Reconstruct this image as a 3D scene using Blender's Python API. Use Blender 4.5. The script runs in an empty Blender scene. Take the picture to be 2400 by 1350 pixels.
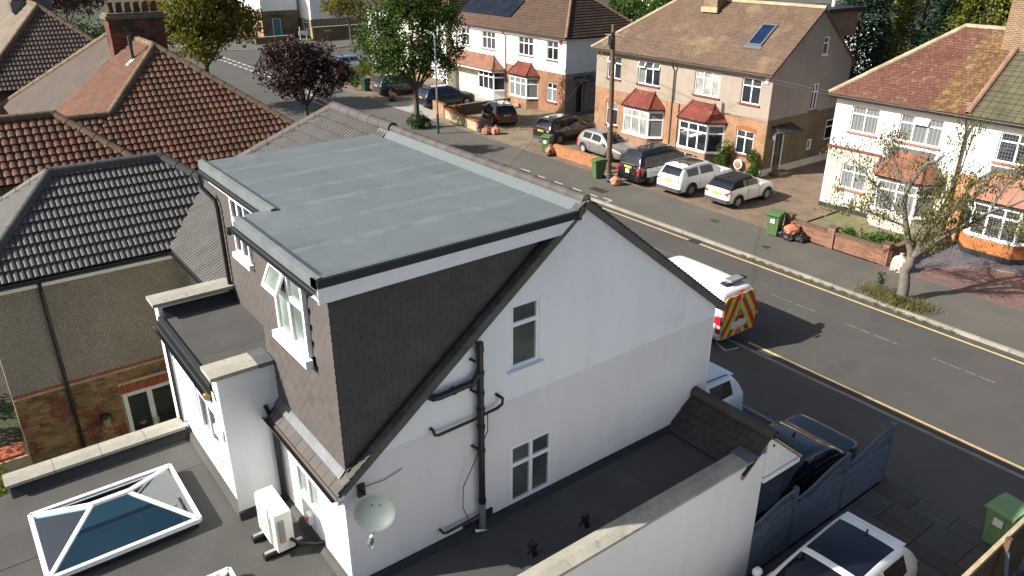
import bpy, bmesh, math, random
from mathutils import Vector as V, Matrix, Euler, noise as mnoise
random.seed(7)
R = math.radians
S = bpy.context.scene
COL = S.collection

# ------------------------------------------------------------------ camera, sky, sun, exposure
PITCH, YAW, ROLL = R(24.33), R(37.25), R(0.15)
fwd = V((-math.cos(YAW)*math.cos(PITCH), math.sin(YAW)*math.cos(PITCH), -math.sin(PITCH)))
rgt = fwd.cross(V((0, 0, 1))).normalized(); upv = rgt.cross(fwd)
c, s = math.cos(ROLL), math.sin(ROLL)
rgt, upv = c*rgt + s*upv, -s*rgt + c*upv
cam = bpy.data.cameras.new('camera'); cam.lens = 1815/2400*36; cam.sensor_width = 36
cam.clip_start = 0.1; cam.clip_end = 1500
co = bpy.data.objects.new('camera', cam); COL.objects.link(co)
m = Matrix((rgt, upv, -fwd)).transposed().to_4x4(); m.translation = (0, 0, 12); co.matrix_world = m
S.camera = co
SUN_AZ, SUN_EL = R(25), R(33)            # the light travels towards +Y, turned 25 degrees to +X
sd = V((math.sin(SUN_AZ)*math.cos(SUN_EL), math.cos(SUN_AZ)*math.cos(SUN_EL), -math.sin(SUN_EL)))
w = bpy.data.worlds.new('World'); S.world = w; w.use_nodes = True
nt = w.node_tree; bg = nt.nodes['Background']
sky = nt.nodes.new('ShaderNodeTexSky'); sky.sky_type = 'NISHITA'; sky.sun_disc = False
sky.sun_elevation = SUN_EL; sky.sun_rotation = math.atan2(-sd.x, -sd.y)
sky.air_density = 1.0; sky.dust_density = 2.5; sky.ozone_density = 0.6
nt.links.new(sky.outputs[0], bg.inputs[0]); bg.inputs[1].default_value = 0.066
sl = bpy.data.lights.new('sun', 'SUN'); sl.energy = 4.8; sl.angle = R(0.53); sl.color = (1, .95, .86)
so = bpy.data.objects.new('sun', sl); COL.objects.link(so)
so.rotation_euler = sd.to_track_quat('-Z', 'Y').to_euler(); so.location = (0, -40, 60)
S.view_settings.view_transform = 'Standard'; S.view_settings.look = 'None'
S.view_settings.exposure = 1.0; S.view_settings.gamma = 1
S.view_settings.use_curve_mapping = False
S.render.resolution_x, S.render.resolution_y = 1024, 576

# ------------------------------------------------------------------ mesh builder
class MB:
    def __init__(s): s.v = []; s.f = []; s.m = None
    def add(s, verts, faces):
        o = len(s.v); s.v += [tuple(p) for p in verts]; s.f += [tuple(i+o for i in f) for f in faces]; return s
    def box(s, x0, x1, y0, y1, z0, z1):
        return s.add([(x0,y0,z0),(x1,y0,z0),(x1,y1,z0),(x0,y1,z0),(x0,y0,z1),(x1,y0,z1),(x1,y1,z1),(x0,y1,z1)],
                     [(0,3,2,1),(4,5,6,7),(0,1,5,4),(1,2,6,5),(2,3,7,6),(3,0,4,7)])
    def join(s, o, mat=None):
        return s.add([mat @ V(p) for p in o.v] if mat is not None else o.v, o.f)
    def prism(s, pts, d):          # planar polygon (3D points) pushed along d
        n = len(pts); d = V(d); a = [V(p) for p in pts]
        return s.add(a + [p+d for p in a], [tuple(range(n))[::-1], tuple(range(n, 2*n))] + [(i, (i+1) % n, n+(i+1) % n, n+i) for i in range(n)])
    def beam(s, a, b, w, h, up=(0,0,1)):   # rectangular bar from a to b, w sideways, h along up (centred)
        a, b = V(a), V(b); d = (b-a).normalized(); up = V(up)
        sx = d.cross(up).normalized()*w/2; sy = sx.cross(d).normalized()*h/2
        return s.add([a-sx-sy, a+sx-sy, a+sx+sy, a-sx+sy, b-sx-sy, b+sx-sy, b+sx+sy, b-sx+sy],
                     [(3,2,1,0),(4,5,6,7),(0,1,5,4),(1,2,6,5),(2,3,7,6),(3,0,4,7)])
    def tube(s, pts, r, n=8, cap=True):
        pts = [V(p) for p in pts]; rs = r if isinstance(r, (list, tuple)) else [r]*len(pts)
        o = len(s.v); u = None
        for i, p in enumerate(pts):
            d = ((pts[min(i+1, len(pts)-1)]) - (pts[max(i-1, 0)])).normalized()
            if u is None: u = d.cross(V((0,0,1)) if abs(d.z) < .9 else V((1,0,0))).normalized()
            else: u = (u - d*u.dot(d)).normalized()
            vv = d.cross(u)
            s.v += [tuple(p + (u*math.cos(2*math.pi*k/n) + vv*math.sin(2*math.pi*k/n))*rs[i]) for k in range(n)]
        for i in range(len(pts)-1):
            for k in range(n):
                a, b = o+i*n+k, o+i*n+(k+1) % n
                s.f.append((a, b, b+n, a+n))
        if cap: s.f.append(tuple(o+k for k in range(n))[::-1]); s.f.append(tuple(o+(len(pts)-1)*n+k for k in range(n)))
        return s
    def lathe(s, prof, n=16, mat=None):    # profile (r, z) turned about z
        o = len(s.v); mt = mat or Matrix()
        for (r, z) in prof:
            s.v += [tuple(mt @ V((r*math.cos(2*math.pi*k/n), r*math.sin(2*math.pi*k/n), z))) for k in range(n)]
        for i in range(len(prof)-1):
            for k in range(n):
                a, b = o+i*n+k, o+i*n+(k+1) % n
                s.f.append((a, b, b+n, a+n))
        s.f.append(tuple(o+k for k in range(n))[::-1]); s.f.append(tuple(o+(len(prof)-1)*n+k for k in range(n)))
        return s
    def mesh(s, name, smooth=None, fix=False):
        if s.m: return s.m
        me = bpy.data.meshes.new(name); me.from_pydata(s.v, [], s.f)
        if fix:
            bm = bmesh.new(); bm.from_mesh(me); bmesh.ops.recalc_face_normals(bm, faces=bm.faces[:]); bm.to_mesh(me); bm.free()
        if smooth is not None:
            me.polygons.foreach_set('use_smooth', [True]*len(me.polygons))
            if smooth < 180: me.set_sharp_from_angle(angle=R(smooth))
        me.update(); s.m = me; return me

VARIANT = {}
def setmat(me, mat):
    if not me.materials: me.materials.append(mat)

def obj(name, mb, mat, parent=None, mtx=None, smooth=None, fix=True):
    me = mb.mesh(name, smooth, fix) if isinstance(mb, MB) else mb
    if me.materials and me.materials[0] != mat:      # one shared mesh per material
        k = (me.name, mat.name)
        if k not in VARIANT: q = me.copy(); q.materials.clear(); q.materials.append(mat); VARIANT[k] = q
        me = VARIANT[k]
    setmat(me, mat)
    o = bpy.data.objects.new(name, me); COL.objects.link(o)
    if parent is not None: o.parent = parent
    org = V(parent['org']) if parent is not None and 'org' in parent.keys() else V((0,0,0))
    o.matrix_local = Matrix.Translation(-org) @ (mtx or Matrix())
    return o

def tag(o, label, cat, group=None):
    o['label'] = label; o['category'] = cat
    if group: o['group'] = group
    return o
def thing(name, label, cat, loc=(0,0,0), rz=0, group=None, world=False):
    # world=True: parts are given in world coordinates; else in the thing's own frame
    o = bpy.data.objects.new(name, None); COL.objects.link(o); o.empty_display_size = .2
    o.location = loc; o.rotation_euler = (0, 0, rz)
    if world: o['org'] = tuple(loc)
    return tag(o, label, cat, group)
def struct(name, mb, mat, smooth=None):
    o = obj(name, mb, mat, smooth=smooth); o['kind'] = 'structure'; return o
def stuff(o): o['kind'] = 'stuff'; return o

def pieces(parent, name, items, mat, limit=300, rest=None, smooth=None):
    """items: list of (MB, matrix, size key). The largest become objects of their own, the rest one joined mesh."""
    items = sorted(items, key=lambda t: -t[2]) if len(items) > limit else items
    for mb, mt, k in items[:limit]:
        obj(name, mb, mat, parent, mt, smooth=smooth)
    if len(items) > limit:
        big = MB()
        for mb, mt, k in items[limit:]: big.join(mb, mt)
        stuff(obj(rest or name + '_field', big, mat, parent, smooth=smooth))

def children_copy(o, parent=None):
    cp = o.copy(); COL.objects.link(cp); cp.parent = parent
    for ch in o.children: children_copy(ch, cp)
    return cp

# ------------------------------------------------------------------ materials
MATS = {}
class NB:
    def __init__(s, name):
        s.mat = bpy.data.materials.new(name); s.mat.use_nodes = True; s.t = s.mat.node_tree
        s.b = s.t.nodes['Principled BSDF']; s.p = s.n('NewGeometry').outputs['Position']
    def n(s, k, **kw):
        x = s.t.nodes.new('ShaderNode' + k)
        for a, b in kw.items(): setattr(x, a, b)
        return x
    def l(s, a, b): s.t.links.new(a, b)
    def noise(s, scale, detail=3, vec=None, rough=.55):
        x = s.n('TexNoise'); x.inputs['Scale'].default_value = scale; x.inputs['Detail'].default_value = detail
        x.inputs['Roughness'].default_value = rough
        s.l(vec if vec is not None else s.p, x.inputs['Vector']); return x.outputs['Fac']
    def ramp(s, fac, a, b, ca=(0,0,0,1), cb=(1,1,1,1)):
        x = s.n('ValToRGB'); e = x.color_ramp.elements; e[0].position = a; e[1].position = b; e[0].color = ca; e[1].color = cb
        s.l(fac, x.inputs[0]); return x.outputs[0]
    def math(s, op, a, b=None, clamp=False):
        x = s.n('Math', operation=op, use_clamp=clamp)
        for i, q in enumerate((a, b)):
            if q is None: continue
            if isinstance(q, (int, float)): x.inputs[i].default_value = q
            else: s.l(q, x.inputs[i])
        return x.outputs[0]
    def mix(s, fac, a, b, mode='MIX'):
        x = s.n('Mix', data_type='RGBA', blend_type=mode)
        for i, q in ((0, fac), (6, a), (7, b)):
            if isinstance(q, (int, float)): x.inputs[i].default_value = q
            elif isinstance(q, (tuple, list)): x.inputs[i].default_value = (*q[:3], 1)
            else: s.l(q, x.inputs[i])
        return x.outputs[2]
    def bump(s, h, strength=.4, dist=.02):
        x = s.n('Bump'); x.inputs['Strength'].default_value = strength; x.inputs['Distance'].default_value = dist
        s.l(h, x.inputs['Height']); s.l(x.outputs[0], s.b.inputs['Normal'])
    def sep(s):
        x = s.n('SeparateXYZ'); s.l(s.p, x.inputs[0]); return x.outputs
    def comb(s, a, b, c_=0.):
        x = s.n('CombineXYZ')
        for i, q in enumerate((a, b, c_)):
            if isinstance(q, (int, float)): x.inputs[i].default_value = q
            else: s.l(q, x.inputs[i])
        return x.outputs[0]
def sc(cl, k): return tuple(min(1, max(0, q*k)) for q in cl)
def _finish(nb, col, rough, metal, spec, var, scale, fine, rnd, patch, streak=0):
    f = nb.ramp(nb.noise(scale, 4), .3, .7)
    cc = nb.mix(f, sc(col, 1-var), sc(col, 1+var)) if not hasattr(col, 'node') else col
    if patch:
        for pc, ps, lo, hi in patch:
            cc = nb.mix(nb.ramp(nb.noise(ps, 5, rough=.65), lo, hi), cc, pc)
    if fine:
        cc = nb.mix(1., cc, nb.ramp(nb.noise(fine[0], 2), .25, .75, (1-fine[1],)*3 + (1,), (1+fine[1],)*3 + (1,)), 'MULTIPLY')
    if streak:
        o = nb.sep(); vv = nb.comb(nb.math('ADD', o[0], o[1]), nb.math('MULTIPLY', o[2], .12))
        cc = nb.mix(1., cc, nb.ramp(nb.noise(3.5, 4, vv), .35, .75, (1,1,1,1), (1-streak,)*3 + (1,)), 'MULTIPLY')
    if rnd:
        oi = nb.n('ObjectInfo').outputs['Random']
        cc = nb.mix(1., cc, nb.ramp(oi, 0, 1, (1-rnd, 1-rnd*1.05, 1-rnd*1.1, 1), (1+rnd, 1+rnd, 1+rnd, 1)), 'MULTIPLY')
    nb.l(cc, nb.b.inputs['Base Color'])
    nb.b.inputs['Roughness'].default_value = rough; nb.b.inputs['Metallic'].default_value = metal
    nb.b.inputs['Specular IOR Level'].default_value = spec
    return cc
def M(name, col, rough=.8, metal=0, spec=.4, var=.1, scale=1.5, fine=None, rnd=0, patch=None, bump=None, streak=0):
    if name in MATS: return MATS[name]
    nb = NB(name); _finish(nb, col, rough, metal, spec, var, scale, fine, rnd, patch, streak)
    if bump: nb.bump(nb.noise(bump[0], 4), bump[1], bump[2] if len(bump) > 2 else .01)
    MATS[name] = nb.mat; return nb.mat
def MBrick(name, c1, c2, mortar, bw=.225, bh=.075, mw=.012, axis='xy', vs=1., offset=.5, bump=.5, patch=None, rough=.85, var2=.25, streak=.15):
    if name in MATS: return MATS[name]
    nb = NB(name); o = nb.sep()
    u = {'x': o[0], 'y': o[1]}.get(axis) if axis in 'xy' and len(axis) == 1 else nb.math('ADD', o[0], o[1])
    vec = nb.comb(u, nb.math('MULTIPLY', o[2], vs))
    bt = nb.n('TexBrick', offset=offset); nb.l(vec, bt.inputs['Vector'])
    bt.inputs['Color1'].default_value = (*c1, 1); bt.inputs['Color2'].default_value = (*c2, 1); bt.inputs['Mortar'].default_value = (*mortar, 1)
    bt.inputs['Scale'].default_value = 1; bt.inputs['Brick Width'].default_value = bw; bt.inputs['Row Height'].default_value = bh
    bt.inputs['Mortar Size'].default_value = mw; bt.inputs['Mortar Smooth'].default_value = .2; bt.inputs['Bias'].default_value = 0
    f = nb.noise(1.2, 4)
    cc = nb.mix(1., bt.outputs['Color'], nb.ramp(f, .3, .7, (1-var2,)*3 + (1,), (1+var2*.6,)*3 + (1,)), 'MULTIPLY')
    _finish(nb, cc, rough, 0, .3, 0, 1, (25, .12), 0, patch, streak)
    nb.bump(nb.math('ADD', nb.math('MULTIPLY', bt.outputs['Fac'], -1.), nb.math('MULTIPLY', nb.noise(40), .3)), bump, .012)
    MATS[name] = nb.mat; return nb.mat
def MGlass(name, col=(.02,.025,.03), rough=.04, grid=None, folds=None):
    if name in MATS: return MATS[name]
    nb = NB(name); o = nb.sep(); u = nb.math('ADD', o[0], o[1])
    cc = nb.mix(nb.ramp(nb.noise(1.1, 3), .35, .7), sc(col, .55), sc(col, 1.5))
    if folds:
        wv = nb.math('SINE', nb.math('ADD', nb.math('MULTIPLY', u, folds), nb.math('MULTIPLY', nb.noise(1.5), 2)))
        cc = nb.mix(nb.ramp(wv, 0, 1), sc(col, .7), sc(col, 1.15))
    if grid:
        bt = nb.n('TexBrick', offset=0); nb.l(nb.comb(u, o[2]), bt.inputs['Vector'])
        bt.inputs['Scale'].default_value = 1; bt.inputs['Brick Width'].default_value = grid[0]; bt.inputs['Row Height'].default_value = grid[1]
        bt.inputs['Mortar Size'].default_value = .011; bt.inputs['Mortar'].default_value = (1,1,1,1)
        bt.inputs['Color1'].default_value = bt.inputs['Color2'].default_value = (0,0,0,1)
        cc = nb.mix(nb.math('MULTIPLY', bt.outputs['Fac'], .55), cc, (.2, .21, .22))
    nb.l(cc, nb.b.inputs['Base Color']); nb.b.inputs['Roughness'].default_value = rough
    nb.b.inputs['Specular IOR Level'].default_value = .6
    MATS[name] = nb.mat; return nb.mat
def MFlat(name, col, rough=.4, metal=0, spec=.5, coat=0):
    if name in MATS: return MATS[name]
    nb = NB(name); cc = nb.mix(nb.ramp(nb.noise(2.5, 4), .3, .7), sc(col, .93), sc(col, 1.06)); nb.l(cc, nb.b.inputs['Base Color'])
    nb.b.inputs['Roughness'].default_value = rough; nb.b.inputs['Metallic'].default_value = metal
    nb.b.inputs['Specular IOR Level'].default_value = spec; nb.b.inputs['Coat Weight'].default_value = coat
    nb.b.inputs['Coat Roughness'].default_value = .04
    MATS[name] = nb.mat; return nb.mat
def MPaint(name, col, metal=0, rough=.32):
    return MFlat(name, col, rough, metal, .5, .8)
def MLeaf(name, cols, trans=.25):
    nb = NB(name)
    a = nb.mix(nb.ramp(nb.noise(.9, 2), .35, .65), cols[0], cols[1])
    a = nb.mix(nb.ramp(nb.noise(7, 2), .45, .62), a, cols[2])
    nb.l(a, nb.b.inputs['Base Color']); nb.b.inputs['Roughness'].default_value = .55; nb.b.inputs['Specular IOR Level'].default_value = .25
    tr = nb.n('BsdfTranslucent'); nb.l(a, tr.inputs[0]); mx = nb.n('MixShader'); mx.inputs[0].default_value = trans
    out = nb.t.nodes['Material Output']; nb.l(nb.b.outputs[0], mx.inputs[1]); nb.l(tr.outputs[0], mx.inputs[2]); nb.l(mx.outputs[0], out.inputs[0])
    return nb.mat

asphalt = M('road_asphalt', (0.0735,0.0686,0.0627), .9, var=.12, scale=.5, fine=(60,.25), bump=(150,.5,.006), patch=[((.0616,.0581,.0546), .25, .5, .6), ((.1056,.1012,.0924), 1.5, .62, .8)])
pave_m = M('footway_asphalt', (0.0947,0.0883,0.0748), .92, var=.12, scale=.4, fine=(50,.22), bump=(140,.4,.006), patch=[((.0833,.0784,.0686), .6, .5, .65)])
conc = M('concrete_pale', (.336,.32,.272), .85, var=.12, scale=2, fine=(30,.12), patch=[((.2,.192,.16), 4, .58, .75)], bump=(60,.3), streak=.15)
kerb_m = M('kerb_concrete', (.272,.248,.208), .88, var=.15, scale=1.5, fine=(35,.2), rnd=.1, patch=[((.16,.144,.112), 3, .55, .7)], bump=(60,.3))
yellow_paint = M('yellow_road_paint', (.58,.43,.2), .75, var=.1, scale=4, patch=[((.2,.18,.13), 9, .58, .7)])
white_paint = M('white_road_paint', (.55,.54,.5), .75, var=.1, scale=4, patch=[((.13,.125,.11), 8, .52, .66)])
faint_paint = M('worn_white_road_paint', (.2,.195,.18), .8, var=.1, scale=4, patch=[((.1,.095,.088), 7, .46, .6)])
soil = M('garden_soil', (.045,.04,.028), .95, var=.3, scale=.7, fine=(20,.3), patch=[((.04,.06,.02), .5, .45, .6)], bump=(15,.8,.05))
lawn = M('dry_lawn', (.16,.14,.075), .95, var=.15, scale=2, fine=(40,.3), patch=[((.07,.11,.025), .9, .5, .6)], bump=(80,.6,.02))
white_r = M('white_render', (.85,.86,.87), .85, var=.03, scale=.6, fine=(90,.035), bump=(14,.1,.01), streak=.045, patch=[((.74,.74,.73), .9, .56, .85)])
grey_r = M('grey_white_render', (.76,.74,.735), .88, var=.035, scale=.6, fine=(90,.035), bump=(14,.12,.01), streak=.05, patch=[((.66,.64,.625), .8, .55, .85)])
white_far = M('white_painted_render', (.82,.81,.79), .85, var=.03, scale=1, fine=(40,.04), bump=(90,.2,.006), streak=.06)
upvc = MFlat('white_plastic', (.82,.83,.84), .35)
felt = M('blue_grey_roof_felt', (.105,.1246,.1337), .86, var=.07, scale=.7, fine=(80,.14), patch=[((.135,.15,.152), .9, .52, .75), ((.085,.098,.104), 1.7, .6, .72)], bump=(200,.35,.004), rnd=.03)
felt_d = M('charcoal_roof_felt', (0.0630,0.0613,0.0588), .85, var=.14, scale=1.1, fine=(60,.2), patch=[((.06,.051,.036), 1.8, .58, .75)], bump=(180,.35,.004), rnd=.06)
felt_edge = M('dark_felt_upstand', (.0196,.0217,.0252), .7, var=.15, scale=2, fine=(60,.15), bump=(90,.2))
slate_m = M('brown_grey_slate', (0.0727,0.0633,0.0607), .72, var=.1, scale=3, rnd=.1, fine=(60,.1), bump=(60,.15))
dtile = M('grey_brown_roof_tile', (.0837,.0775,.0744), .62, var=.08, scale=2, rnd=.12, fine=(30,.14), bump=(80,.12), patch=[((.124,.1178,.1054), 5, .64, .8)])
otile = M('rust_red_roof_tile', (0.1248,0.0514,0.0287), .75, var=.18, scale=1.4, rnd=.22, fine=(25,.2), patch=[((0.0924,0.0630,0.0336), 1.6, .48, .66), ((0.1932,0.0840,0.0462), 5, .6, .8)], bump=(70,.2))
otile2 = M('salmon_red_roof_tile', (0.1322,0.0538,0.0333), .78, var=.16, scale=1.2, rnd=.14, fine=(25,.14), patch=[((0.0979,0.0605,0.0346), 1.4, .48, .66)], bump=(70,.2))
orid = M('weathered_brown_ridge_tile', (.14,.0945,.056), .8, var=.2, scale=3, rnd=.12, fine=(20,.2), patch=[((.196,.126,.0315), 5, .62, .74)], bump=(40,.3))
btile = M('brown_roof_tile', (.084,.06,.048), .75, var=.15, scale=1.5, rnd=.2, fine=(25,.2), patch=[((.136,.116,.1), 4, .58, .75)], bump=(70,.2))
worn = M('lichen_grey_pink_tile', (0.0830,0.0584,0.0461), .85, var=.15, scale=1.1, rnd=.12, fine=(20,.18), patch=[((0.0615,0.0538,0.0461), 1.0, .42, .58), ((0.1153,0.1076,0.0961), 3, .6, .75)], bump=(50,.2))
lead = M('lead_flashing', (0.1200,0.1320,0.1440), .5, .3, var=.15, scale=5, patch=[((0.1800,0.1860,0.1860), 9, .55, .75)])
blackp = MFlat('black_plastic', (.012,.012,.013), .35)
brownp = MFlat('brown_plastic', (.06,.045,.038), .4)
mortar = M('lime_mortar', (.36,.3,.2), .9, var=.2, scale=6, fine=(30,.2))
glass_d = MGlass('dark_window_glass')
glass_l = MGlass('leaded_window_glass', (.02,.022,.03), grid=(.11,.14))
glass_c = MGlass('net_curtain_window', (.2,.21,.21), .12, folds=38)
glass_b = MGlass('blind_window', (.3,.31,.29), .15)
glass_f = MGlass('frosted_window', (.2,.25,.235), .2)
glass_g = MGlass('obscure_green_grey_window', (.085,.092,.085), .12)
# ------------------------------------------------------------------ building helpers
def WM(o, u, n):
    u, n = V(u), V(n); z = V((0,0,1))
    mt = Matrix((u, n, z)).transposed().to_4x4(); mt.translation = V(o); return mt
def clip2(poly, a, b, c_):          # keep a*x+b*y <= c
    out = []
    for i, p in enumerate(poly):
        q = poly[(i+1) % len(poly)]; dp = a*p[0]+b*p[1]-c_; dq = a*q[0]+b*q[1]-c_
        if dp <= 1e-9: out.append(p)
        if (dp < -1e-9 and dq > 1e-9) or (dp > 1e-9 and dq < -1e-9):
            t = dp/(dp-dq); out.append((p[0]+(q[0]-p[0])*t, p[1]+(q[1]-p[1])*t))
    return out
def area2(p): return abs(sum(p[i][0]*p[(i+1) % len(p)][1]-p[(i+1) % len(p)][0]*p[i][1] for i in range(len(p))))/2 if len(p) > 2 else 0
def wall(parent, name, mat, W, outer, holes=(), reveal=.12):
    """wall sheet in frame W (x along, y outward, z up): outer outline, rectangular openings with reveals"""
    bm = bmesh.new(); eds = []
    def loop(pts):
        vs = [bm.verts.new((p[0], 0, p[1])) for p in pts]
        for i in range(len(vs)): eds.append(bm.edges.new((vs[i], vs[(i+1) % len(vs)])))
    loop(outer)
    for h in holes: loop([(h[0],h[2]),(h[1],h[2]),(h[1],h[3]),(h[0],h[3])])
    bmesh.ops.triangle_fill(bm, use_beauty=True, use_dissolve=False, edges=eds)
    mb = MB(); bm.verts.index_update()
    mb.add([v.co for v in bm.verts], [[v.index for v in f.verts] for f in bm.faces]); bm.free()
    for (a, b, z0, z1) in holes:
        P = [(a,z0),(b,z0),(b,z1),(a,z1)]
        for i in range(4):
            p, q = P[i], P[(i+1) % 4]
            mb.add([(p[0],0,p[1]),(q[0],0,q[1]),(q[0],-reveal,q[1]),(p[0],-reveal,p[1])], [(0,1,2,3)])
    n = len(outer); cu = sum(p[0] for p in outer)/n; cv = sum(p[1] for p in outer)/n
    ins_ = lambda p: (p[0]+(.06 if p[0] < cu else -.06), -.2, p[1]+(.06 if p[1] < cv else -.06))   # splayed returns give the wall its thickness
    for i in range(n):
        p, q = outer[i], outer[(i+1) % n]
        mb.add([(p[0],0,p[1]),(q[0],0,q[1]),ins_(q),ins_(p)], [(0,1,2,3)])
    return obj(name, MB().join(mb, W), mat, parent, fix=False)
def window(parent, W, a, b, z0, z1, cols=2, tr=.3, gt=None, gb=None, d=-.09, fr=.055, frame=None, sill=None, sillw=.1, sillh=.07, widths=None, opens=(), lower=True):
    """casement window: frame part with panes (and sill, open sashes) as its own pieces"""
    gt = gt or glass_d; gb = gb or glass_d; frame = frame or upvc
    f = MB(); t = .07
    f.box(a, b, d-.04, d+t-.04, z0, z0+fr).box(a, b, d-.04, d+t-.04, z1-fr, z1)
    f.box(a, a+fr, d-.04, d+t-.041, z0+fr, z1-fr).box(b-fr, b, d-.04, d+t-.041, z0+fr, z1-fr)
    ws = widths or [1]*cols; tot = sum(ws); xs = [a]
    for q in ws: xs.append(xs[-1]+(b-a)*q/tot)
    zt = z1-(z1-z0)*tr if tr else None
    for x in xs[1:-1]: f.box(x-fr*.6, x+fr*.6, d-.04, d+t-.042, z0+fr, z1-fr)
    if zt: f.box(a+fr, b-fr, d-.04, d+t-.043, zt-fr*.6, zt+fr*.6)
    F = obj('window', MB().join(f, W), frame, parent)
    for i in range(len(ws)):
        x0, x1 = xs[i]+fr*.5, xs[i+1]-fr*.5
        rows = [(z0+fr*.5, (zt or z1)-fr*.5, gb[i] if isinstance(gb, (list, tuple)) else gb)]
        if zt: rows.append((zt+fr*.5, z1-fr*.5, gt[i] if isinstance(gt, (list, tuple)) else gt))
        for k, (p, q, g) in enumerate(rows):
            if k == 1 and i in opens:      # top-hung sash standing open
                hgt = q-p; ang = R(24)
                sm = W @ Matrix.Translation((0, d+.03, q)) @ Matrix.Rotation(ang, 4, 'X')
                sash = MB().box(x0-.03, x1+.03, -.02, .02, -hgt-.03, -hgt+.04).box(x0-.03, x1+.03, -.02, .02, -.04, .02).box(x0-.03, x0+.03, -.02, .019, -hgt+.04, -.04).box(x1-.03, x1+.03, -.02, .019, -hgt+.04, -.04)
                so_ = obj('open_sash', MB().join(sash, sm), frame, F)
                obj('pane', MB().join(MB().box(x0+.02, x1-.02, -.006, .006, -hgt+.03, -.03), sm), g, F)
                obj('pane', MB().join(MB().box(x0, x1, d-.06, d-.05, p, q), W), glass_d, F)
            else: obj('pane', MB().join(MB().box(x0, x1, d-.02, d-.01, p, q), W), g, F)
    if sill: obj('sill', MB().join(MB().box(a-.07, b+.07, d, sillw, z0-sillh, z0-.002), W), sill, F)
    return F
def plane_frame(poly, up=None):
    P = [V(p) for p in poly]; n = V((0,0,0))
    for i in range(len(P)):
        a, b = P[i], P[(i+1) % len(P)]; n += V(((a.y-b.y)*(a.z+b.z), (a.z-b.z)*(a.x+b.x), (a.x-b.x)*(a.y+b.y)))
    n.normalize()
    if n.z < 0: n = -n
    if abs(n.z) > .999: v = V(up or (0,1,0))
    else: v = (V((0,0,1)) - n*n.z).normalized()
    u = v.cross(n); o = P[0]
    mt = Matrix((u, v, n)).transposed().to_4x4(); mt.translation = o
    pts = [((p-o).dot(u), (p-o).dot(v)) for p in P]
    if sum(pts[i][0]*pts[(i+1) % len(pts)][1]-pts[(i+1) % len(pts)][0]*pts[i][1] for i in range(len(pts))) < 0: pts.reverse()
    return mt, pts
def halfplanes(pts):
    out = []
    for i in range(len(pts)):
        p, q = pts[i], pts[(i+1) % len(pts)]; a, b = q[1]-p[1], -(q[0]-p[0]); l = math.hypot(a, b)
        if l > 1e-6: out.append((a/l, b/l, (a*p[0]+b*p[1])/l))
    return out
def courses(parent, name, poly, mat, gauge=.1, lip=.02, lift=.0, kind=None):
    """stepped courses of small tiles on a convex slope: one sheet whose every course overlaps the one below"""
    mt, pts = plane_frame(poly); mb = MB(); b0 = min(p[1] for p in pts); b1 = max(p[1] for p in pts); b = b0
    while b < b1-1e-4:
        q = clip2(clip2(pts, 0, -1, -b), 0, 1, b+gauge)
        if area2(q) > 1e-5:
            top = [(x, y, lift+lip*(1-(y-b)/gauge)) for x, y in q]; mb.add(top, [tuple(range(len(top)))])
            lo = [x for x, y in q if y < b+1e-5]
            if len(lo) > 1:
                x0, x1 = min(lo), max(lo); mb.add([(x0,b,lift+lip),(x1,b,lift+lip),(x1,b,lift-.015),(x0,b,lift-.015)], [(0,1,2,3)])
        b += gauge
    n = len(pts)
    for i in range(n):
        p, q = pts[i], pts[(i+1) % n]; mb.add([(*p, lift), (*q, lift), (*q, lift-.12), (*p, lift-.12)], [(0,1,2,3)])
    mb.add([(*p, lift-.12) for p in pts], [tuple(range(n))])
    return obj(name, MB().join(mb, mt), mat, parent, fix=False)
def roman_tile(w, g, lip=.04, h=.026):
    xs = [0,.025,.07,.13,.2,.29,.36,.4,.425,.5]; xs = [q*w for q in xs] + [(q+.5)*w for q in xs[1:]]
    def zr(x):
        t = (x/(w/2)) % 1.; return h*math.sin(math.pi*min(1, t/.85))**.5 if 0 < t < .85 else 0
    mb = MB(); n = len(xs)
    mb.add([(x,0,zr(x)+lip) for x in xs] + [(x,g+.02,zr(x)-.004) for x in xs] + [(x,.0,zr(x)+lip-.032) for x in xs],
           [(i,i+1,n+i+1,n+i) for i in range(n-1)] + [(2*n+i,2*n+i+1,i+1,i) for i in range(n-1)])
    mb.add([(0,0,lip),(0,g+.02,-.004),(0,g+.02,-.03),(0,0,0)], [(0,1,2,3)]); mb.add([(w,0,lip),(w,g+.02,-.004),(w,g+.02,-.03),(w,0,0)], [(3,2,1,0)])
    return mb
def flat_tile(w, g, t=.012, gap=.004, tilt=.01):
    return MB().add([(gap,0,tilt+t),(w-gap,0,tilt+t),(w-gap,g+.015,t*.4),(gap,g+.015,t*.4),(gap,0,tilt-.004),(w-gap,0,tilt-.004),(w-gap,g+.015,-.006),(gap,g+.015,-.006)],
                    [(0,1,2,3),(4,5,1,0),(5,6,2,1),(7,4,0,3),(7,6,5,4)])
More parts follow.
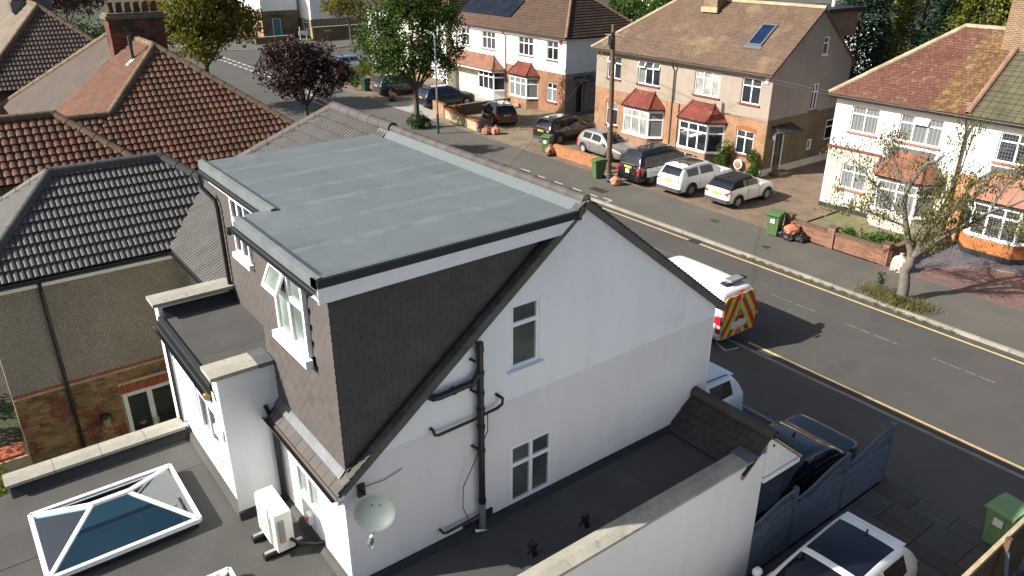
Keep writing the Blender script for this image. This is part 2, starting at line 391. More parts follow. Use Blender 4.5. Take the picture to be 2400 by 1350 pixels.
def tile_items(poly, w, g, proto, shift=.5, jit=0, mt_pts=None, back=None, skip=None):
    mt, pts = mt_pts or plane_frame(poly); hp = halfplanes(pts)
    b0 = min(p[1] for p in pts); b1 = max(p[1] for p in pts); a0 = min(p[0] for p in pts); a1 = max(p[0] for p in pts)
    items = []; r = 0
    while b0+r*g < b1-.02:
        y = b0+r*g; x = a0-w + (w*shift if r % 2 else 0)
        while x < a1:
            rect = [(x,y),(x+w,y),(x+w,y+g),(x,y+g)]; q = rect
            for h in hp: q = clip2(q, *h)
            ar = area2(q)
            if ar > .06*w*g and not (skip and skip(x+w/2, y+g/2)):
                T = mt @ Matrix.Translation((x, y, random.uniform(0, jit)))
                if jit: T = T @ Matrix.Rotation(random.uniform(-1, 1)*jit*2.5, 4, 'Z') @ Matrix.Rotation(random.uniform(0, 1)*jit*3, 4, 'X')
                if ar > .985*w*g: items.append((proto, T, ar))
                else:
                    bm = bmesh.new(); vs = [bm.verts.new(p) for p in proto.v]
                    for f in proto.f: bm.faces.new([vs[i] for i in f])
                    for h in hp:
                        bmesh.ops.bisect_plane(bm, geom=bm.verts[:]+bm.edges[:]+bm.faces[:], plane_co=V((h[0]*h[2]-x, h[1]*h[2]-y, 0)), plane_no=V((h[0],h[1],0)), clear_outer=True)
                    if len(bm.faces):
                        bm.verts.index_update(); c2 = MB(); c2.add([v.co for v in bm.verts], [[v.index for v in f.verts] for f in bm.faces]); items.append((c2, T, ar))
                    bm.free()
            x += w
        r += 1
    return items
def slab_under(parent, name, poly, mat, t=.08, drop=.012):
    mt, pts = plane_frame(poly); mb = MB().prism([(*p, -drop) for p in pts], (0,0,-t)); return obj(name, MB().join(mb, mt), mat, parent)
RT = {}
def ridge_tiles(parent, name, p0, p1, r, mat, seg=.45, ang=104, up=None, lift=0, limit=300):
    p0, p1 = V(p0), V(p1); d = p1-p0; L = d.length; n = max(1, round(L/seg)); sl_ = L/n; d.normalize()
    key = (round(sl_, 3), round(r, 3))
    if key not in RT:
        mb = MB(); k = 9; rows = [(0, r*1.06), (.05, r*1.06), (.055, r), (sl_+.02, r*.98)]
        for x, rr in rows:
            for rin in (0, .018):
                mb.v += [(x, (rr-rin)*math.sin(R(-ang+2*ang*i/(k-1))), (rr-rin)*math.cos(R(-ang+2*ang*i/(k-1)))) for i in range(k)]
        for j in range(3):
            for i in range(k-1):
                a = j*2*k+i; mb.f.append((a, a+1, a+2*k+1, a+2*k)); mb.f.append((a+k, a+3*k, a+3*k+1, a+k+1))
        for j in (0, 3):
            for i in range(k-1): a = j*2*k+i; mb.f.append((a, a+k, a+k+1, a+1))
        RT[key] = mb
    mb = RT[key]; z = V(up or (0,0,1)); y = z.cross(d).normalized(); z = d.cross(y)
    mt = Matrix((d, y, z)).transposed().to_4x4(); its = []
    for i in range(n):
        T = mt.copy(); T.translation = p0+d*sl_*i+z*(lift+random.uniform(-.004,.004)); its.append((mb, T, 1))
    mm = {}
    for mb_, T, k_ in its:                 # tiles share a mesh per material
        if (key, mat.name) not in RT: q = MB(); q.v = mb.v; q.f = mb.f; RT[(key, mat.name)] = q
        obj(name, RT[(key, mat.name)], mat, parent, T, smooth=50)
def brick_items(W, a, b, z0, z1, holes=(), bw=.215, bh=.065, j=.01, proud=.012, cut=None):
    full = MB().box(0, bw, -.03, proud, 0, bh); items = []; r = 0; z = z0
    while z+bh <= z1+.005:
        x = a-(bw/2+j/2 if r % 2 else 0)
        while x < b:
            l, h = max(x, a), min(x+bw, b); segs = [(l, h)]
            for (p, q, y0, y1) in holes:
                if z+bh > y0 and z < y1: segs = [t for s_ in segs for t in ((s_[0], min(s_[1], p)), (max(s_[0], q), s_[1])) if t[1]-t[0] > .03]
            for (p, q) in segs:
                if q-p < .03 or (cut and cut((p+q)/2, z+bh/2)): continue
                T = W @ Matrix.Translation((p, random.uniform(-.004,.003), z))
                mb = full if q-p > bw-.004 else MB().box(0, q-p, -.03, proud, 0, bh)
                items.append((mb, T, q-p))
            x += bw+j
        z += bh+j; r += 1
    return items
def gutter(parent, a, b, r=.06, mat=None, name='gutter'):
    a, b = V(a), V(b); d = (b-a).normalized(); y = V((0,0,1)).cross(d); mb = MB(); k = 7
    for p in (a, b):
        for rr in (r, r*.82):
            mb.v += [tuple(p+y*rr*math.cos(math.pi*i/(k-1))-V((0,0,1))*rr*math.sin(math.pi*i/(k-1))) for i in range(k)]
    for i in range(k-1): mb.f += [(i,i+1,2*k+i+1,2*k+i),(k+i,3*k+i,3*k+i+1,k+i+1),(i,k+i,k+i+1,i+1),(2*k+i,2*k+i+1,3*k+i+1,3*k+i)]
    mb.f += [(0,2*k,3*k,k),(k-1,2*k-1,4*k-1,3*k-1)]
    return obj(name, mb, mat or blackp, parent)
def pipe(parent, name, pts, r=.034, mat=None, n=10): return obj(name, MB().tube(pts, r, n), mat or blackp, parent, smooth=40)

# ------------------------------------------------------------------ foliage helpers
def rvec():
    while True:
        q = V((random.uniform(-1,1), random.uniform(-1,1), random.uniform(-1,1)))
        if .01 < q.length < 1: return q
def foliage(blobs, n, size, clump=.35, per=14, droop=0., aspect=.55):
    """blobs: (centre, (rx, ry, rz)); leaves in clumps, mostly near the surface, with gaps between clumps"""
    mb = MB(); vol = [b[1][0]*b[1][1]*b[1][2] for b in blobs]; tot = sum(vol); done = 0
    while done < n:
        q = random.uniform(0, tot); i = 0
        while q > vol[i]: q -= vol[i]; i += 1
        c0, rr = blobs[i]; d = rvec().normalized()*(random.uniform(.25, 1)**.5)
        cc = V(c0)+V((d.x*rr[0], d.y*rr[1], d.z*rr[2]))
        if mnoise.noise(cc*1.1) < -.28: continue
        cr = clump*random.uniform(.6, 1.3)
        for k in range(per):
            p = cc+rvec()*cr; L = size*random.uniform(.6, 1.35); a = rvec().normalized(); a.z -= droop; a.normalize()
            b = a.cross(rvec()).normalized()*L*aspect*.5; a = a*L
            mb.add([p-b*.3, p+a*.45-b, p+a, p+a*.45+b], [(0,1,2,3)])
        done += per
    return mb
def limb(mb, pts, r0, r1, n=7):
    P = [V(p) for p in pts]; out = []
    for i in range(len(P)-1):
        for t in (0, .5): out.append(P[i].lerp(P[i+1], t) + (rvec()*r0*.5 if (i or t) else V((0,0,0))))
    out.append(P[-1]); m_ = len(out)-1
    mb.tube(out, [r0+(r1-r0)*(i/m_)**.8 for i in range(m_+1)], n)
bark = M('grey_brown_bark', (.1,.078,.058), .9, var=.25, scale=5, fine=(30,.3), bump=(25,.8,.03))
bark_g = M('silver_grey_bark', (.13,.112,.095), .85, var=.22, scale=6, fine=(30,.25), bump=(30,.7,.02), patch=[((.1,.085,.07), 9, .55, .7)])
def tree(name, label, base, blobs, leafmat, n, size, tr=.16, fork=2.2, clump=.4, bk=None, group=None, droop=0, twigs=2, per=14, cat='tree'):
    t = thing(name, label, cat, base, group=group, world=True); B = V(base); bk = bk or bark
    cen = sum((V(b[0]) for b in blobs), V((0,0,0)))/len(blobs)
    top = V((B.x*.6+cen.x*.4, B.y*.6+cen.y*.4, B.z+fork)); tk = MB(); limb(tk, [B-V((0,0,.1)), B.lerp(top, .5)+rvec()*.06, top], tr*1.15, tr*.8, 9)
    obj('trunk', tk, bk, t, smooth=60)
    br = MB()
    for bc, rr in blobs:
        e = V(bc); limb(br, [top-V((0,0,.15)), top.lerp(e, .5)+rvec()*.25, e+V((0,0,rr[2]*.3))], tr*.55, tr*.12, 6)
        for k in range(twigs):
            d = rvec().normalized(); limb(br, [top.lerp(e, random.uniform(.5, 1)), e+V((d.x*rr[0], d.y*rr[1], abs(d.z)*rr[2]))*.85], tr*.2, tr*.04, 5)
    obj('branches', br, bk, t, smooth=60)
    cr = stuff(obj('crown', foliage(blobs, n, size, clump, per, droop), leafmat, t, fix=False))
    return t
def shrub(name, label, base, blobs, leafmat, n, size, clump=.2, group=None, cat='shrub', stems=4):
    t = thing(name, label, cat, base, group=group, world=True); B = V(base); st = MB()
    for k in range(stems):
        e = V(random.choice(blobs)[0])+rvec()*.1; limb(st, [B+V((random.uniform(-.05,.05), random.uniform(-.05,.05), -.03)), e], .02, .008, 5)
    obj('stems', st, bark, t); stuff(obj('foliage', foliage(blobs, n, size, clump), leafmat, t, fix=False)); return t
# ------------------------------------------------------------------ ground, roads, pavements
def sheet(name, pts, z, mat, kind='structure', t=.05):
    return struct(name, MB().prism([(x, y, z) for x, y in pts], (0,0,-t)), mat)
struct('ground', MB().box(-420, 260, -260, 420, -.6, -.16), soil)
sheet('road', [(40,19.34),(40,25.92),(-140,25.92),(-140,19.34)], -.1, asphalt)
sheet('side_road', [(-58,25.93),(-63,26.4),(-69,28.2),(-73.5,31.5),(-76,36),(-77,43),(-77,150),(-92,150),(-90,44.5),(-89,39.8),(-92.3,33.9),(-95,29.6),(-104,25.93)], -.1, asphalt)
fk = [(40,26.05),(-57,26.05),(-63,26.5),(-68.8,28.3),(-73.3,31.6),(-75.8,36),(-76.8,43),(-76.8,120)]
sheet('far_pavement', fk + [(-71.5,120),(-71.5,38),(-69,33.5),(-64,29.6),(-57,29.3),(40,29.3)], 0, pave_m)
sheet('near_pavement', [(40,16.5),(40,19.2),(-140,19.2),(-140,16.5)], 0, pave_m)
sheet('corner_pavement', [(-140,26.05),(-104,26.05),(-95.2,29.7),(-92.5,33.9),(-89.2,39.8),(-90.2,44.5),(-92.2,120),(-97,120),(-96.5,46.5),(-97,42),(-97,34.5),(-140,34.5)], 0, pave_m)
def kerb_line(name, path, zt=.02, wd=.13, x0=None):
    k = struct(name, MB().tube([(path[0][0], path[0][1], -.2), (path[0][0]+.01, path[0][1], -.2)], .01, 4), kerb_m)
    st = MB().box(.006, .894, -wd/2, wd/2, -.2, zt); d0 = 0; items = []
    for (a, b) in zip(path, path[1:]):
        a, b = V((*a, 0)), V((*b, 0)); L = (b-a).length; n = max(1, round(L/.9)); u = (b-a)/L; ang = math.atan2(u.y, u.x)
        for i in range(n):
            p = a+u*(L/n)*i; items.append((st, Matrix.Translation((p.x, p.y, random.uniform(-.008,.004))) @ Matrix.Rotation(ang+random.uniform(-.004,.004), 4, 'Z') @ Matrix.Diagonal((L/n/.9,1,1,1)), -(p-V((-15,24,0))).length))
    pieces(k, 'kerb_stone', items, kerb_m, 200)
kerb_line('far_kerb', [(12,25.985),(-57,25.985),(-63,26.44),(-68.9,28.24),(-73.4,31.55),(-75.9,36),(-76.9,43),(-76.9,70)])
kerb_line('near_kerb', [(12,19.27),(-75,19.27)], .005)
kerb_line('corner_kerb', [(-104,25.98),(-95.1,29.65),(-92.4,33.9),(-89.1,39.8),(-90.1,44.5),(-91,70)])
def stripe(name, pts, wd, mat, z=-.095):
    mb = MB()
    for a, b in zip(pts, pts[1:]):
        a, b = V((*a, z)), V((*b, z)); n = V((0,0,1)).cross(b-a).normalized()*wd/2
        mb.add([a-n, b-n, b+n, a+n, *[q-V((0,0,.004)) for q in (a-n, b-n, b+n, a+n)]], [(0,1,2,3),(0,4,5,1),(1,5,6,2),(2,6,7,3),(3,7,4,0)])
    return struct(name, mb, mat)
stripe('yellow_line', [(12,25.5),(-20.1,25.53)], .085, yellow_paint); stripe('yellow_line', [(-20.75,25.53),(-62,25.5)], .085, yellow_paint)
stripe('yellow_line', [(12,19.78),(-13.2,19.8)], .1, yellow_paint)
for x in range(-62, 10, 1):
    if x % 3 != 2: stripe('centre_line', [(x,23.6),(x+.85,23.6)], .035, faint_paint)
# give-way markings at the junction, parking bay corner marks
for i in range(12):
    for r in range(2): stripe('give_way_dash', [(-90+i*1.55+r*.2,27.2+r*.85),(-90+i*1.55+.95+r*.2,27.2+r*.85)], .22, white_paint)
stripe('junction_line', [(-87,28.6),(-85,44)], .09, faint_paint)
stripe('bay_mark', [(-13.72,18.78),(-13.16,18.58),(-13.03,19.08)], .06, white_paint, .006)
for a, b in (((-32.3,26.35),(-31.7,26.35)),((-30.9,26.35),(-30.2,26.35)),((-29.4,26.35),(-28.7,26.35)),((-28.0,26.35),(-27.5,26.35))): stripe('bay_dash', [a, b], .07, white_paint, .006)
stripe('bay_corner', [(-33.9,25.95+.15),(-33.9,26.5),(-33.2,26.5)], .07, white_paint, .006); stripe('bay_corner', [(-26.6,25.95+.15),(-26.6,26.5),(-27.2,26.5)], .07, white_paint, .006)
iron = MFlat('cast_iron', (.06,.045,.035), .6, .6)
def cover(name, label, x, y, lx, ly, z, ang=0):
    t = thing(name, label, 'drain cover', (x, y, z), ang)
    f = MB().box(-lx/2,lx/2,-ly/2,-ly/2+.04,-.02,.008).box(-lx/2,lx/2,ly/2-.04,ly/2,-.02,.008).box(-lx/2,-lx/2+.04,-ly/2+.04,ly/2-.04,-.02,.007).box(lx/2-.04,lx/2,-ly/2+.04,ly/2-.04,-.02,.007)
    obj('frame', f, iron, t); b = MB(); n = max(3, int(lx/.07))
    for i in range(n): q = -lx/2+.04+(lx-.08)*(i+.5)/n; b.box(q-.018, q+.018, -ly/2+.04, ly/2-.04, -.02, .004)
    obj('grating', b, iron, t)
cover('street_drain', 'iron street drain in the gutter between two lengths of yellow line', -20.42, 25.6, .5, .42, -.1)
cover('manhole_cover', 'rectangular iron manhole cover set in the pavement beside dashed bay markings', -28.3, 27.2, 1.05, .5, 0)
cover('inspection_cover', 'small iron cover in the pavement in front of the parked convertible', -21.5, 28.2, .35, .3, 0)
cover('inspection_cover', 'small iron cover in the pavement before the tall green bin', -18.0, 27.3, .3, .25, 0)

# front drives on the far side
blk_b = MBrick('brown_block_paving', (.22,.165,.115), (.18,.13,.09), (.11,.085,.06), .2, .1, .008, 'xy', bump=.5, patch=[((.17,.135,.1), .8, .52, .66)], streak=0)
def repos(mat, swap):                 # block paving lies flat: take y as the second coordinate
    for n in mat.node_tree.nodes:
        if n.type == 'COMBXYZ':
            sp = [q for q in mat.node_tree.nodes if q.type == 'SEPXYZ'][0]
            mat.node_tree.links.new(sp.outputs[0], n.inputs[0]); mat.node_tree.links.new(sp.outputs[1], n.inputs[1])
repos(blk_b, 1)
blk_r = MBrick('red_block_paving', (.21,.115,.095), (.16,.09,.08), (.1,.075,.07), .22, .13, .012, 'xy', bump=.6, patch=[((.27,.2,.18), .9, .6, .72)], streak=0); repos(blk_r, 1)
gravel_t = M('tan_gravel', (.21,.165,.105), .95, var=.15, scale=2, fine=(30,.3), bump=(60,.6,.02), patch=[((.13,.105,.07), .7, .5, .65)])
gravel_p = M('purple_slate_gravel', (.11,.1,.115), .9, var=.2, scale=3, fine=(35,.35), bump=(60,.7,.02))
pale_slab = M('pale_concrete_drive', (.3,.29,.255), .9, var=.1, scale=1.5, fine=(20,.15), bump=(60,.2))
sheet('block_paved_drive', [(-31.4,29.32),(-18.9,29.32),(-18.9,34.3),(-20,34.3),(-20,44),(-24.7,44),(-24.7,36.2),(-31.4,36.2)], -.004, blk_b)
sheet('drive', [(-38.4,29.32),(-31.42,29.32),(-31.42,36.2),(-38.4,36.2)], -.006, blk_b)
sheet('gravel_drive', [(-48.4,29.32),(-38.42,29.32),(-38.42,50),(-43.3,50),(-43.3,38.5),(-48.4,38.5)], -.005, gravel_t)
sheet('concrete_drive', [(-55.4,29.32),(-48.42,29.32),(-48.42,38.4),(-55.4,38.4)], -.005, pale_slab)
sheet('forecourt', [(-66,29.62),(-55.42,29.32),(-55.42,40),(-71,40),(-69,33.6)], -.005, blk_b)
sheet('front_lawn', [(-18.75,29.75),(-13.9,29.75),(-13.9,34.6),(-18.75,34.6)], -.002, lawn)
sheet('gravel_bed', [(-13.85,29.32),(-4,29.32),(-4,34.8),(-13.85,34.8)], -.007, gravel_p)
arc = [(-12.6,29.33)] + [(-9.3-3.3*math.cos(R(a)), 29.9+3.0*math.sin(R(a))) for a in range(0, 181, 15)] + [(-6.0,29.33)]
sheet('block_paved_apron', arc, .0, blk_r, t=.03)
struct('apron_edging', MB().tube([(x, y, .0) for x, y in arc[1:-1]], .05, 5), M('edging_blocks', (.2,.14,.1), .9, fine=(12,.3)))
sheet('gravel_bed', [(-18.72,33.9),(-17.3,33.9),(-17.3,34.28),(-18.72,34.28)], .004, gravel_t)
# near side: forecourts and the stone-flagged drive
dk_pave = MBrick('dark_paviors', (.075,.072,.068), (.06,.058,.055), (.035,.034,.032), .3, .15, .008, bump=.5, streak=0); repos(dk_pave, 1)
sheet('near_forecourt', [(-14.4,11.5),(-6.8,11.5),(-6.8,16.48),(-14.4,16.48)], -.004, dk_pave)
sheet('drain_channel', [(-14.3,16.36),(-6.8,16.36),(-6.8,16.48),(-14.3,16.48)], .003, M('drain_channel_grey', (.2,.2,.19), .7, fine=(25,.3)))
sheet('garden', [(-46,-30),(-6.6,-30),(-6.6,-6.2),(-14.4,-6.2),(-14.4,11.4),(-46,11.4)], -.05, soil)
flag = M('stone_flag', (.082,.083,.08), .8, var=.15, scale=1.2, rnd=.2, fine=(25,.15), patch=[((.095,.075,.05), .45, .52, .62)], bump=(30,.3))
dr = struct('flagged_drive', MB().box(-6.66,-3.3,4,16.5,-.12,-.03), M('flag_joint_sand', (.04,.038,.034), .95))
pat = [[(0,.9,0,.6),(.9,1.75,0,.3),(1.75,2.65,0,.6),(2.65,3.36,0,.6),(.9,1.75,.3,.6)],[(0,.6,.6,.9),(.6,1.5,.6,1.2),(1.5,2.4,.6,1.5),(2.4,3.36,.6,.9),(0,.6,.9,1.5),(.6,1.5,1.2,1.5),(2.4,2.9,.9,1.5),(2.9,3.36,.9,1.5)],[(0,.9,1.5,2.1),(.9,1.5,1.5,1.8),(1.5,3.36,1.5,1.95),(.9,1.5,1.8,2.4),(0,.9,2.1,2.4),(1.5,2.4,1.95,2.4),(2.4,3.36,1.95,2.4)]]
for rep in range(5):
    for row in pat:
        for (a, b, p, q) in row:
            h = random.uniform(-.004,.004); obj('flagstone', MB().box(-6.66+a+.008, -6.66+b-.008, 16.5-rep*2.4-q+.008, 16.5-rep*2.4-p-.008, -.06, h), flag, dr)
# ------------------------------------------------------------------ the white house in front
H = thing('white_house', 'white rendered house with flat felt dormer roof and slate hung rear wall', 'house', (-8.5, 7.5, 0), world=True)
G = WM((-8.5,0,0), (0,1,0), (1,0,0))                     # gable frame: x is world Y
def rz(y): return 8.28-.762*abs(7.9-y)
wall(H, 'gable_wall', white_r, G, [(3.858,5.2),(11.5,5.2),(11.5,5.54),(7.9,8.28)], [(6.44,7.02,5.74,6.88)], .07)
wall(H, 'lower_gable_wall', grey_r, WM((-8.507,0,0), (0,1,0), (1,0,0)), [(3.45,0),(11.5,0),(11.5,5.2),(3.858,5.2),(3.45,4.87)], [(6.44,7.35,3.05,4.25)], .07)
window(H, G, 6.44, 7.02, 5.74, 6.88, 1, .32, glass_g, glass_g, -.045, .06, sill=upvc, sillw=.07, sillh=.04)
window(H, G, 6.44, 7.35, 3.05, 4.25, 2, .34, glass_g, glass_g, -.045, .06, sill=upvc, sillw=.05, sillh=.04)
RW = WM((0,3.45,0), (1,0,0), (0,-1,0))                   # rear wall frame: x is world X
wall(H, 'rear_wall', white_r, RW, [(-14.5,0),(-8.5,0),(-8.5,4.87),(-14.5,4.87)], [(-10.46,-9.52,3.55,4.2)], .08)
window(H, RW, -10.46, -9.52, 3.55, 4.2, 2, None, None, glass_f, -.05, .06)
wall(H, 'front_wall', white_r, WM((0,11.5,0), (1,0,0), (0,1,0)), [(-14.5,0),(-8.5,0),(-8.5,5.4),(-14.5,5.4)])
# rear first-floor addition with parapets and felt roof
BW = WM((0,2.7,0), (1,0,0), (0,-1,0))
wall(H, 'addition_rear_wall', white_r, BW, [(-14.42,0),(-11.05,0),(-11.05,5.36),(-14.42,5.36)], [(-13.05,-11.92,3.72,4.88)], .1)
window(H, BW, -13.05, -11.92, 3.72, 4.88, 2, .3, glass_d, glass_d, -.06, .065, sill=upvc, sillw=.05)
wall(H, 'addition_side_wall', white_r, WM((-11.05,0,0), (0,1,0), (1,0,0)), [(2.62,0),(3.6,0),(3.6,5.72),(2.62,5.72)])
obj('addition_party_wall', MB().box(-14.72,-14.42,2.62,4.1,2.6,5.72), white_r, H)
obj('parapet', MB().box(-11.36,-11.051,2.62,3.52,5.2,5.719), white_r, H)
for x0, x1, ys in ((-14.8,-14.3,(2.52,3.3,4.03)), (-11.5,-11.0,(2.52,3.28))):
    for a, b in zip(ys, ys[1:]): obj('coping_stone', MB().prism([(x0,a+.004,5.722),(x1,a+.004,5.722),(x1,a+.004,5.79),((x0+x1)/2,a+.004,5.815),(x0,a+.004,5.79)], (0,b-a-.008,0)), conc, H)
obj('lead_saddle', MB().prism([(-11.52,3.283,5.726),(-10.98,3.283,5.726),(-10.98,3.283,5.8),(-11.25,3.283,5.825),(-11.52,3.283,5.8)], (0,.25,0)), lead, H)
obj('lead_saddle', MB().prism([(-14.82,4.033,5.726),(-14.28,4.033,5.726),(-14.28,4.033,5.8),(-14.55,4.033,5.825),(-14.82,4.033,5.8)], (0,.2,0)), lead, H)
AF = obj('addition_felt_roof', MB().prism([(-14.4,2.6,5.36),(-11.37,2.6,5.36),(-11.37,4.04,5.36),(-14.4,4.04,5.36)], (0,0,.09)), felt_edge, H)
for a, b in ((-14.4,-13.4),(-13.4,-12.4),(-12.4,-11.37)): obj('felt_strip', MB().box(a, b-.003, 2.62, 4.04, 5.452, 5.462+random.uniform(0,.006)), felt_d, AF)
obj('felt_upstand', MB().prism([(-14.418,2.7,5.46),(-14.26,2.7,5.465),(-14.418,2.7,5.64)], (0,1.34,0)), felt_edge, H)
obj('felt_rim', MB().box(-14.4,-11.38,2.58,2.66,5.37,5.5), felt_edge, H)
gutter(H, (-14.42,2.5,5.36), (-11.3,2.5,5.36), .06, blackp)
obj('fascia', MB().box(-14.42,-11.3,2.56,2.578,5.2,5.42), blackp, H)
obj('gutter_end', MB().tube([(-11.36,2.5,5.33),(-11.29,2.5,5.33)], .055, 10), M('tarnished_brass', (.3,.2,.06), .45, .5), H)
pipe(H, 'downpipe', [(-14.3,2.5,5.3),(-14.3,2.62,5.1),(-14.3,2.62,3.15)]); pipe(H, 'downpipe', [(-11.02,3.3,5.0),(-11.0,3.38,4.7),(-11.0,3.38,3.05)]); pipe(H, 'downpipe', [(-10.9,3.38,4.55),(-10.9,3.38,3.05)], .03)
obj('alarm_box', MB().prism([(-11.75,2.69,4.28),(-11.5,2.69,4.28),(-11.47,2.69,4.5),(-11.62,2.69,4.62),(-11.78,2.69,4.5)], (0,-.07,0)), upvc, H)
obj('alarm_lens', MB().box(-11.72,-11.58,2.6,2.618,4.29,4.35), MFlat('blue_lens', (.03,.05,.4), .3), H)
# ground-floor rear extension: felt roof strips round the roof lanterns, parapet with copings
GR = obj('rear_flat_roof', MB().box(-14.1,-6.9,-6.2,3.44,2.55,2.62), felt_edge, H)
xs = [-14.13,-13.55,-12.95,-12.1,-11.25,-10.5,-9.75,-8.9,-8.05,-7.4,-6.66]
for i, (a, b) in enumerate(zip(xs, xs[1:])):
    hole = (-12.96 < a and b < -11.24) or (-9.76 < a and b < -8.04)
    for (p, q) in (((-6.2,-.2),(2.0,3.44)) if hole else ((-6.2,3.44),)):
        h = random.uniform(0,.008); obj('felt_strip', MB().box(a+.002, b-.002, p, q, 2.9, 3.0+h), felt_d, GR)
for a, b in ((-.46,.32),(.32,1.1),(1.1,1.88),(1.88,2.6)): obj('coping_stone', MB().prism([(-14.4,a+.004,3.2),(-13.98,a+.004,3.2),(-13.98,a+.004,3.26),(-14.19,a+.004,3.29),(-14.4,a+.004,3.26)], (0,b-a-.008,0)), conc, H)
obj('boundary_wall', MB().box(-14.35,-14.1,-.42,2.69,0,3.2), white_r, H)
obj('felt_upstand', MB().prism([(-14.099,-.4,3.01),(-13.93,-.4,3.012),(-14.06,-.4,3.18),(-14.099,-.4,3.18)], (0,3.05,0)), felt_edge, H)
obj('felt_upstand', MB().prism([(-14.1,2.699,3.01),(-14.1,2.6,3.01),(-14.1,2.64,3.13),(-14.1,2.699,3.13)], (3.05,0,0)), felt_d, H)
obj('felt_upstand', MB().prism([(-11.049,2.6,3.01),(-10.95,2.6,3.01),(-11.0,2.6,3.13),(-11.049,2.6,3.13)], (0,.85,0)), felt_edge, H)
obj('felt_upstand', MB().prism([(-11.0,3.449,3.01),(-11.0,3.35,3.01),(-11.0,3.4,3.12),(-11.0,3.449,3.12)], (2.5,0,0)), felt_d, H)
# side extension with parapet
SE = obj('side_flat_roof', MB().box(-8.5,-6.9,3.46,10.6,2.8,2.95), felt_edge, H)
for a, b in ((3.5,5.2),(5.2,7.0),(7.0,8.8),(8.8,10.5)): obj('felt_strip', MB().box(-8.49,-6.92,a,b-.003,2.952,2.962+random.uniform(0,.005)), felt_d, SE)
obj('felt_upstand', MB().prism([(-8.499,3.4,2.96),(-8.38,3.4,2.96),(-8.46,3.4,3.06),(-8.499,3.4,3.06)], (0,7.1,0)), felt_edge, H)
obj('felt_upstand', MB().prism([(-6.92,-6,2.96),(-7.05,-6,2.96),(-6.96,-6,3.18),(-6.92,-6,3.18)], (0,16.5,0)), felt_edge, H)
wall(H, 'side_wall', grey_r, WM((-6.65,0,0), (0,1,0), (1,0,0)), [(-6.2,0),(11.07,0),(11.07,3.2),(-6.2,3.2)])
obj('parapet', MB().box(-6.92,-6.853,-6.2,10.6,2.9,3.2), white_r, H)
wall(H, 'side_front_wall', white_r, WM((0,11.07,0), (1,0,0), (0,1,0)), [(-8.5,0),(-6.65,0),(-6.65,2.6),(-8.5,2.6)])
y = -6.2
while y < 10.5:
    l = random.choice((.9,.9,.62)); l = min(l, 10.64-y)
    obj('coping_stone', MB().prism([(-6.98,y+.004,3.2),(-6.6,y+.004,3.2),(-6.6,y+.004,3.26),(-6.79,y+.004,3.29),(-6.98,y+.004,3.26)], (0,l-.008,0)), conc, H); y += l
obj('lead_saddle', MB().prism([(-7.0,10.45,3.262),(-6.79,10.45,3.292),(-6.58,10.45,3.262),(-6.58,10.78,3.3),(-6.79,10.78,3.34),(-7.0,10.78,3.3)][:3] + [(-6.58,10.8,3.28),(-6.79,10.8,3.3),(-7.0,10.8,3.28)], (0,0,.02)), lead, H)
# tiled canopy over the garage front
def cz(y): return 3.6-.82*abs(y-11.12)
dk_slate = M('charcoal_plain_tile', (.032,.03,.029), .7, var=.15, scale=3, rnd=.15, fine=(50,.15), bump=(50,.15))
CT = slab_under(H, 'canopy_roof', [(-8.49,10.38,cz(10.38)),(-6.62,10.38,cz(10.38)),(-6.62,11.12,3.6),(-8.49,11.12,3.6)], dk_slate, .06)
pieces(CT, 'roof_tile', tile_items([(-8.49,10.38,cz(10.38)),(-6.58,10.38,cz(10.38)),(-6.58,11.12,3.6),(-8.49,11.12,3.6)], .3, .17, flat_tile(.3,.17), jit=.004), dk_slate, 300)
CF = slab_under(H, 'canopy_front_slope', [(-8.49,12.28,cz(12.28)),(-6.62,12.28,cz(12.28)),(-6.62,11.12,3.6),(-8.49,11.12,3.6)], dk_slate, .06)
pieces(CF, 'roof_tile', tile_items([(-6.58,12.28,cz(12.28)),(-8.49,12.28,cz(12.28)),(-8.49,11.12,3.6),(-6.58,11.12,3.6)], .3, .17, flat_tile(.3,.17), jit=.004), dk_slate, 300)
ridge_tiles(H, 'ridge_tile', (-8.48,11.12,3.6), (-6.56,11.12,3.6), .12, M('dark_brown_ridge_tile', (.06,.05,.045), .75, fine=(20,.2), rnd=.1), .47)
for a in (-1, 1):
    n = 8 if a > 0 else 5
    for i in range(n):
        y0 = 11.12+a*(.12+i*.13); obj('verge_mortar', MB().beam((-6.615,y0,cz(y0)-.045), (-6.615,y0+a*.128,cz(y0+a*.128)-.045), .05, .045), mortar, H)
clad = M('white_shiplap', (.78,.78,.77), .6, var=.03, scale=2)
obj('canopy_side_lining', MB().prism([(-6.64,11.08,2.62),(-6.64,12.22,2.62),(-6.64,12.22,cz(12.22)-.07),(-6.64,11.12,3.53),(-6.64,11.08,3.5)], (-.03,0,0)), clad, H)
for i in range(9): yb = 11.12+.12*i; obj('shiplap_board', MB().prism([(-6.638,yb,2.63),(-6.638,yb+.112,2.63),(-6.638,yb+.112,cz(yb+.112)-.075),(-6.638,yb,cz(yb)-.075)], (.012,0,0)), clad, H)
obj('canopy_fascia', MB().box(-6.66,-6.6,11.08,12.24,2.5,2.6), clad, H); obj('canopy_front_fascia', MB().box(-8.5,-6.661,12.2,12.24,2.45,2.68), clad, H)
obj('canopy_soffit', MB().box(-8.5,-6.661,11.08,12.199,2.5,2.53), clad, H)
obj('cable_grommet', MB().tube([(-6.63,11.24,3.3),(-6.6,11.24,3.3)], .025, 8), lead, H)
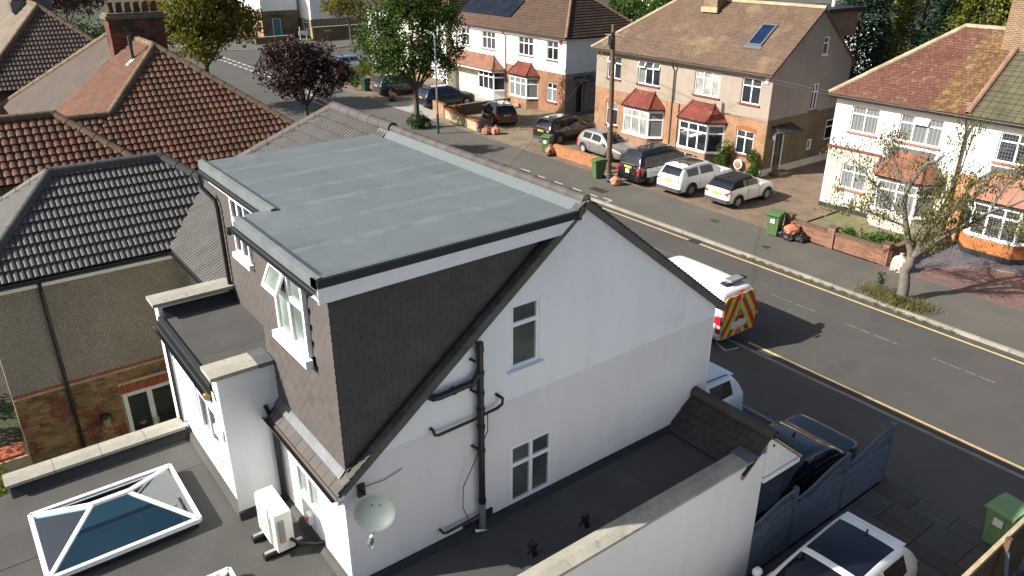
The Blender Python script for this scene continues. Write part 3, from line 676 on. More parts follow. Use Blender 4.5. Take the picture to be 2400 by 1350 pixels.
for yy in (6.08, 7.2):
    vt = obj('roof_vent', MB().lathe([(.09,2.96),(.07,3.0),(.055,3.03),(.055,3.14),(.085,3.15),(.085,3.2),(.04,3.22)], 12, Matrix.Translation((-7.43,yy,0))), blackp, H, smooth=40)
# soil stack on the gable with its branches
px = -8.4
SP = pipe(H, 'soil_pipe', [(px,5.78,3.55),(px,5.78,6.44)], .057, n=14)
obj('grey_pipe_section', MB().tube([(px,5.78,2.96),(px,5.78,3.55)], .06, 14), MFlat('grey_plastic_pipe', (.16,.165,.17), .4), SP, smooth=40)
for z in (3.55,4.55,5.0,5.32,5.62,5.98,6.38): obj('collar', MB().tube([(px,5.78,z-.035),(px,5.78,z+.035)], .069, 14), blackp, SP, smooth=40)
obj('cap', MB().tube([(px,5.78,6.42),(px,5.78,6.5)], .064, 14), blackp, SP, smooth=40)
obj('branch_pipe', MB().tube([(px,5.76,5.98),(px,5.65,5.86),(px,5.05,5.83),(px-.01,4.95,5.84),(px-.1,4.9,5.86)], .056, 12), blackp, SP, smooth=50)
for yy in (5.3,5.6): obj('collar', MB().tube([(px,yy-.025,5.845),(px,yy+.025,5.845)], .067, 12), blackp, SP, smooth=40)
obj('branch_pipe', MB().tube([(px-.09,4.93,5.27),(px-.02,4.93,5.27),(px,4.94,5.2),(px,5.0,5.17),(px,5.76,5.19)], .026, 10), blackp, SP, smooth=50)
obj('branch_pipe', MB().tube([(px,5.78,5.2),(px,6.1,5.22),(px,6.2,5.26),(px,6.21,5.36),(px-.09,6.14,5.42)], .026, 10), blackp, SP, smooth=50)
obj('branch_pipe', MB().tube([(px,5.78,3.28),(px,5.08,3.25),(px,5.02,3.27),(px-.09,5.0,3.3)], .024, 10), blackp, SP, smooth=50)
for z in (4.62,6.2,5.66): obj('pipe_bracket', MB().beam((px,5.7,z), (px-.1,5.66,z+.02), .03, .03), blackp, SP)
cab = [(px+.02,5.9,5.2),(px+.04,5.88,4.9),(px+.03,5.62,4.4),(px,5.42,4.0),(px,5.4,3.6),(px,5.5,3.3),(px+.04,5.68,3.08)]
obj('loose_cable', MB().tube(cab, .008, 6), blackp, H, smooth=60)
obj('torn_flashing_strip', MB().prism([(px+.04,5.6,3.06),(px+.06,5.78,2.98),(px+.09,5.82,2.97),(px+.07,5.6,3.02)], (.006,0,.01)), upvc, H)
obj('pipe_flashing', MB().prism([(-8.498,5.45,2.97),(-8.498,6.05,2.97),(-8.498,6.05,3.22),(-8.498,5.85,3.22),(-8.498,5.85,3.12),(-8.498,5.45,3.12)], (.02,0,0)), felt_edge, H)
# verge tiles down both gable edges, mortar bedding below
vt_m = M('verge_tile_grey', (.085,.078,.068), .8, var=.2, scale=4, rnd=.2, fine=(25,.2))
vt = MB().box(-.12, .03, -.09, .09, -.008, .014); its = []
for sgn, y1 in ((1, 11.72), (-1, 3.36)):
    n = int(abs(y1-7.9)/.097)
    for i in range(n):
        y0 = 7.9+sgn*(.12+i*.097); T = Matrix.Translation((-8.46, y0, rz(y0)+.045)) @ Matrix.Rotation(-sgn*(math.atan(.762)-.12), 4, 'X'); its.append((vt, T, 1))
    obj('verge_bedding', MB().beam((-8.49,7.9,rz(7.9)+.0), (-8.49,y1,rz(y1)+.0), .06, .05), mortar, H)
pieces(H, 'verge_tile', its, vt_m)
# main roof of the pair
pl_tile = M('grey_plain_roof_tile', (.12,.105,.095), .75, var=.15, scale=1.5, fine=(20,.2))
courses(H, 'front_roof_slope', [(-8.42,7.9,8.3),(-8.42,11.75,5.366),(-14.6,11.75,5.366),(-14.6,7.9,8.3)], pl_tile, .1, .015)
courses(H, 'rear_roof_strip', [(-8.43,3.38,4.86),(-8.43,7.8,8.22),(-8.62,7.8,8.22),(-8.62,3.38,4.86)], vt_m, .1, .015, .01)
obj('verge_flashing', MB().beam((-8.575,3.56,5.06), (-8.575,7.6,8.15), .05, .02, (0,-.6,.8)), felt_edge, H)
pinkr = M('purple_grey_ridge_tile', (0.0743,0.0649,0.0622), .75, var=.12, scale=2, rnd=.1, fine=(25,.15), patch=[((0.1045,0.0935,0.0853), 4, .62, .75)])
ridge_tiles(H, 'ridge_tile', (-14.6,7.9,8.29), (-8.5,7.9,8.29), .09, pinkr, .45)
obj('ridge_end_mortar', MB().tube([(-8.52,7.9,8.28),(-8.485,7.9,8.28)], .085, 14), mortar, H)
# dormer: decks, felt strips, rims, fascias, gutter
DR = obj('dormer_roof', MB().box(-11.35,-8.44,3.42,7.78,8.0,8.1).box(-15.0,-11.351,4.0,7.78,8.0,8.1), felt_edge, H)
xs = [-15.0,-14.06,-13.12,-12.18,-11.351,-10.42,-9.5,-8.44]
lapm = M('pale_felt_lap', (.135,.153,.158), .88, var=.06, scale=1, fine=(80,.14), bump=(200,.35,.004), patch=[((.104,.124,.133), 2.2, .4, .6)])
for i, (a, b) in enumerate(zip(xs, xs[1:])):
    ya = 4.0 if b < -11.3 else 3.42
    obj('felt_strip', MB().prism([(a,ya,8.101),(b,ya,8.101),(b,ya,8.113),(a,ya,8.113)], (0,7.78-ya,.03)), felt, DR)
    if i: obj('felt_lap', MB().prism([(a-.14,ya+.12,8.1125),(a+.1,ya+.12,8.1125),(a+.04,ya+.12,8.117),(a-.1,ya+.12,8.117)], (0,7.7-ya-.12,.03)), lapm, DR)
obj('felt_upstand', MB().prism([(-15.0,7.66,8.13),(-15.0,7.78,8.142),(-15.0,7.86,8.29),(-15.0,7.8,8.27)], (6.5,0,0)), felt, DR)
def rim(a, b): obj('felt_rim', MB().prism([(a,3.36 if a > -11.5 else 3.94,7.99),(a,3.36 if a > -11.5 else 3.94,8.15),(a,3.43 if a > -11.5 else 4.01,8.165),(a,3.53 if a > -11.5 else 4.11,8.12),(a,3.53 if a > -11.5 else 4.11,7.99)], (b-a,0,0)), lapm, DR)
rim(-11.36,-8.43); rim(-15.02,-11.37)
obj('felt_rim', MB().prism([(-8.43,3.36,8.0),(-8.43,3.36,8.15),(-8.5,3.36,8.16),(-8.6,3.36,8.12),(-8.6,3.36,8.0)], (0,4.35,.03)), felt, DR)
obj('felt_drip', MB().prism([(-8.429,3.37,8.02),(-8.405,3.37,8.02),(-8.405,3.37,8.14),(-8.429,3.37,8.14)], (0,4.3,.03)), felt_edge, DR)
obj('side_fascia', MB().prism([(-8.45,3.37,7.8),(-8.45,3.37,8.019),(-8.45,7.62,8.045),(-8.45,7.36,7.85)], (.03,0,0)), upvc, H)
obj('rear_fascia', MB().box(-11.36,-8.451,3.4,3.42,7.8,7.99).box(-11.36,-8.451,3.421,3.56,7.8,7.82).box(-14.72,-11.37,3.97,3.99,7.8,7.99), upvc, H)
obj('dormer_end_fascia', MB().box(-15.0,-14.98,4.0,7.6,7.82,8.0), upvc, H)
gutter(H, (-11.5,3.3,7.99), (-8.45,3.3,7.99), .055); gutter(H, (-15.0,3.88,7.99), (-11.4,3.88,7.99), .055)
DW = obj('dormer_wall', MB().box(-11.3,-8.63,3.57,3.62,4.9,8.0).box(-14.6,-11.3,4.07,4.12,5.3,8.0).prism([(-8.61,3.62,4.95),(-8.61,3.62,8.0),(-8.61,7.5,8.0)], (-.05,0,0)).box(-11.32,-11.3,3.62,4.07,5.2,8.0), felt_edge, H)
def vert_items(W, outline, w, g, skip):
    pts = [W @ V((a, 0, z)) for a, z in outline]; fr = Matrix((W.to_3x3().col[0], W.to_3x3().col[2], W.to_3x3().col[1])).transposed().to_4x4(); fr.translation = W.translation
    pp = list(outline)
    if sum(pp[i][0]*pp[(i+1) % len(pp)][1]-pp[(i+1) % len(pp)][0]*pp[i][1] for i in range(len(pp))) < 0: pp.reverse()
    return tile_items(None, w, g, flat_tile(w, g, .008, .002, .009), .5, .0015, (fr, pp), skip=skip)
D1 = WM((0,3.565,0), (1,0,0), (0,-1,0)); D2 = WM((0,4.065,0), (1,0,0), (0,-1,0)); D3 = WM((-8.605,0,0), (0,1,0), (1,0,0))
w1 = (-10.4,-9.3,6.6,7.76); w2 = (-13.62,-12.88,6.72,7.82)
ins = lambda w: (lambda x, z: w[0]-.0 < x < w[1]+.0 and w[2]-.06 < z < w[3]+.02)
it1 = vert_items(D1, [(-11.31,5.02),(-8.59,5.02),(-8.59,7.82),(-11.31,7.82)], .21, .125, ins(w1))
it3 = vert_items(D3, [(3.555,5.03),(3.555,7.83),(7.3,7.83)], .21, .125, None)
it2 = vert_items(D2, [(-14.62,5.46),(-11.3,5.46),(-11.3,7.82),(-14.62,7.82)], .21, .125, ins(w2))
pieces(DW, 'slate', [(a, b, k+5) for a, b, k in it3] + [(a, b, k+2) for a, b, k in it1] + it2, slate_m, 300)
window(H, D1, *w1, 2, .36, glass_f, glass_f, .05, .07, sill=upvc, sillw=.16, sillh=.12, opens=(0,))
window(H, D2, *w2, 2, .4, glass_d, glass_d, .05, .06, sill=upvc, sillw=.14, sillh=.1)
obj('lead_apron', MB().box(-10.5,-9.2,3.52,3.535,6.42,6.5), lead, H)
pipe(H, 'downpipe', [(-14.75,3.86,7.95),(-14.75,3.86,7.7),(-14.45,3.98,7.5),(-14.4,3.99,7.35),(-14.4,3.99,5.5)], .04)
pipe(H, 'downpipe', [(-11.45,3.3,7.95),(-11.5,3.3,7.86)], .04)
# slated eaves strip and lead above the rear window
ES = slab_under(H, 'eaves_slope', [(-11.1,3.34,4.8),(-8.44,3.34,4.8),(-8.44,3.6,5.04),(-11.1,3.6,5.04)], slate_m, .05)
pieces(ES, 'eaves_slate', tile_items([(-11.1,3.34,4.8),(-8.42,3.34,4.8),(-8.42,3.56,5.003),(-11.1,3.56,5.003)], .24, .2, flat_tile(.24,.2,.012,.004), .5, .004), slate_m)
obj('lead_flashing_strip', MB().prism([(-11.1,3.46,4.935),(-11.1,3.54,5.01),(-11.1,3.55,5.07),(-11.1,3.535,5.05),(-11.1,3.45,4.955)], (2.5,0,0)), lead, H)
gutter(H, (-11.1,3.28,4.79), (-8.44,3.28,4.79), .06, brownp)
obj('eaves_fascia', MB().box(-11.04,-8.45,3.33,3.35,4.64,4.78).box(-11.04,-8.45,3.351,3.449,4.64,4.66), upvc, H)
obj('eaves_box_end', MB().box(-8.6,-8.48,3.352,3.44,4.6,4.78), upvc, H)
# ------------------------------------------------------------------ things on the white house
dish_m = MFlat('grey_green_dish', (.12,.145,.14), .5)
D = thing('satellite_dish', 'grey oval satellite dish on the shaded gable wall', 'satellite dish', (-8.45,3.78,4.5), world=True)
nrm = V((.62,-.5,.5)).normalized(); xa = V((0,0,1)).cross(nrm).normalized(); ya = nrm.cross(xa)
mt = Matrix((xa, ya, nrm)).transposed().to_4x4(); mt.translation = V((-8.12,3.74,4.55))
pr = [(.001,0)] + [(.29*k/7, .06*(k/7)**2) for k in range(1, 8)] + [(.303,.062),(.303,.05)] + [(.29*k/7, .06*(k/7)**2-.012) for k in range(7, 0, -1)] + [(.001,-.012)]
obj('reflector', MB().lathe(pr, 28, mt @ Matrix.Diagonal((1,.88,1,1))), dish_m, D, smooth=60)
P = lambda a, b, c_: mt @ V((a, b, c_))
obj('feed_arm', MB().tube([P(0,-.24,.02), P(0,-.36,.2)], .014, 8), dish_m, D); obj('receiver', MB().tube([P(0,-.33,.2), P(0,-.37,.24), P(0,-.4,.33)], [.03,.045,.03], 10), dish_m, D, smooth=50)
obj('receiver_cap', MB().tube([P(.0,-.33,.19), P(.0,-.3,.165)], .03, 10), upvc, D); obj('feed_cable', MB().tube([P(.02,-.4,.32), P(.03,-.46,.26), P(.02,-.44,.16)], .006, 6), upvc, D)
obj('mast', MB().tube([P(0,.05,-.02), P(0,.06,-.12), (-8.4,3.72,4.7), (-8.49,3.72,4.7)], .02, 8), blackp, D)
obj('wall_bracket', MB().box(-8.5,-8.47,3.66,3.78,4.6,4.82), blackp, D); obj('cable', MB().tube([(-8.48,3.75,4.75),(-8.48,4.1,4.72),(-8.485,4.4,4.78)], .006, 6), blackp, D)
for q in ((.06,.1),(-.06,.1),(.05,-.2),(-.05,-.2)): obj('bolt', MB().tube([P(q[0],q[1],.008+.06*(math.hypot(*q)/.33)**2-.012), P(q[0],q[1],.02+.06*(math.hypot(*q)/.33)**2-.004)], .008, 6), blackp, D)

acw = MFlat('cream_white_casing', (.72,.71,.63), .45)
A = thing('air_conditioning_unit', 'cream air conditioning unit on black feet on the flat roof', 'air conditioner', (-10.1,2.92,3.0), world=True)
obj('casing', MB().box(-10.5,-9.73,2.78,3.06,3.12,3.84), acw, A)
for i in range(6): obj('top_rib', MB().box(-10.48,-9.75,2.8+.045*i,2.825+.045*i,3.84,3.847), acw, A)
obj('front_panel', MB().box(-10.49,-9.98,2.755,2.78,3.14,3.82), acw, A)
g = MB()
for i in range(9): g.tube([(-10.24+(.05+.022*i)*math.cos(k*math.pi/10),2.752,3.48+(.05+.022*i)*math.sin(k*math.pi/10)) for k in range(21)], .004, 4, False)
obj('fan_grille', g, acw, A)
silv = MFlat('silver_grey', (.42,.43,.44), .35, .6)
obj('service_cover', MB().box(-9.73,-9.70,2.84,2.92,3.3,3.72), silv, A); obj('warning_sticker', MB().box(-9.7,-9.697,2.85,2.91,3.32,3.38), MFlat('orange_sticker', (.6,.28,.03), .5), A)
obj('grab_strip', MB().box(-9.94,-9.9,2.765,2.779,3.2,3.7), silv, A)
for x in (-10.36,-9.86): obj('rubber_foot', MB().box(x-.06,x+.06,2.58,3.24,3.005,3.09), blackp, A); obj('foot_rail', MB().box(x-.03,x+.03,2.6,3.22,3.09,3.12), silv, A)
obj('insulated_pipe', MB().tube([(-9.74,3.0,3.3),(-9.6,3.1,3.24),(-9.5,3.3,3.2),(-9.5,3.44,3.16)], .03, 8), blackp, A, smooth=60)
I = obj('isolator_switch', MB().box(-9.95,-9.8,3.36,3.45,3.32,3.5), upvc, H); obj('red_knob', MB().tube([(-9.88,3.36,3.41),(-9.88,3.32,3.41)], .035, 10), MFlat('red_plastic', (.6,.05,.02), .4), I)
obj('isolator_cable', MB().tube([(-9.86,3.42,3.33),(-9.84,3.38,3.2),(-9.72,3.36,3.16),(-9.68,3.2,3.22)], .01, 6), blackp, I, smooth=60)

def MLantern():
    nb = NB('tinted_lantern_glass'); t = nb.t; g = nb.n('BsdfGlossy'); g.inputs['Roughness'].default_value = .02; g.inputs['Color'].default_value = (.9,.95,1,1)
    tr = nb.n('BsdfTransparent'); tr.inputs[0].default_value = (.68,.86,.9,1)
    fr = nb.n('Fresnel'); fr.inputs[0].default_value = 1.5; mx = nb.n('MixShader'); nb.l(nb.math('ADD', fr.outputs[0], .07, True), mx.inputs[0]); nb.l(tr.outputs[0], mx.inputs[1]); nb.l(g.outputs[0], mx.inputs[2])
    nb.l(mx.outputs[0], t.nodes['Material Output'].inputs[0]); return nb.mat
lglass = MLantern()
room_w = M('room_pale_wall', (.72,.84,.84), .8); room_f = M('room_blue_furniture', (.03,.06,.2), .5, var=.5, scale=3)
def lantern(x0, label, deep=True):
    x1, y0, y1 = x0+1.78, -.22, 2.02; xm = (x0+x1)/2; zb, zr_ = 3.17, 3.58; ra, rb = y0+.86, y1-.86
    L = thing('roof_lantern', label, 'roof lantern', (xm, .9, 3.0), world=True)
    obj('curb', MB().box(x0+.05,x1-.05,y0+.05,y0+.1,2.9,3.13).box(x0+.05,x1-.05,y1-.1,y1-.05,2.9,3.13).box(x0+.05,x0+.1,y0+.1,y1-.1,2.9,3.13).box(x1-.1,x1-.05,y0+.1,y1-.1,2.9,3.13), felt_edge, L)
    C4 = [V((x0,y0,zb)), V((x1,y0,zb)), V((x1,y1,zb)), V((x0,y1,zb))]; r0, r1 = V((xm,ra,zr_)), V((xm,rb,zr_))
    for a, b in zip(C4, C4[1:]+C4[:1]): obj('base_rail', MB().beam(a, b, .07, .08), upvc, L)
    for a, b in ((C4[0],r0),(C4[1],r0),(C4[2],r1),(C4[3],r1)): obj('hip_bar', MB().beam(a, b, .065, .05), upvc, L)
    obj('ridge_bar', MB().beam(r0-V((0,.03,0)), r1+V((0,.03,0)), .08, .06), upvc, L)
    for poly in ([C4[0],C4[1],r0],[C4[1],C4[2],r1,r0],[C4[2],C4[3],r1],[C4[3],C4[0],r0,r1]): obj('pane', MB().prism(poly, (0,0,-.012)), lglass, L, fix=True)
    obj('navy_furniture', MB().box(x0+.55,x1+.25,y0+.5,y1+.1,1.0,1.5), room_f, L)  # solid navy box standing for dark-blue furniture in the room below
    wl = MB()
    for q in ((x0-.3,x1+.3,y0-.3,y0-.25),(x0-.3,x1+.3,y1+.25,y1+.3)): wl.box(q[0],q[1],q[2],q[3],.3,2.6)
    for q in ((x0-.35,x0-.3),(x1+.3,x1+.35)): wl.box(q[0],q[1],y0-.3,y1+.3,.3,2.6)
    obj('well_lining', wl.box(x0-.3,x1+.3,y0-.3,y1+.3,.28,.33), room_w, L)
    obj('well_shaft', MB().box(x0+.1,x0+.12,y0+.1,y1-.1,2.6,3.12).box(x1-.12,x1-.1,y0+.1,y1-.1,2.6,3.12).box(x0+.12,x1-.12,y0+.1,y0+.12,2.6,3.12).box(x0+.12,x1-.12,y1-.12,y1-.1,2.6,3.12), room_w, L)
for o_ in (GR,): # leave the wells open: the deck under the strips is cut round them
    bpy.data.objects.remove(o_) if False else None
lantern(-13.0, 'white framed glass roof lantern beside the parapet with pale copings'); lantern(-9.8, 'white framed glass roof lantern between the gable corner and the air conditioner')
dm = MB()
for a, b in ((-14.1,-12.85),(-11.35,-9.65),(-7.97,-6.9)): dm.box(a,b,-6.2,3.44,2.55,2.62)
for a, b in ((-12.85,-11.35),(-9.65,-7.97)): dm.box(a,b,-6.2,-.1,2.55,2.62).box(a,b,1.9,3.44,2.55,2.62)
GR.data = dm.mesh('rear_flat_roof', None, True); setmat(GR.data, felt_edge)

# ------------------------------------------------------------------ attached neighbour with the dark tiled hipped roof
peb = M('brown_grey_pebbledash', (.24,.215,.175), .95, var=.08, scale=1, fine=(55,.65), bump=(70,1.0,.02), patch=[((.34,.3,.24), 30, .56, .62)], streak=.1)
N = thing('neighbour_house', 'pebbledashed house with dark grey double roman tiled hipped roof', 'house', (-18,7,0), world=True)
PT = roman_tile(.25, .29); PS = roman_tile(.45, .3, .042, .036); PM = roman_tile(.36, .3)
def roof(parent, name, poly, mat, under, w=.25, g=.29, limit=300, jit=.0025, shift=0, wgt=0, proto=None):
    sl_ = slab_under(parent, name, poly, under, .06, .01)
    return sl_, [(a, b, k+wgt) for a, b, k in tile_items(poly, w, g, proto or PT, shift, jit)]
def rp(y): return 8.3-.762*(7.9-y)
s1, i1 = roof(N, 'wing_roof_slope', [(-18.5,-.17,5.25),(-18.5,3.95,5.25),(-19.93,5.36,6.34),(-20.72,4.55,6.95),(-20.72,2.05,6.95)], dtile, felt_edge)
pieces(s1, 'roof_tile', i1, dtile, 300, smooth=45)
s2, i2 = roof(N, 'wing_hip_slope', [(-18.5,-.17,5.25),(-20.72,2.05,6.95),(-22.94,-.17,5.25)], dtile, felt_edge); pieces(s2, 'roof_tile', i2, dtile, 60, smooth=45)
s3, i3 = roof(N, 'rear_roof_slope', [(-14.6,7.9,8.3),(-17.46,7.9,8.3),(-19.95,5.41,rp(5.41)),(-18.57,3.92,rp(3.92)),(-14.62,3.92,rp(3.92))], dtile, felt_edge); pieces(s3, 'roof_tile', i3, dtile, 200, smooth=45)
slab_under(N, 'wing_far_slope', [(-22.94,-.17,5.25),(-20.72,2.05,6.95),(-20.72,4.5,6.95),(-22.94,6.7,5.25)], dtile); slab_under(N, 'front_roof_slope', [(-14.6,7.9,8.3),(-14.6,11.75,5.36),(-21.36,11.8,5.33),(-17.46,7.9,8.3)], dtile)
slab_under(N, 'end_roof_slope', [(-17.46,7.9,8.3),(-21.36,11.8,5.33),(-21.36,4.0,5.33)], dtile)
grid_t = M('dark_grey_ridge_tile', (0.0723,0.0706,0.0654), .65, var=.1, scale=3, rnd=.08, fine=(30,.12))
for a, b in (((-17.46,7.9,8.3),(-14.6,7.9,8.3)),((-20.72,2.05,6.93),(-20.72,4.52,6.93)),((-20.72,2.05,6.93),(-18.5,-.17,5.23)),((-20.72,2.05,6.93),(-22.9,-.13,5.23)),((-20.72,4.52,6.93),(-19.9,5.36,6.34)),((-17.46,7.9,8.28),(-19.9,5.46,6.45))): ridge_tiles(N, 'ridge_tile', a, b, .13, grid_t if a[1] < 7 else pinkr, .47)
obj('valley_gutter', MB().beam((-18.52,3.93,5.27), (-19.95,5.4,6.37), .16, .03), felt_edge, N)
obj('hip_end_cap', MB().tube([(-19.86,5.4,6.33),(-19.68,5.58,6.24)], .12, 12), M('yellow_grey_cap', (.16,.16,.12), .7), N)
NW = WM((-18.75,0,0), (0,1,0), (1,0,0)); hd = [(2.2,3.46,-.1,1.73)]
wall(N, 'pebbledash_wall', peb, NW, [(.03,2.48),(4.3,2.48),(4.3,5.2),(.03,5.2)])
BK = wall(N, 'brick_wall', mortar, WM((-18.77,0,0), (0,1,0), (1,0,0)), [(.03,-.1),(4.3,-.1),(4.3,2.48),(.03,2.48)], hd, .12)
stock = M('yellow_stock_brick', (.2,.13,.062), .9, var=.25, scale=2, rnd=.35, fine=(25,.2), patch=[((.15,.055,.032), 1.6, .5, .56), ((.09,.075,.06), 3.1, .6, .66)], bump=(40,.4))
redb = M('orange_red_brick', (.26,.07,.035), .85, var=.15, scale=4, rnd=.15, fine=(25,.2), bump=(40,.4))
pieces(BK, 'brick', brick_items(WM((-18.765,0,0), (0,1,0), (1,0,0)), .04, 4.2, .4, 2.4, [(2.18,3.5,-.2,1.98)], proud=.014), stock, 300)
sb = MB().box(0,.065,-.03,.02,0,.215)
pieces(BK, 'soldier_brick', [(sb, NW @ Matrix.Translation((2.2+i*.075,0,1.745)) , 1) for i in range(17)], redb)
hb = MB().box(0,.1,-.03,.018,0,.065); pieces(BK, 'header_brick', [(hb, NW @ Matrix.Translation((.04+i*.108,0,2.412)), 1) for i in range(38)], redb)
dgrey = MFlat('pale_grey_door_plastic', (.6,.61,.58), .4)
FD = window(N, NW, 2.22, 3.44, -.08, 1.72, 2, None, None, glass_d, -.06, .1, dgrey); FD.name = 'french_doors'
for q in (2.78, 2.9): obj('door_handle', MB().box(-18.74,-18.69,q-.012,q+.012,.7,.86), silv, FD)
pot = M('terracotta', (.3,.16,.08), .85, fine=(20,.2))
obj('sill_pot', MB().lathe([(.05,.55),(.1,.6),(.15,.75),(.16,.8)], 14, Matrix.Translation((-18.95,2.55,0))), pot, N)
LN = obj('wall_lantern', MB().lathe([(.03,1.32),(.13,1.34),(.12,1.4),(.03,1.46)], 8, Matrix.Translation((-18.6,1.74,0))), blackp, N); obj('lantern_glass', MB().lathe([(.08,1.12),(.1,1.32)], 8, Matrix.Translation((-18.6,1.74,0))), MGlass('lantern_glass', (.25,.24,.16), .1), LN)
wall(N, 'wing_rear_wall', M('sunlit_tone_pebbledash', (.5,.45,.34), .95, fine=(55,.3), bump=(70,.6,.02)), WM((0,.03,0), (1,0,0), (0,-1,0)), [(-22.7,0),(-18.75,0),(-18.75,5.2),(-22.7,5.2)])  # paler pebbledash: sunlight on the rear walls put into the colour
wall(N, 'rear_wall', M('sunlit_tone_pebbledash', (.5,.45,.34)), WM((0,4.25,0), (1,0,0), (0,-1,0)), [(-18.75,0),(-14.5,0),(-14.5,5.3),(-18.75,5.3)])
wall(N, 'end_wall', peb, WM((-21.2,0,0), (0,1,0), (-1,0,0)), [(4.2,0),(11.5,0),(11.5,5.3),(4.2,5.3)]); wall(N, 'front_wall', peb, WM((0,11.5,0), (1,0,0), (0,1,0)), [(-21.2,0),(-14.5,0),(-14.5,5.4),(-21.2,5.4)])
gutter(N, (-18.42,-.15,5.2), (-18.42,3.9,5.2), .06); gutter(N, (-18.4,3.86,5.26), (-14.7,3.86,5.26), .06)
obj('fascia', MB().box(-18.51,-18.49,-.1,4.0,5.03,5.2).box(-18.74,-18.511,-.1,4.0,5.03,5.05), dgrey, N); obj('fascia', MB().box(-18.48,-14.7,3.92,3.94,5.12,5.28).box(-18.48,-14.7,3.941,4.24,5.12,5.14), upvc, N)
pipe(N, 'downpipe', [(-18.42,1.12,5.15),(-18.5,1.12,5.0),(-18.68,1.13,4.85),(-18.68,1.15,0)], .04)
obj('garden_wall', MB().box(-19.35,-18.77,.031-1.3,.03,0,.9), mortar, N)
for i in range(11): obj('coping_tile', MB().box(-19.38,-18.85,-1.35+i*.12,-1.235+i*.12,.9,.96), redb, N)

# ------------------------------------------------------------------ red-tiled house beyond, with the big chimney
Rd = thing('red_roofed_house', 'house with rust red tiled hipped roof and tall brick chimney', 'house', (-33,7.8,0), world=True)
und = M('roof_under_brown', (.06,.03,.02), .9)
def rr(y): return 8.15-.77*(7.87-y)
s1, i1 = roof(Rd, 'end_roof_slope', [(-33.4,7.87,8.15),(-28.5,12.77,4.38),(-28.5,2.97,4.38)], otile, und, .45, .3, proto=PS)
pieces(s1, 'roof_tile', i1, otile, 300, smooth=45)
s1b, i1b = roof(Rd, 'link_roof_slope', [(-29.6,4.06,5.22),(-29.6,2.2,5.22),(-30.9,2.2,6.22),(-30.9,5.36,6.22)], otile, und, .45, .3, proto=PS); pieces(s1b, 'roof_tile', i1b, otile, 120, smooth=45)
s2, i2 = roof(Rd, 'rear_roof_slope', [(-33.4,7.87,8.15),(-36.75,7.87,8.15),(-36.75,4.1,rr(4.1)),(-32.2,4.1,rr(4.1)),(-30.9,5.37,6.22)], otile2, und, .45, .3, proto=PS); pieces(s2, 'roof_tile', i2, otile2, 220, smooth=45)
courses(Rd, 'weathered_roof_slope', [(-36.77,7.87,8.15),(-40.1,7.87,8.15),(-45.2,3.2,4.55),(-36.77,3.2,4.55)], worn, .11, .018)
slab_under(Rd, 'front_roof_slope', [(-33.4,7.87,8.15),(-29.6,11.67,5.22),(-44,11.67,5.22),(-40.1,7.87,8.15)], otile); slab_under(Rd, 'far_roof_slope', [(-40.1,7.87,8.15),(-44,11.67,5.22),(-45.2,3.2,4.55)], otile)
s3, i3 = roof(Rd, 'wing_roof_slope', [(-26.85,-1.2,5.22),(-26.85,5.4,5.22),(-28.9,3.36,6.8),(-28.9,.8,6.8)], otile, und, .45, .3, proto=PS); pieces(s3, 'roof_tile', i3, otile, 200, smooth=45)
slab_under(Rd, 'wing_far_slope', [(-30.95,-1.2,5.22),(-28.9,.8,6.8),(-28.9,3.36,6.8),(-30.95,5.4,5.22)], otile); slab_under(Rd, 'wing_inner_slope', [(-26.85,5.4,5.22),(-28.9,3.36,6.8),(-30.95,5.4,5.22)], otile); slab_under(Rd, 'wing_rear_slope', [(-26.85,-1.2,5.22),(-28.9,.8,6.8),(-30.95,-1.2,5.22)], otile)
for a, b in (((-33.4,7.87,8.14),(-28.5,12.77,4.36)),((-33.4,7.87,8.14),(-30.9,5.37,6.2)),((-30.9,5.37,6.2),(-30.9,2.9,6.2)),((-33.4,7.87,8.14),(-36.2,7.87,8.14)),((-28.9,3.36,6.79),(-26.8,5.46,5.18)),((-28.9,.8,6.79),(-28.9,3.36,6.79)),((-40.1,7.87,8.14),(-45.2,3.2,4.53)),((-40.1,7.87,8.14),(-37.2,7.87,8.14))): ridge_tiles(Rd, 'ridge_tile', a, b, .14, orid, .5)
rbr = MBrick('red_brown_brick', (.2,.08,.05), (.15,.06,.04), (.3,.26,.2))
for nm, q in (('main_walls', (-44,-29.9,4.4,11.3,0,5.3)), ('wing_walls', (-30.7,-27.1,-.9,5.2,0,5.3))): obj(nm, MB().box(*q), rbr, Rd)
CHm = obj('chimney', MB().box(-37.18,-36.32,6.97,9.1,6.9,9.12), mortar, Rd)
chb = M('sooty_red_brick', (.14,.045,.028), .9, var=.2, scale=2.5, rnd=.25, fine=(20,.2), patch=[((.035,.026,.024), 1.3, .5, .58), ((.12,.09,.05), 4, .62, .7)])
its = brick_items(WM((-36.32,0,0), (0,1,0), (1,0,0)), 6.97, 9.1, 7.2, 8.92, proud=.02) + brick_items(WM((0,6.97,0), (1,0,0), (0,-1,0)), -37.18, -36.32, 7.2, 8.92, proud=.02)
pieces(CHm, 'brick', its, chb, 300)
cemc = M('lichened_cement', (.13,.12,.075), .9, var=.2, scale=4, fine=(20,.25))
obj('chimney_cap', MB().box(-37.3,-36.2,6.85,9.22,8.93,9.06).box(-37.22,-36.28,6.93,9.14,9.06,9.16), cemc, CHm)
for i in range(6): obj('chimney_pot', MB().lathe([(.14,9.14),(.15,9.2),(.12,9.24),(.115,9.5),(.14,9.52),(.14,9.56)], 12, Matrix.Translation((-36.75,7.2+i*.34,0))), M('red_clay_pot', (.1,.04,.026), .85, var=.2, fine=(15,.2), rnd=.2), CHm, smooth=40)
obj('lead_flashing', MB().beam((-36.28,6.9,rr(6.9)+.03), (-36.28,7.87,rr(7.87)+.03), .14, .05), lead, CHm)
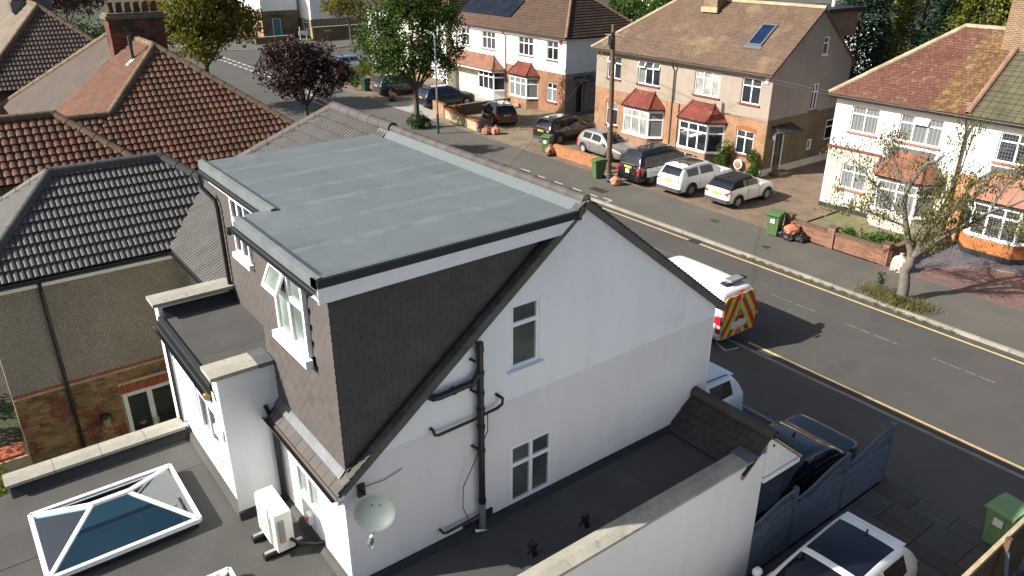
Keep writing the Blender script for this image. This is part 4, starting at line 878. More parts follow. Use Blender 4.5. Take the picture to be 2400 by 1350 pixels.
FL = obj('roof_flue', MB().lathe([(.07,7.6),(.06,7.75),(.06,8.1),(.085,8.12),(.085,8.16),(.06,8.17),(.06,8.2),(.085,8.21),(.085,8.25),(.075,8.26),(.075,8.5),(.02,8.52)], 12, Matrix.Translation((-33.95,7.13,0))), MFlat('green_black_flue', (.02,.035,.033), .5), Rd, smooth=40)
obj('flue_flashing', MB().beam((-33.95,6.85,rr(6.85)+.06), (-33.95,7.15,rr(7.15)+.06), .3, .02, (0,-.6,.8)), upvc, Rd)

# ------------------------------------------------------------------ brown-roofed house at the far end of the near row
Bn = thing('brown_roofed_house', 'house with dark brown tiled hipped roof behind the red one', 'house', (-50,6,0), world=True)
s1, i1 = roof(Bn, 'end_roof_slope', [(-49,6.2,8.73),(-45,10.2,5.2),(-45,2.2,5.2)], btile, und, .36, .3, proto=PM); pieces(s1, 'roof_tile', i1, btile, 300, smooth=45)
courses(Bn, 'rear_roof_slope', [(-49,6.2,8.73),(-62,6.2,8.73),(-62,2.2,5.2),(-45,2.2,5.2)], M('lichened_buff_tile', (.14,.112,.085), .85, var=.2, scale=1.2, fine=(15,.2), patch=[((.16,.11,.03), 2.5, .6, .7)]), .3, .03)
slab_under(Bn, 'front_roof_slope', [(-49,6.2,8.73),(-62,6.2,8.73),(-62,10.2,5.2),(-45,10.2,5.2)], btile)
for a, b in (((-49,6.2,8.72),(-45,10.2,5.18)),((-49,6.2,8.72),(-45,2.2,5.18)),((-49,6.2,8.72),(-60,6.2,8.72))): ridge_tiles(Bn, 'ridge_tile', a, b, .15, orid, .5)
obj('walls', MB().box(-62,-45.4,2.6,9.8,0,5.3), rbr, Bn); gutter(Bn, (-44.95,2.2,5.15), (-44.95,10.2,5.15), .06)
ch2 = obj('chimney', MB().box(-53.2,-52.2,5.4,7.2,7.8,11.5), MBrick('chimney_red_brick', (.2,.07,.045), (.12,.045,.035), (.32,.27,.2)), Bn); obj('lead_flashing', MB().box(-53.3,-52.1,5.3,7.3,8.2,8.75), lead, ch2)
# ------------------------------------------------------------------ houses across the street
redsill = M('brick_red_paint', (.2,.045,.04), .6, var=.12, scale=4)
pinksill = M('terracotta_sill', (.33,.13,.095), .75, var=.15, scale=4, fine=(15,.2))
redtile = MBrick('red_clay_tile', (.23,.05,.04), (.17,.045,.03), (.07,.02,.016), .17, .11, .012, 'x', 1.6, patch=[((.2,.085,.035), 2.5, .55, .68)], rough=.65, streak=0)
browntile = M('mottled_brown_tile', (.24,.115,.075), .8, var=.2, scale=2, fine=(10,.3), patch=[((.15,.085,.06), 1.5, .5, .65), ((.42,.34,.28), 5, .66, .74)])
obrick = MBrick('orange_brick', (.3,.105,.045), (.2,.07,.035), (.4,.31,.2), mw=.014, patch=[((.2,.09,.045), 1.1, .58, .72)])
sbrick = MBrick('brown_stock_brick', (.17,.115,.06), (.12,.075,.04), (.2,.17,.12))
def roofmat(name, col, p=(), bw=.17, bh=.1, axis='x', vs=1.6, c2=.75, mort=.45):
    k_ = .5; col = sc(col, k_); p = [(sc(a, k_), *b) for a, *b in p]
    return MBrick(name, col, sc(col, c2), sc(col, mort), bw, bh*1., .01, axis, vs, bump=.4, patch=list(p), rough=.85, var2=.2, streak=0)
def bay(parent, xl, xr, y, dep, sd_, z0, z1, cols, wm, rm, gl, ztop, zbase=0, over=.14, side_gl=None, frame=None, ridgem=None, inset=.25, leadtop=False):
    """splayed bay window under a small hipped tile roof"""
    fl, fr_, wl, wr = V((xl,y-dep,0)), V((xr,y-dep,0)), V((xl-sd_,y,0)), V((xr+sd_,y,0))
    B = obj('bay_base', MB().prism([(p.x,p.y,zbase) for p in (wl, fl, fr_, wr)], (0,0,z0-.02-zbase)), wm, parent)
    obj('bay_sill', MB().prism([(p.x,p.y,z0-.05) for p in (wl+V((-.05,-.03,0)), fl+V((-.05,-.07,0)), fr_+V((.05,-.07,0)), wr+V((.05,-.03,0)))], (0,0,.05)), upvc, B)
    for a, b, n, g in ((fl, fr_, cols, gl), (wl, fl, 1, side_gl or gl), (fr_, wr, 1, side_gl or gl)):
        u = (b-a).normalized(); nn = V((u.y,-u.x,0)); W = WM(a, u, nn); window(parent, W, 0, (b-a).length, z0, z1, n, .3, g if isinstance(g, list) else g, g, -.03, .07)
    obj('bay_head', MB().prism([(p.x,p.y,z1) for p in (wl, fl, fr_, wr)], (0,0,.18)), upvc, B)
    e = [wl+V((-over,0,0)), fl+V((-over*.7,-over,0)), fr_+V((over*.7,-over,0)), wr+V((over,0,0))]; zt = z1+.16
    t0, t1 = V((xl+inset, y, ztop)), V((xr-inset, y, ztop)); E_ = [V((p.x,p.y,zt)) for p in e]
    for nm, po in (('front', [E_[1],E_[2],t1,t0]), ('left', [E_[0],E_[1],t0]), ('right', [E_[2],E_[3],t1])): courses(B, 'bay_roof_' + nm, [tuple(p) for p in po], rm, .1, .018, .02)
    for a, b in ((E_[1],t0),(E_[2],t1)):
        if ridgem: ridge_tiles(parent, 'hip_tile', a+V((0,0,.02)), b+V((0,0,.02)), .07, ridgem, .3)
    if leadtop: obj('lead_flashing', MB().beam(t0+V((-.3,-.02,.06)), t1+V((.3,-.02,.06)), .04, .2), lead, B); obj('lead_flashing', MB().beam(E_[0]+V((0,-.02,.08)), t0+V((-.05,-.02,.08)), .03, .16), lead, B); obj('lead_flashing', MB().beam(E_[3]+V((0,-.02,.08)), t1+V((.05,-.02,.08)), .03, .16), lead, B)
    for a, b in ((E_[0],E_[1]),(E_[1],E_[2]),(E_[2],E_[3])): obj('bay_gutter', MB().beam(a-V((0,.0,.03)), b-V((0,.0,.03)), .08, .06), blackp, B)
    return B
def door(parent, W, a, b, z0, z1, mat, frame=None):
    d = obj('door', MB().join(MB().box(a+.05,b-.05,-.06,-.02,z0,z1-.05), W), mat, parent)
    obj('door_frame', MB().join(MB().box(a,a+.06,-.08,.02,z0,z1).box(b-.06,b,-.08,.02,z0,z1).box(a+.06,b-.06,-.08,.02,z1-.06,z1), W), frame or upvc, d)
    for p, q in ((.15,.42),(.5,.92)):
        for s_ in (0, 1): obj('door_panel', MB().join(MB().box(a+.12+s_*(b-a-.1)/2, a+(b-a)/2-.02+s_*(b-a-.14)/2, -.02,-.008, z0+(z1-z0)*p, z0+(z1-z0)*q), W), mat, d)
    obj('handle', MB().join(MB().box(a+.1,a+.13,-.02,.02,z0+.95,z0+1.15), W), silv, d); return d
charc = MFlat('charcoal_door', (.03,.032,.036), .35)

# ---- pebbledashed pair with red bays
PB = thing('pebbledash_pair', 'pair of pebbledashed houses with orange brick ground floor and red tiled bays', 'house', (-31.5,39.6,0), world=True)
pdl = M('pink_beige_pebbledash', (0.3108,0.2590,0.2146), .95, var=.06, scale=.8, fine=(40,.3), bump=(60,.7,.02), streak=.08, patch=[((0.2664,0.2368,0.1628), .35, .5, .56)])
pdd = M('grey_pebbledash', (0.2945,0.2470,0.2137), .95, var=.08, scale=.8, fine=(40,.3), bump=(60,.7,.02), streak=.18)
FB = WM((0,36,0), (1,0,0), (0,-1,0))
uw = [(-37.2,-36.0,3.78,5.15),(-34.5,-32.68,3.78,5.15),(-29.98,-28.15,3.78,5.15),(-26.68,-25.45,3.8,5.15)]; lw = [(-37.15,-36.1,.8,2.28),(-26.67,-25.5,1.0,2.33)]
wall(PB, 'upper_wall', pdl, FB, [(-38.25,3.05),(-24.75,3.05),(-24.75,5.5),(-38.25,5.5)], uw, .14)
wall(PB, 'brick_wall', obrick, WM((0,36.012,0), (1,0,0), (0,-1,0)), [(-38.25,0),(-24.75,0),(-24.75,3.05),(-38.25,3.05)], lw, .14)
window(PB, FB, *uw[0], 2, .3, glass_l, glass_d, sill=redsill, opens=(0,)); window(PB, FB, *uw[1], 3, .3, glass_l, [glass_c,glass_d,glass_d], sill=redsill, opens=(0,2)); window(PB, FB, *uw[2], 3, .3, glass_b, glass_b, sill=redsill); window(PB, FB, *uw[3], 2, .3, glass_l, glass_d, sill=redsill)
window(PB, FB, *lw[0], 2, .3, glass_c, glass_d, sill=redsill); window(PB, FB, *lw[1], 2, .3, glass_l, glass_d, sill=redsill)
arch = MB().box(0,.065,-.03,.02,0,.215)
for (a, b, z0, z1) in lw:
    n = 15
    for i in range(n):
        t = (i-(n-1)/2)/n; obj('arch_brick', arch, redb if False else MFlat('arch_orange_brick', (.36,.13,.05), .85), PB, FB @ Matrix.Translation(((a+b)/2+t*(b-a+.15)-.03, 0, z1+.03-.35*t*t)) @ Matrix.Rotation(t*.5, 4, 'Y'))
bay(PB, -34.8,-32.7,36,.72,.62,.78,2.34,3,obrick,redtile,glass_b,3.4, side_gl=glass_c, ridgem=redtile); bay(PB, -30.2,-28.1,36,.72,.62,.78,2.34,3,obrick,redtile,glass_d,3.4, side_gl=glass_d, ridgem=redtile)
gb_ = WM((-24.75,0,0), (0,1,0), (1,0,0)); hol = [(40.15,40.68,6.2,7.13)]
def gz(y): return 8.6-.787*abs(y-39.65)
wall(PB, 'gable_wall', pdd, gb_, [(36,3.1),(43.3,3.1),(43.3,gz(43.3)),(39.65,8.6),(36,gz(36))], hol+[(39.75,40.35,3.2,4.65)], .1)
wall(PB, 'side_brick_wall', sbrick, WM((-24.765,0,0), (0,1,0), (1,0,0)), [(36.01,0),(43.3,0),(43.3,3.1),(36.01,3.1)], [(41.75,42.6,1.25,2.4),(40.1,40.5,.9,1.5)], .1)
window(PB, gb_, *hol[0], 1, .35, glass_g, glass_g, -.05, sill=upvc, sillw=.04); window(PB, gb_, 39.75,40.35,3.2,4.65, 2, .3, glass_l, glass_d, -.05, sill=redsill); window(PB, gb_, 41.75,42.6,1.25,2.4, 1, .35, glass_d, glass_d, -.05); window(PB, gb_, 40.1,40.5,.9,1.5, 1, None, None, glass_c, -.05)
door(PB, gb_, 36.85,37.68,.15,2.35,charc); obj('plinth', MB().box(-24.76,-24.72,37.7,43.3,0,.4).box(-24.76,-24.72,36,36.84,0,.4), M('pale_plinth', (.5,.46,.36), .9), PB)
obj('door_step', MB().box(-24.7,-24.0,36.7,37.9,0,.16), blk_b, PB); obj('door_canopy', MB().prism([(-24.74,36.5,2.75),(-23.95,36.5,2.5),(-23.95,36.5,2.44),(-24.74,36.5,2.6)], (0,1.7,0)), charc, PB)
obj('carriage_lamp', MB().lathe([(.02,2.0),(.08,2.04),(.1,2.2),(.02,2.3)], 8, Matrix.Translation((-24.6,36.55,0))), upvc, PB)
rB = roofmat('pinkish_brown_plain_tile', (.33,.22,.155), [((.4,.29,.17), .45, .55, .66), ((.2,.15,.12), 3.5, .66, .7), ((.38,.13,.07), 6, .735, .745), ((.2,.135,.08), 1.7, .62, .68)])
courses(PB, 'front_roof_slope', [(-38.55,35.68,5.53),(-24.62,35.68,5.53),(-24.62,39.65,8.655),(-34.6,39.65,8.655)], rB, .15, .016)
slab_under(PB, 'hip_slope', [(-38.55,35.68,5.53),(-34.6,39.65,8.655),(-38.55,43.6,5.53)], rB); slab_under(PB, 'rear_roof_slope', [(-38.55,43.6,5.53),(-24.62,43.6,5.53),(-24.62,39.65,8.655),(-34.6,39.65,8.655)], rB)
rdg = M('buff_ridge_tile', (.33,.27,.18), .85, var=.2, scale=3, rnd=.12, fine=(15,.2)); ridge_tiles(PB, 'ridge_tile', (-34.6,39.65,8.65), (-24.6,39.65,8.65), .13, rdg, .45); ridge_tiles(PB, 'hip_tile', (-38.5,35.7,5.55), (-34.6,39.65,8.65), .12, rdg, .45)
CB = obj('chimney', MB().box(-32.1,-31.1,38.7,40.3,8.1,10.6), MBrick('brown_chimney_brick', (.22,.12,.06), (.13,.07,.045), (.34,.28,.19)), PB); obj('chimney_flaunching', MB().box(-32.2,-31.0,38.6,38.75,8.02,8.3), rdg, CB)
VX = obj('roof_window', MB(), lead, PB) if False else None
sy, sz = 1/math.sqrt(1+.787**2), .787/math.sqrt(1+.787**2)
VW = Matrix(((1,0,0),(0,sy,-sz),(0,sz,sy))).to_4x4(); VW.translation = V((-27.5,37.1,5.53+.787*(37.1-35.68)))
steel_g = MFlat('grey_metal_flashing', (.16,.19,.2), .45, .5)
vx = obj('roof_window', MB().join(MB().box(0,.95,0,.1,.02,.1).box(0,.95,1.55,1.65,.02,.1).box(0,.1,.1,1.55,.02,.099).box(.85,.95,.1,1.55,.02,.099), VW), steel_g, PB); obj('pane', MB().join(MB().box(.1,.85,.1,1.55,.05,.07), VW), MGlass('blue_roof_glass', (.01,.02,.06), .03), vx); obj('apron', MB().join(MB().box(-.15,1.05,-.22,0,.03,.045), VW), steel_g, vx)
gutter(PB, (-38.55,35.6,5.47), (-24.62,35.6,5.47), .07, brownp); obj('fascia', MB().box(-38.3,-24.75,35.75,35.78,5.36,5.5), upvc, PB)
pipe(PB, 'downpipe', [(-31.5,35.62,5.42),(-31.5,35.7,5.2),(-31.46,35.9,4.9),(-31.46,35.92,0)], .045, brownp)
obj('brick_pilaster', MB().box(-31.95,-30.95,35.93,36.0,0,3.05), obrick, PB); obj('alarm_box', MB().box(-25.2,-25.0,35.93,36.0,5.0,5.28), upvc, PB); obj('alarm_box', MB().lathe([(.12,0),(.12,.05),(.06,.07)], 12, Matrix.Translation((-37.75,35.99,5.3)) @ Matrix.Rotation(R(90), 4, 'X')), MFlat('yellow_plastic', (.7,.5,.05), .4), PB)
obj('rear_dormer', MB().box(-27.5,-24.9,40.2,43.4,7.0,8.35), rbr, PB); obj('rear_dormer_roof', MB().box(-27.6,-24.7,40.1,43.6,8.35,8.55), felt_edge, PB); obj('flue', MB().tube([(-25.8,42.2,8.5),(-25.8,42.2,10.2)], .1, 10), upvc, PB)
obj('plinth', MB().box(-24.9,-24.74,35.96,36.0,0,.45), M('pale_plinth', (.5,.46,.36)), PB)

# ---- white pair with solar panels
PA = thing('white_pair', 'pair of white painted houses with brown tiled hipped roof', 'house', (-51,42,0), world=True)
FA = WM((0,37.9,0), (1,0,0), (0,-1,0))
ua = [(-56.9,-55.8,3.78,5.13),(-53.95,-52.15,3.8,5.12),(-49.1,-47.3,3.82,5.13),(-45.67,-44.4,3.82,5.13)]; la = [(-45.57,-44.45,.78,2.18)]
wall(PA, 'front_wall', white_far, FA, [(-58.4,0),(-50.7,0),(-50.7,2.95),(-43.5,2.95),(-43.5,5.5),(-58.4,5.5)], ua, .14)
wall(PA, 'brick_wall', MBrick('deep_orange_brick', (.3,.105,.045), (.22,.075,.035), (.34,.25,.17)), WM((0,37.91,0), (1,0,0), (0,-1,0)), [(-50.7,0),(-43.5,0),(-43.5,2.95),(-50.7,2.95)], la, .14)
for q, n in zip(ua, (2,3,3,2)): window(PA, FA, *q, n, .33, glass_l, glass_d if q[0] > -50 else glass_l, sill=pinksill if q[0] < -44.5-1.5 else redsill)
window(PA, FA, *la[0], 2, .3, glass_d, glass_c, sill=redsill)
bay(PA, -49.3,-47.2,37.9,.7,.6,.8,2.28,3,obrick,redtile,[glass_c,glass_c,glass_c],3.3, side_gl=glass_c, ridgem=redtile)
bay(PA, -53.4,-51.3,37.9,.8,.5,.8,2.25,3,white_far,browntile,glass_d,2.5, side_gl=glass_d, over=.05)
po = [(-57.9,36.75,2.42),(-51.0,36.75,2.42),(-50.55,37.88,2.42)]
courses(PA, 'canopy_front', [(-58.0,36.7,2.42),(-51.0,36.7,2.42),(-52.3,37.88,3.35),(-57.3,37.88,3.35)], browntile, .1, .018); courses(PA, 'canopy_side', [(-51.0,36.7,2.42),(-50.75,37.88,2.42),(-52.3,37.88,3.35)], browntile, .1, .018)
ridge_tiles(PA, 'hip_tile', (-51.0,36.72,2.44), (-52.3,37.86,3.36), .07, browntile, .3); obj('canopy_fascia', MB().box(-57.95,-51.05,36.76,36.79,2.25,2.4), upvc, PA)
obj('porch_wall', MB().box(-57.95,-57.75,36.85,37.9,0,2.3), white_far, PA); obj('porch_back_wall', MB().box(-57.75,-53.95,37.8,37.89,0,2.4), M('cream_paint', (.6,.57,.42), .85), PA)
door(PA, WM((0,37.8,0), (1,0,0), (0,-1,0)), -55.9,-54.9,.1,2.25,charc); window(PA, WM((0,37.8,0), (1,0,0), (0,-1,0)), -54.85,-54.3,.1,2.25,1,.2,glass_d,glass_d,0)
gA = WM((-43.5,0,0), (0,1,0), (1,0,0)); wall(PA, 'side_wall', white_far, gA, [(37.9,2.95),(45.3,2.95),(45.3,5.5),(37.9,5.5)]); wall(PA, 'side_base', pdd, gA, [(37.9,0),(45.3,0),(45.3,2.95),(37.9,2.95)], [(39.0,39.9,0,2.25)], .35)
door(PA, WM((-43.8,0,0), (0,1,0), (1,0,0)), 39.0,39.9,.05,2.22,MFlat('dark_red_door', (.05,.015,.012), .4)); obj('door_canopy', MB().prism([(-43.49,38.7,2.72),(-42.7,38.7,2.5),(-42.7,38.7,2.44),(-43.49,38.7,2.6)], (0,1.6,0)), charc, PA)
rA = roofmat('brown_interlocking_tile', (.2,.125,.085), [((.14,.09,.065), .8, .5, .65), ((.3,.2,.11), 4, .68, .74)], .22, .18, 'x'); rA1 = roofmat('pinkish_interlocking_tile', (.23,.135,.1), [((.17,.1,.075), .9, .5, .65)], .22, .18, 'x'); rA2 = roofmat('dark_brown_interlocking_tile', (.12,.07,.05), [((.22,.15,.1), 4, .7, .76)], .22, .3, 'y')
courses(PA, 'front_roof_slope', [(-50.9,37.58,5.5),(-43.2,37.58,5.5),(-47.3,41.7,8.68),(-50.9,41.7,8.68)], rA, .28, .03); courses(PA, 'left_roof_slope', [(-58.7,37.58,5.5),(-50.91,37.58,5.5),(-50.91,41.7,8.68),(-54.6,41.7,8.68)], rA1, .28, .03)
courses(PA, 'hip_slope', [(-43.2,37.58,5.5),(-43.2,45.8,5.5),(-47.3,41.7,8.68)], rA2, .28, .04); slab_under(PA, 'rear_roof_slope', [(-58.7,45.8,5.5),(-43.2,45.8,5.5),(-47.3,41.7,8.68),(-54.6,41.7,8.68)], rA); slab_under(PA, 'left_hip_slope', [(-58.7,37.58,5.5),(-58.7,45.8,5.5),(-54.6,41.7,8.68)], rA)
brid = M('brown_ridge_tile', (.2,.11,.075), .8, var=.15, scale=3, rnd=.1, fine=(15,.2)); ridge_tiles(PA, 'hip_tile', (-43.2,37.6,5.5), (-47.3,41.7,8.68), .12, brid, .45); ridge_tiles(PA, 'hip_tile', (-43.2,45.7,5.5), (-47.3,41.7,8.68), .12, brid, .45)
gutter(PA, (-58.7,37.5,5.45), (-43.2,37.5,5.45), .065, brownp); gutter(PA, (-43.12,37.6,5.45), (-43.12,45.7,5.45), .065, brownp); pipe(PA, 'downpipe', [(-50.75,37.55,5.4),(-50.7,37.82,5.0),(-50.7,37.82,0)], .045, blackp)
obj('alarm_box', MB().box(-44.2,-43.95,37.83,37.9,5.0,5.25), MFlat('red_plastic', (.6,.05,.02)), PA); wall(PA, 'left_wall', white_far, WM((-58.4,0,0), (0,1,0), (-1,0,0)), [(37.9,0),(45.3,0),(45.3,5.5),(37.9,5.5)])
pan = MGlass('solar_glass', (.008,.009,.014), .12); SY, SZ = 1/math.sqrt(1+.772**2), .772/math.sqrt(1+.772**2)
for i in range(6):
    SW = Matrix(((1,0,0),(0,SY,-SZ),(0,SZ,SY))).to_4x4(); SW.translation = V((-58.0+i*1.16,38.6,5.5+.772*(38.6-37.58)))
    t = thing('solar_panel', 'black solar panel in the row fixed on the brown tiled roof', 'solar panel', tuple(SW.translation), group='solar panels on the white pair', world=True)
    obj('frame', MB().join(MB().box(0,1.14,0,.03,.08,.12).box(0,1.14,1.87,1.9,.08,.12).box(0,.03,.03,1.87,.08,.119).box(1.11,1.14,.03,1.87,.08,.119), SW), blackp, t); obj('cell_panel', MB().join(MB().box(.03,1.11,.03,1.87,.09,.11), SW), pan, t)
    obj('mounting_rail', MB().join(MB().box(0,1.14,.4,.44,.02,.08).box(0,1.14,1.4,1.44,.02,.08), SW), silv, t)

# ---- white and pebbledash pair on the right
PC = thing('white_pebbledash_pair', 'pair of white upper storey houses with lichened red and olive tiled roof', 'house', (-14,37,0), world=True)
FC = WM((0,34.3,0), (1,0,0), (0,-1,0)); uc = [(-19.17,-17.83,3.83,5.0),(-16.87,-14.97,3.83,5.0),(-12.72,-10.6,3.78,4.97)]; lc = [(-19.18,-17.88,1.13,2.3)]
wall(PC, 'front_wall', white_far, FC, [(-20,3.0),(-7,3.0),(-7,5.45),(-20,5.45)], uc, .16)
pdw = M('pale_pebbledash', (.5,.46,.38), .95, var=.06, scale=.8, fine=(40,.3), bump=(60,.7,.02))
wall(PC, 'lower_wall', pdw, WM((0,34.31,0), (1,0,0), (0,-1,0)), [(-20,0),(-14,0),(-14,3.0),(-20,3.0)], lc, .14); wall(PC, 'brick_wall', MBrick('bright_orange_brick', (.4,.15,.05), (.33,.12,.042), (.5,.38,.25)), WM((0,34.312,0), (1,0,0), (0,-1,0)), [(-14,0),(-7,0),(-7,3.0),(-14,3.0)])
obj('band_course', MB().box(-20.05,-17.35,34.22,34.31,2.97,3.06).box(-17.42,-17.35,34.22,34.3,2.7,2.97), redsill, PC)
obj('plinth', MB().box(-20.02,-17.5,34.24,34.3,0,.2), charc, PC)
window(PC, FC, *uc[0], 2, .3, glass_c, glass_c, sill=pinksill); window(PC, FC, *uc[1], 3, .3, glass_c, glass_c, sill=pinksill, opens=(1,)); window(PC, FC, *uc[2], 3, .3, glass_l, glass_l, sill=pinksill); window(PC, FC, *lc[0], 2, .3, glass_c, glass_c, sill=pinksill)
btl = M('rusty_brown_bay_tile', (.2,.085,.055), .8, var=.2, scale=2.5, fine=(12,.25), patch=[((.42,.33,.22), 7, .66, .72)])
bay(PC, -16.9,-15.1,34.3,.75,.58,.8,2.2,2,pdw,btl,[glass_c,glass_c],3.42, ridgem=btl, leadtop=True)
b2_ = bay(PC, -12.7,-10.9,34.3,.8,.6,.85,2.2,3,mortar,M('pink_bay_tile', (.3,.15,.105), .8, var=.15, scale=2, fine=(12,.2)),[glass_l,glass_l,glass_l],3.42, ridgem=orid, leadtop=True)
brt = M('bright_orange_brick_face', (.4,.15,.05), .85, var=.12, scale=3, rnd=.12, fine=(20,.15))
its = brick_items(WM((0,33.5,0), (1,0,0), (0,-1,0)), -12.7,-10.9,.22,.8, proud=.015)
for a, b in ((V((-13.3,34.3,0)),V((-12.7,33.5,0))),(V((-10.9,33.5,0)),V((-10.3,34.3,0)))):
    u = (b-a).normalized(); its += brick_items(WM(a, u, V((u.y,-u.x,0))), 0, (b-a).length, .22, .8, proud=.015)
pieces(b2_, 'brick', its, brt, 300); obj('bay_plinth', MB().prism([(p[0],p[1],0) for p in ((-13.36,34.3),(-12.73,33.44),(-10.87,33.44),(-10.24,34.3))], (0,0,.21)), charc, b2_)
obj('brick_pier', MB().box(-13.75,-13.35,34.0,34.3,0,2.9), MATS['bright_orange_brick'], PC)
sC = .75
def cC(y): return 5.45+sC*(y-33.92)
lich = [((.42,.25,.05), 1.1, .6, .68), ((.33,.3,.28), 2.3, .62, .72), ((.3,.2,.14), 6, .55, .62)]
rC = MBrick('red_brown_plain_tile', (.156,.065,.0442), (.1144,.0468,.0338), (.0624,.0312,.0234), .17, .16, .012, 'x', 1.6, patch=[((.1716,.1144,.0832), 5, .58, .62), ((.1976,.1768,.1664), 1.3, .64, .74)], streak=0); rC2 = MBrick('olive_interlocking_tile', (.104,.0936,.0572), (.0884,.078,.0494), (.0416,.039,.026), .3, .46, .016, 'x', 1.6, patch=[((.1872,.1404,.026), 1.4, .62, .7)], streak=0, offset=0)
rC3 = MBrick('yellow_lichened_tile', (.156,.0884,.0416), (.1248,.052,.0338), (.0676,.0338,.0208), .17, .16, .012, 'x', 1.6, patch=[((.2,.14,.045), 4.5, .5, .62), ((.208,.1872,.1664), 1.9, .6, .7)], streak=0)
courses(PC, 'left_roof_slope', [(-20.25,33.92,5.45),(-15.6,33.92,5.45),(-15.6,37.95,cC(37.95)),(-16.6,37.95,cC(37.95))], rC, .15, .016); courses(PC, 'lichened_roof_slope', [(-15.6,33.92,5.45),(-14.0,33.92,5.45),(-14.0,37.95,cC(37.95)),(-15.6,37.95,cC(37.95))], rC3, .15, .016)
courses(PC, 'right_roof_slope', [(-13.99,33.92,5.45),(-6.5,33.92,5.45),(-6.5,37.95,cC(37.95)),(-13.99,37.95,cC(37.95))], rC2, .3, .03)
slab_under(PC, 'hip_slope', [(-20.25,33.92,5.45),(-16.6,37.95,cC(37.95)),(-20.25,42,5.45)], rC); slab_under(PC, 'rear_roof_slope', [(-20.25,42,5.45),(-6.5,42,5.45),(-6.5,37.95,cC(37.95)),(-16.6,37.95,cC(37.95))], rC)
ridge_tiles(PC, 'hip_tile', (-20.25,33.94,5.47), (-16.6,37.95,8.47), .12, rdg, .45); ridge_tiles(PC, 'ridge_tile', (-16.6,37.95,8.47), (-6.6,37.95,8.47), .12, rdg, .45); ridge_tiles(PC, 'party_tile', (-14.0,33.95,5.5), (-14.0,37.3,8.02), .13, M('rusty_lichened_ridge_tile', (.22,.13,.09), .85, var=.2, scale=2, fine=(15,.25), patch=[((.25,.17,.04), 2.6, .58, .66)]), .45)
obj('chimney', MB().box(-14.6,-13.4,37.0,38.9,7.6,10.5), MATS['brown_chimney_brick'], PC)
gutter(PC, (-20.3,33.83,5.4), (-6.5,33.83,5.4), .07, blackp); obj('fascia', MB().box(-20.2,-6.5,33.95,33.98,5.28,5.42), brownp, PC); pipe(PC, 'downpipe', [(-14.0,33.85,5.35),(-14.0,34.0,5.1),(-14.0,34.2,4.8),(-14.0,34.22,0)], .05, brownp)
wall(PC, 'side_wall', white_far, WM((-20,0,0), (0,1,0), (-1,0,0)), [(34.3,0),(41.6,0),(41.6,5.45),(34.3,5.45)])
gbx = obj('gas_meter_box', MB().box(-18.9,-18.35,34.1,34.3,.3,.78), upvc, PC); obj('box_door', MB().box(-18.87,-18.38,34.085,34.1,.33,.75), upvc, gbx)

# ---- white corner house behind the street tree, junction house, houses behind
PE = thing('corner_house', 'white house with brown hipped roof behind the tall green street tree', 'house', (-68,42,0), world=True)
FE = WM((0,39,0), (1,0,0), (0,-1,0)); ue = [(-75.2,-74.2,3.8,5.1),(-72,-70,3.8,5.1),(-66.5,-64.8,3.8,5.1)]
wall(PE, 'front_wall', white_far, FE, [(-76,0),(-61.2,0),(-61.2,5.5),(-76,5.5)], ue, .12)
for q in ue: window(PE, FE, *q, 2, .3, glass_d, glass_d, sill=redsill)
bay(PE, -72.2,-70,39,.7,.6,.8,2.3,3,obrick,redtile,glass_d,3.3); bay(PE, -66.6,-64.4,39,.7,.6,.8,2.3,3,obrick,redtile,glass_b,3.3)
tanw = M('tan_painted_wall', (.42,.33,.19), .9, var=.08, scale=1, fine=(30,.08)); wall(PE, 'side_wall', tanw, WM((-61.2,0,0), (0,1,0), (1,0,0)), [(39,1.9),(46,1.9),(46,5.5),(39,5.5)]); wall(PE, 'side_base', obrick, WM((-61.21,0,0), (0,1,0), (1,0,0)), [(39,0),(46,0),(46,1.9),(39,1.9)])
obj('left_wall', MB().box(-76,-75.9,39.01,46,0,5.5), white_far, PE)
courses(PE, 'front_roof_slope', [(-76.3,38.7,5.5),(-60.9,38.7,5.5),(-64.6,42.6,8.5),(-72.6,42.6,8.5)], rA, .28, .03); courses(PE, 'hip_slope', [(-60.9,38.7,5.5),(-60.9,46.4,5.5),(-64.6,42.6,8.5)], rA2, .28, .04); slab_under(PE, 'left_hip_slope', [(-76.3,38.7,5.5),(-76.3,46.4,5.5),(-72.6,42.6,8.5)], rA); ridge_tiles(PE, 'hip_tile', (-60.9,38.7,5.5), (-64.6,42.6,8.5), .13, brid, .45)
obj('side_fascia', MB().box(-60.95,-60.9,38.7,46.3,5.33,5.48), M('cream_paint', (.6,.57,.42)), PE); gutter(PE, (-76.3,38.62,5.45), (-60.9,38.62,5.45), .06, brownp)
PD = thing('junction_house', 'white and brown brick house with a teal front door at the junction', 'house', (-107,42,0), world=True)
GD = WM((-104,0,0), (0,1,0), (1,0,0))
wall(PD, 'brick_side_wall', sbrick, GD, [(38.2,0),(43.1,0),(43.1,3.25),(38.2,3.25)], [(39.55,40.65,0,2.3)], .1); obj('upper_wall', MB().box(-113,-103.95,38.15,43.1,3.25,7.5), white_far, PD)
door(PD, GD, 39.55,40.65,.05,2.3,MFlat('teal_door', (.02,.16,.19), .35)); obj('door_canopy', MB().prism([(-103.99,39.2,2.75),(-103.3,39.2,2.62),(-103.3,39.2,2.56),(-103.99,39.2,2.6)], (0,2,0)), charc, PD)
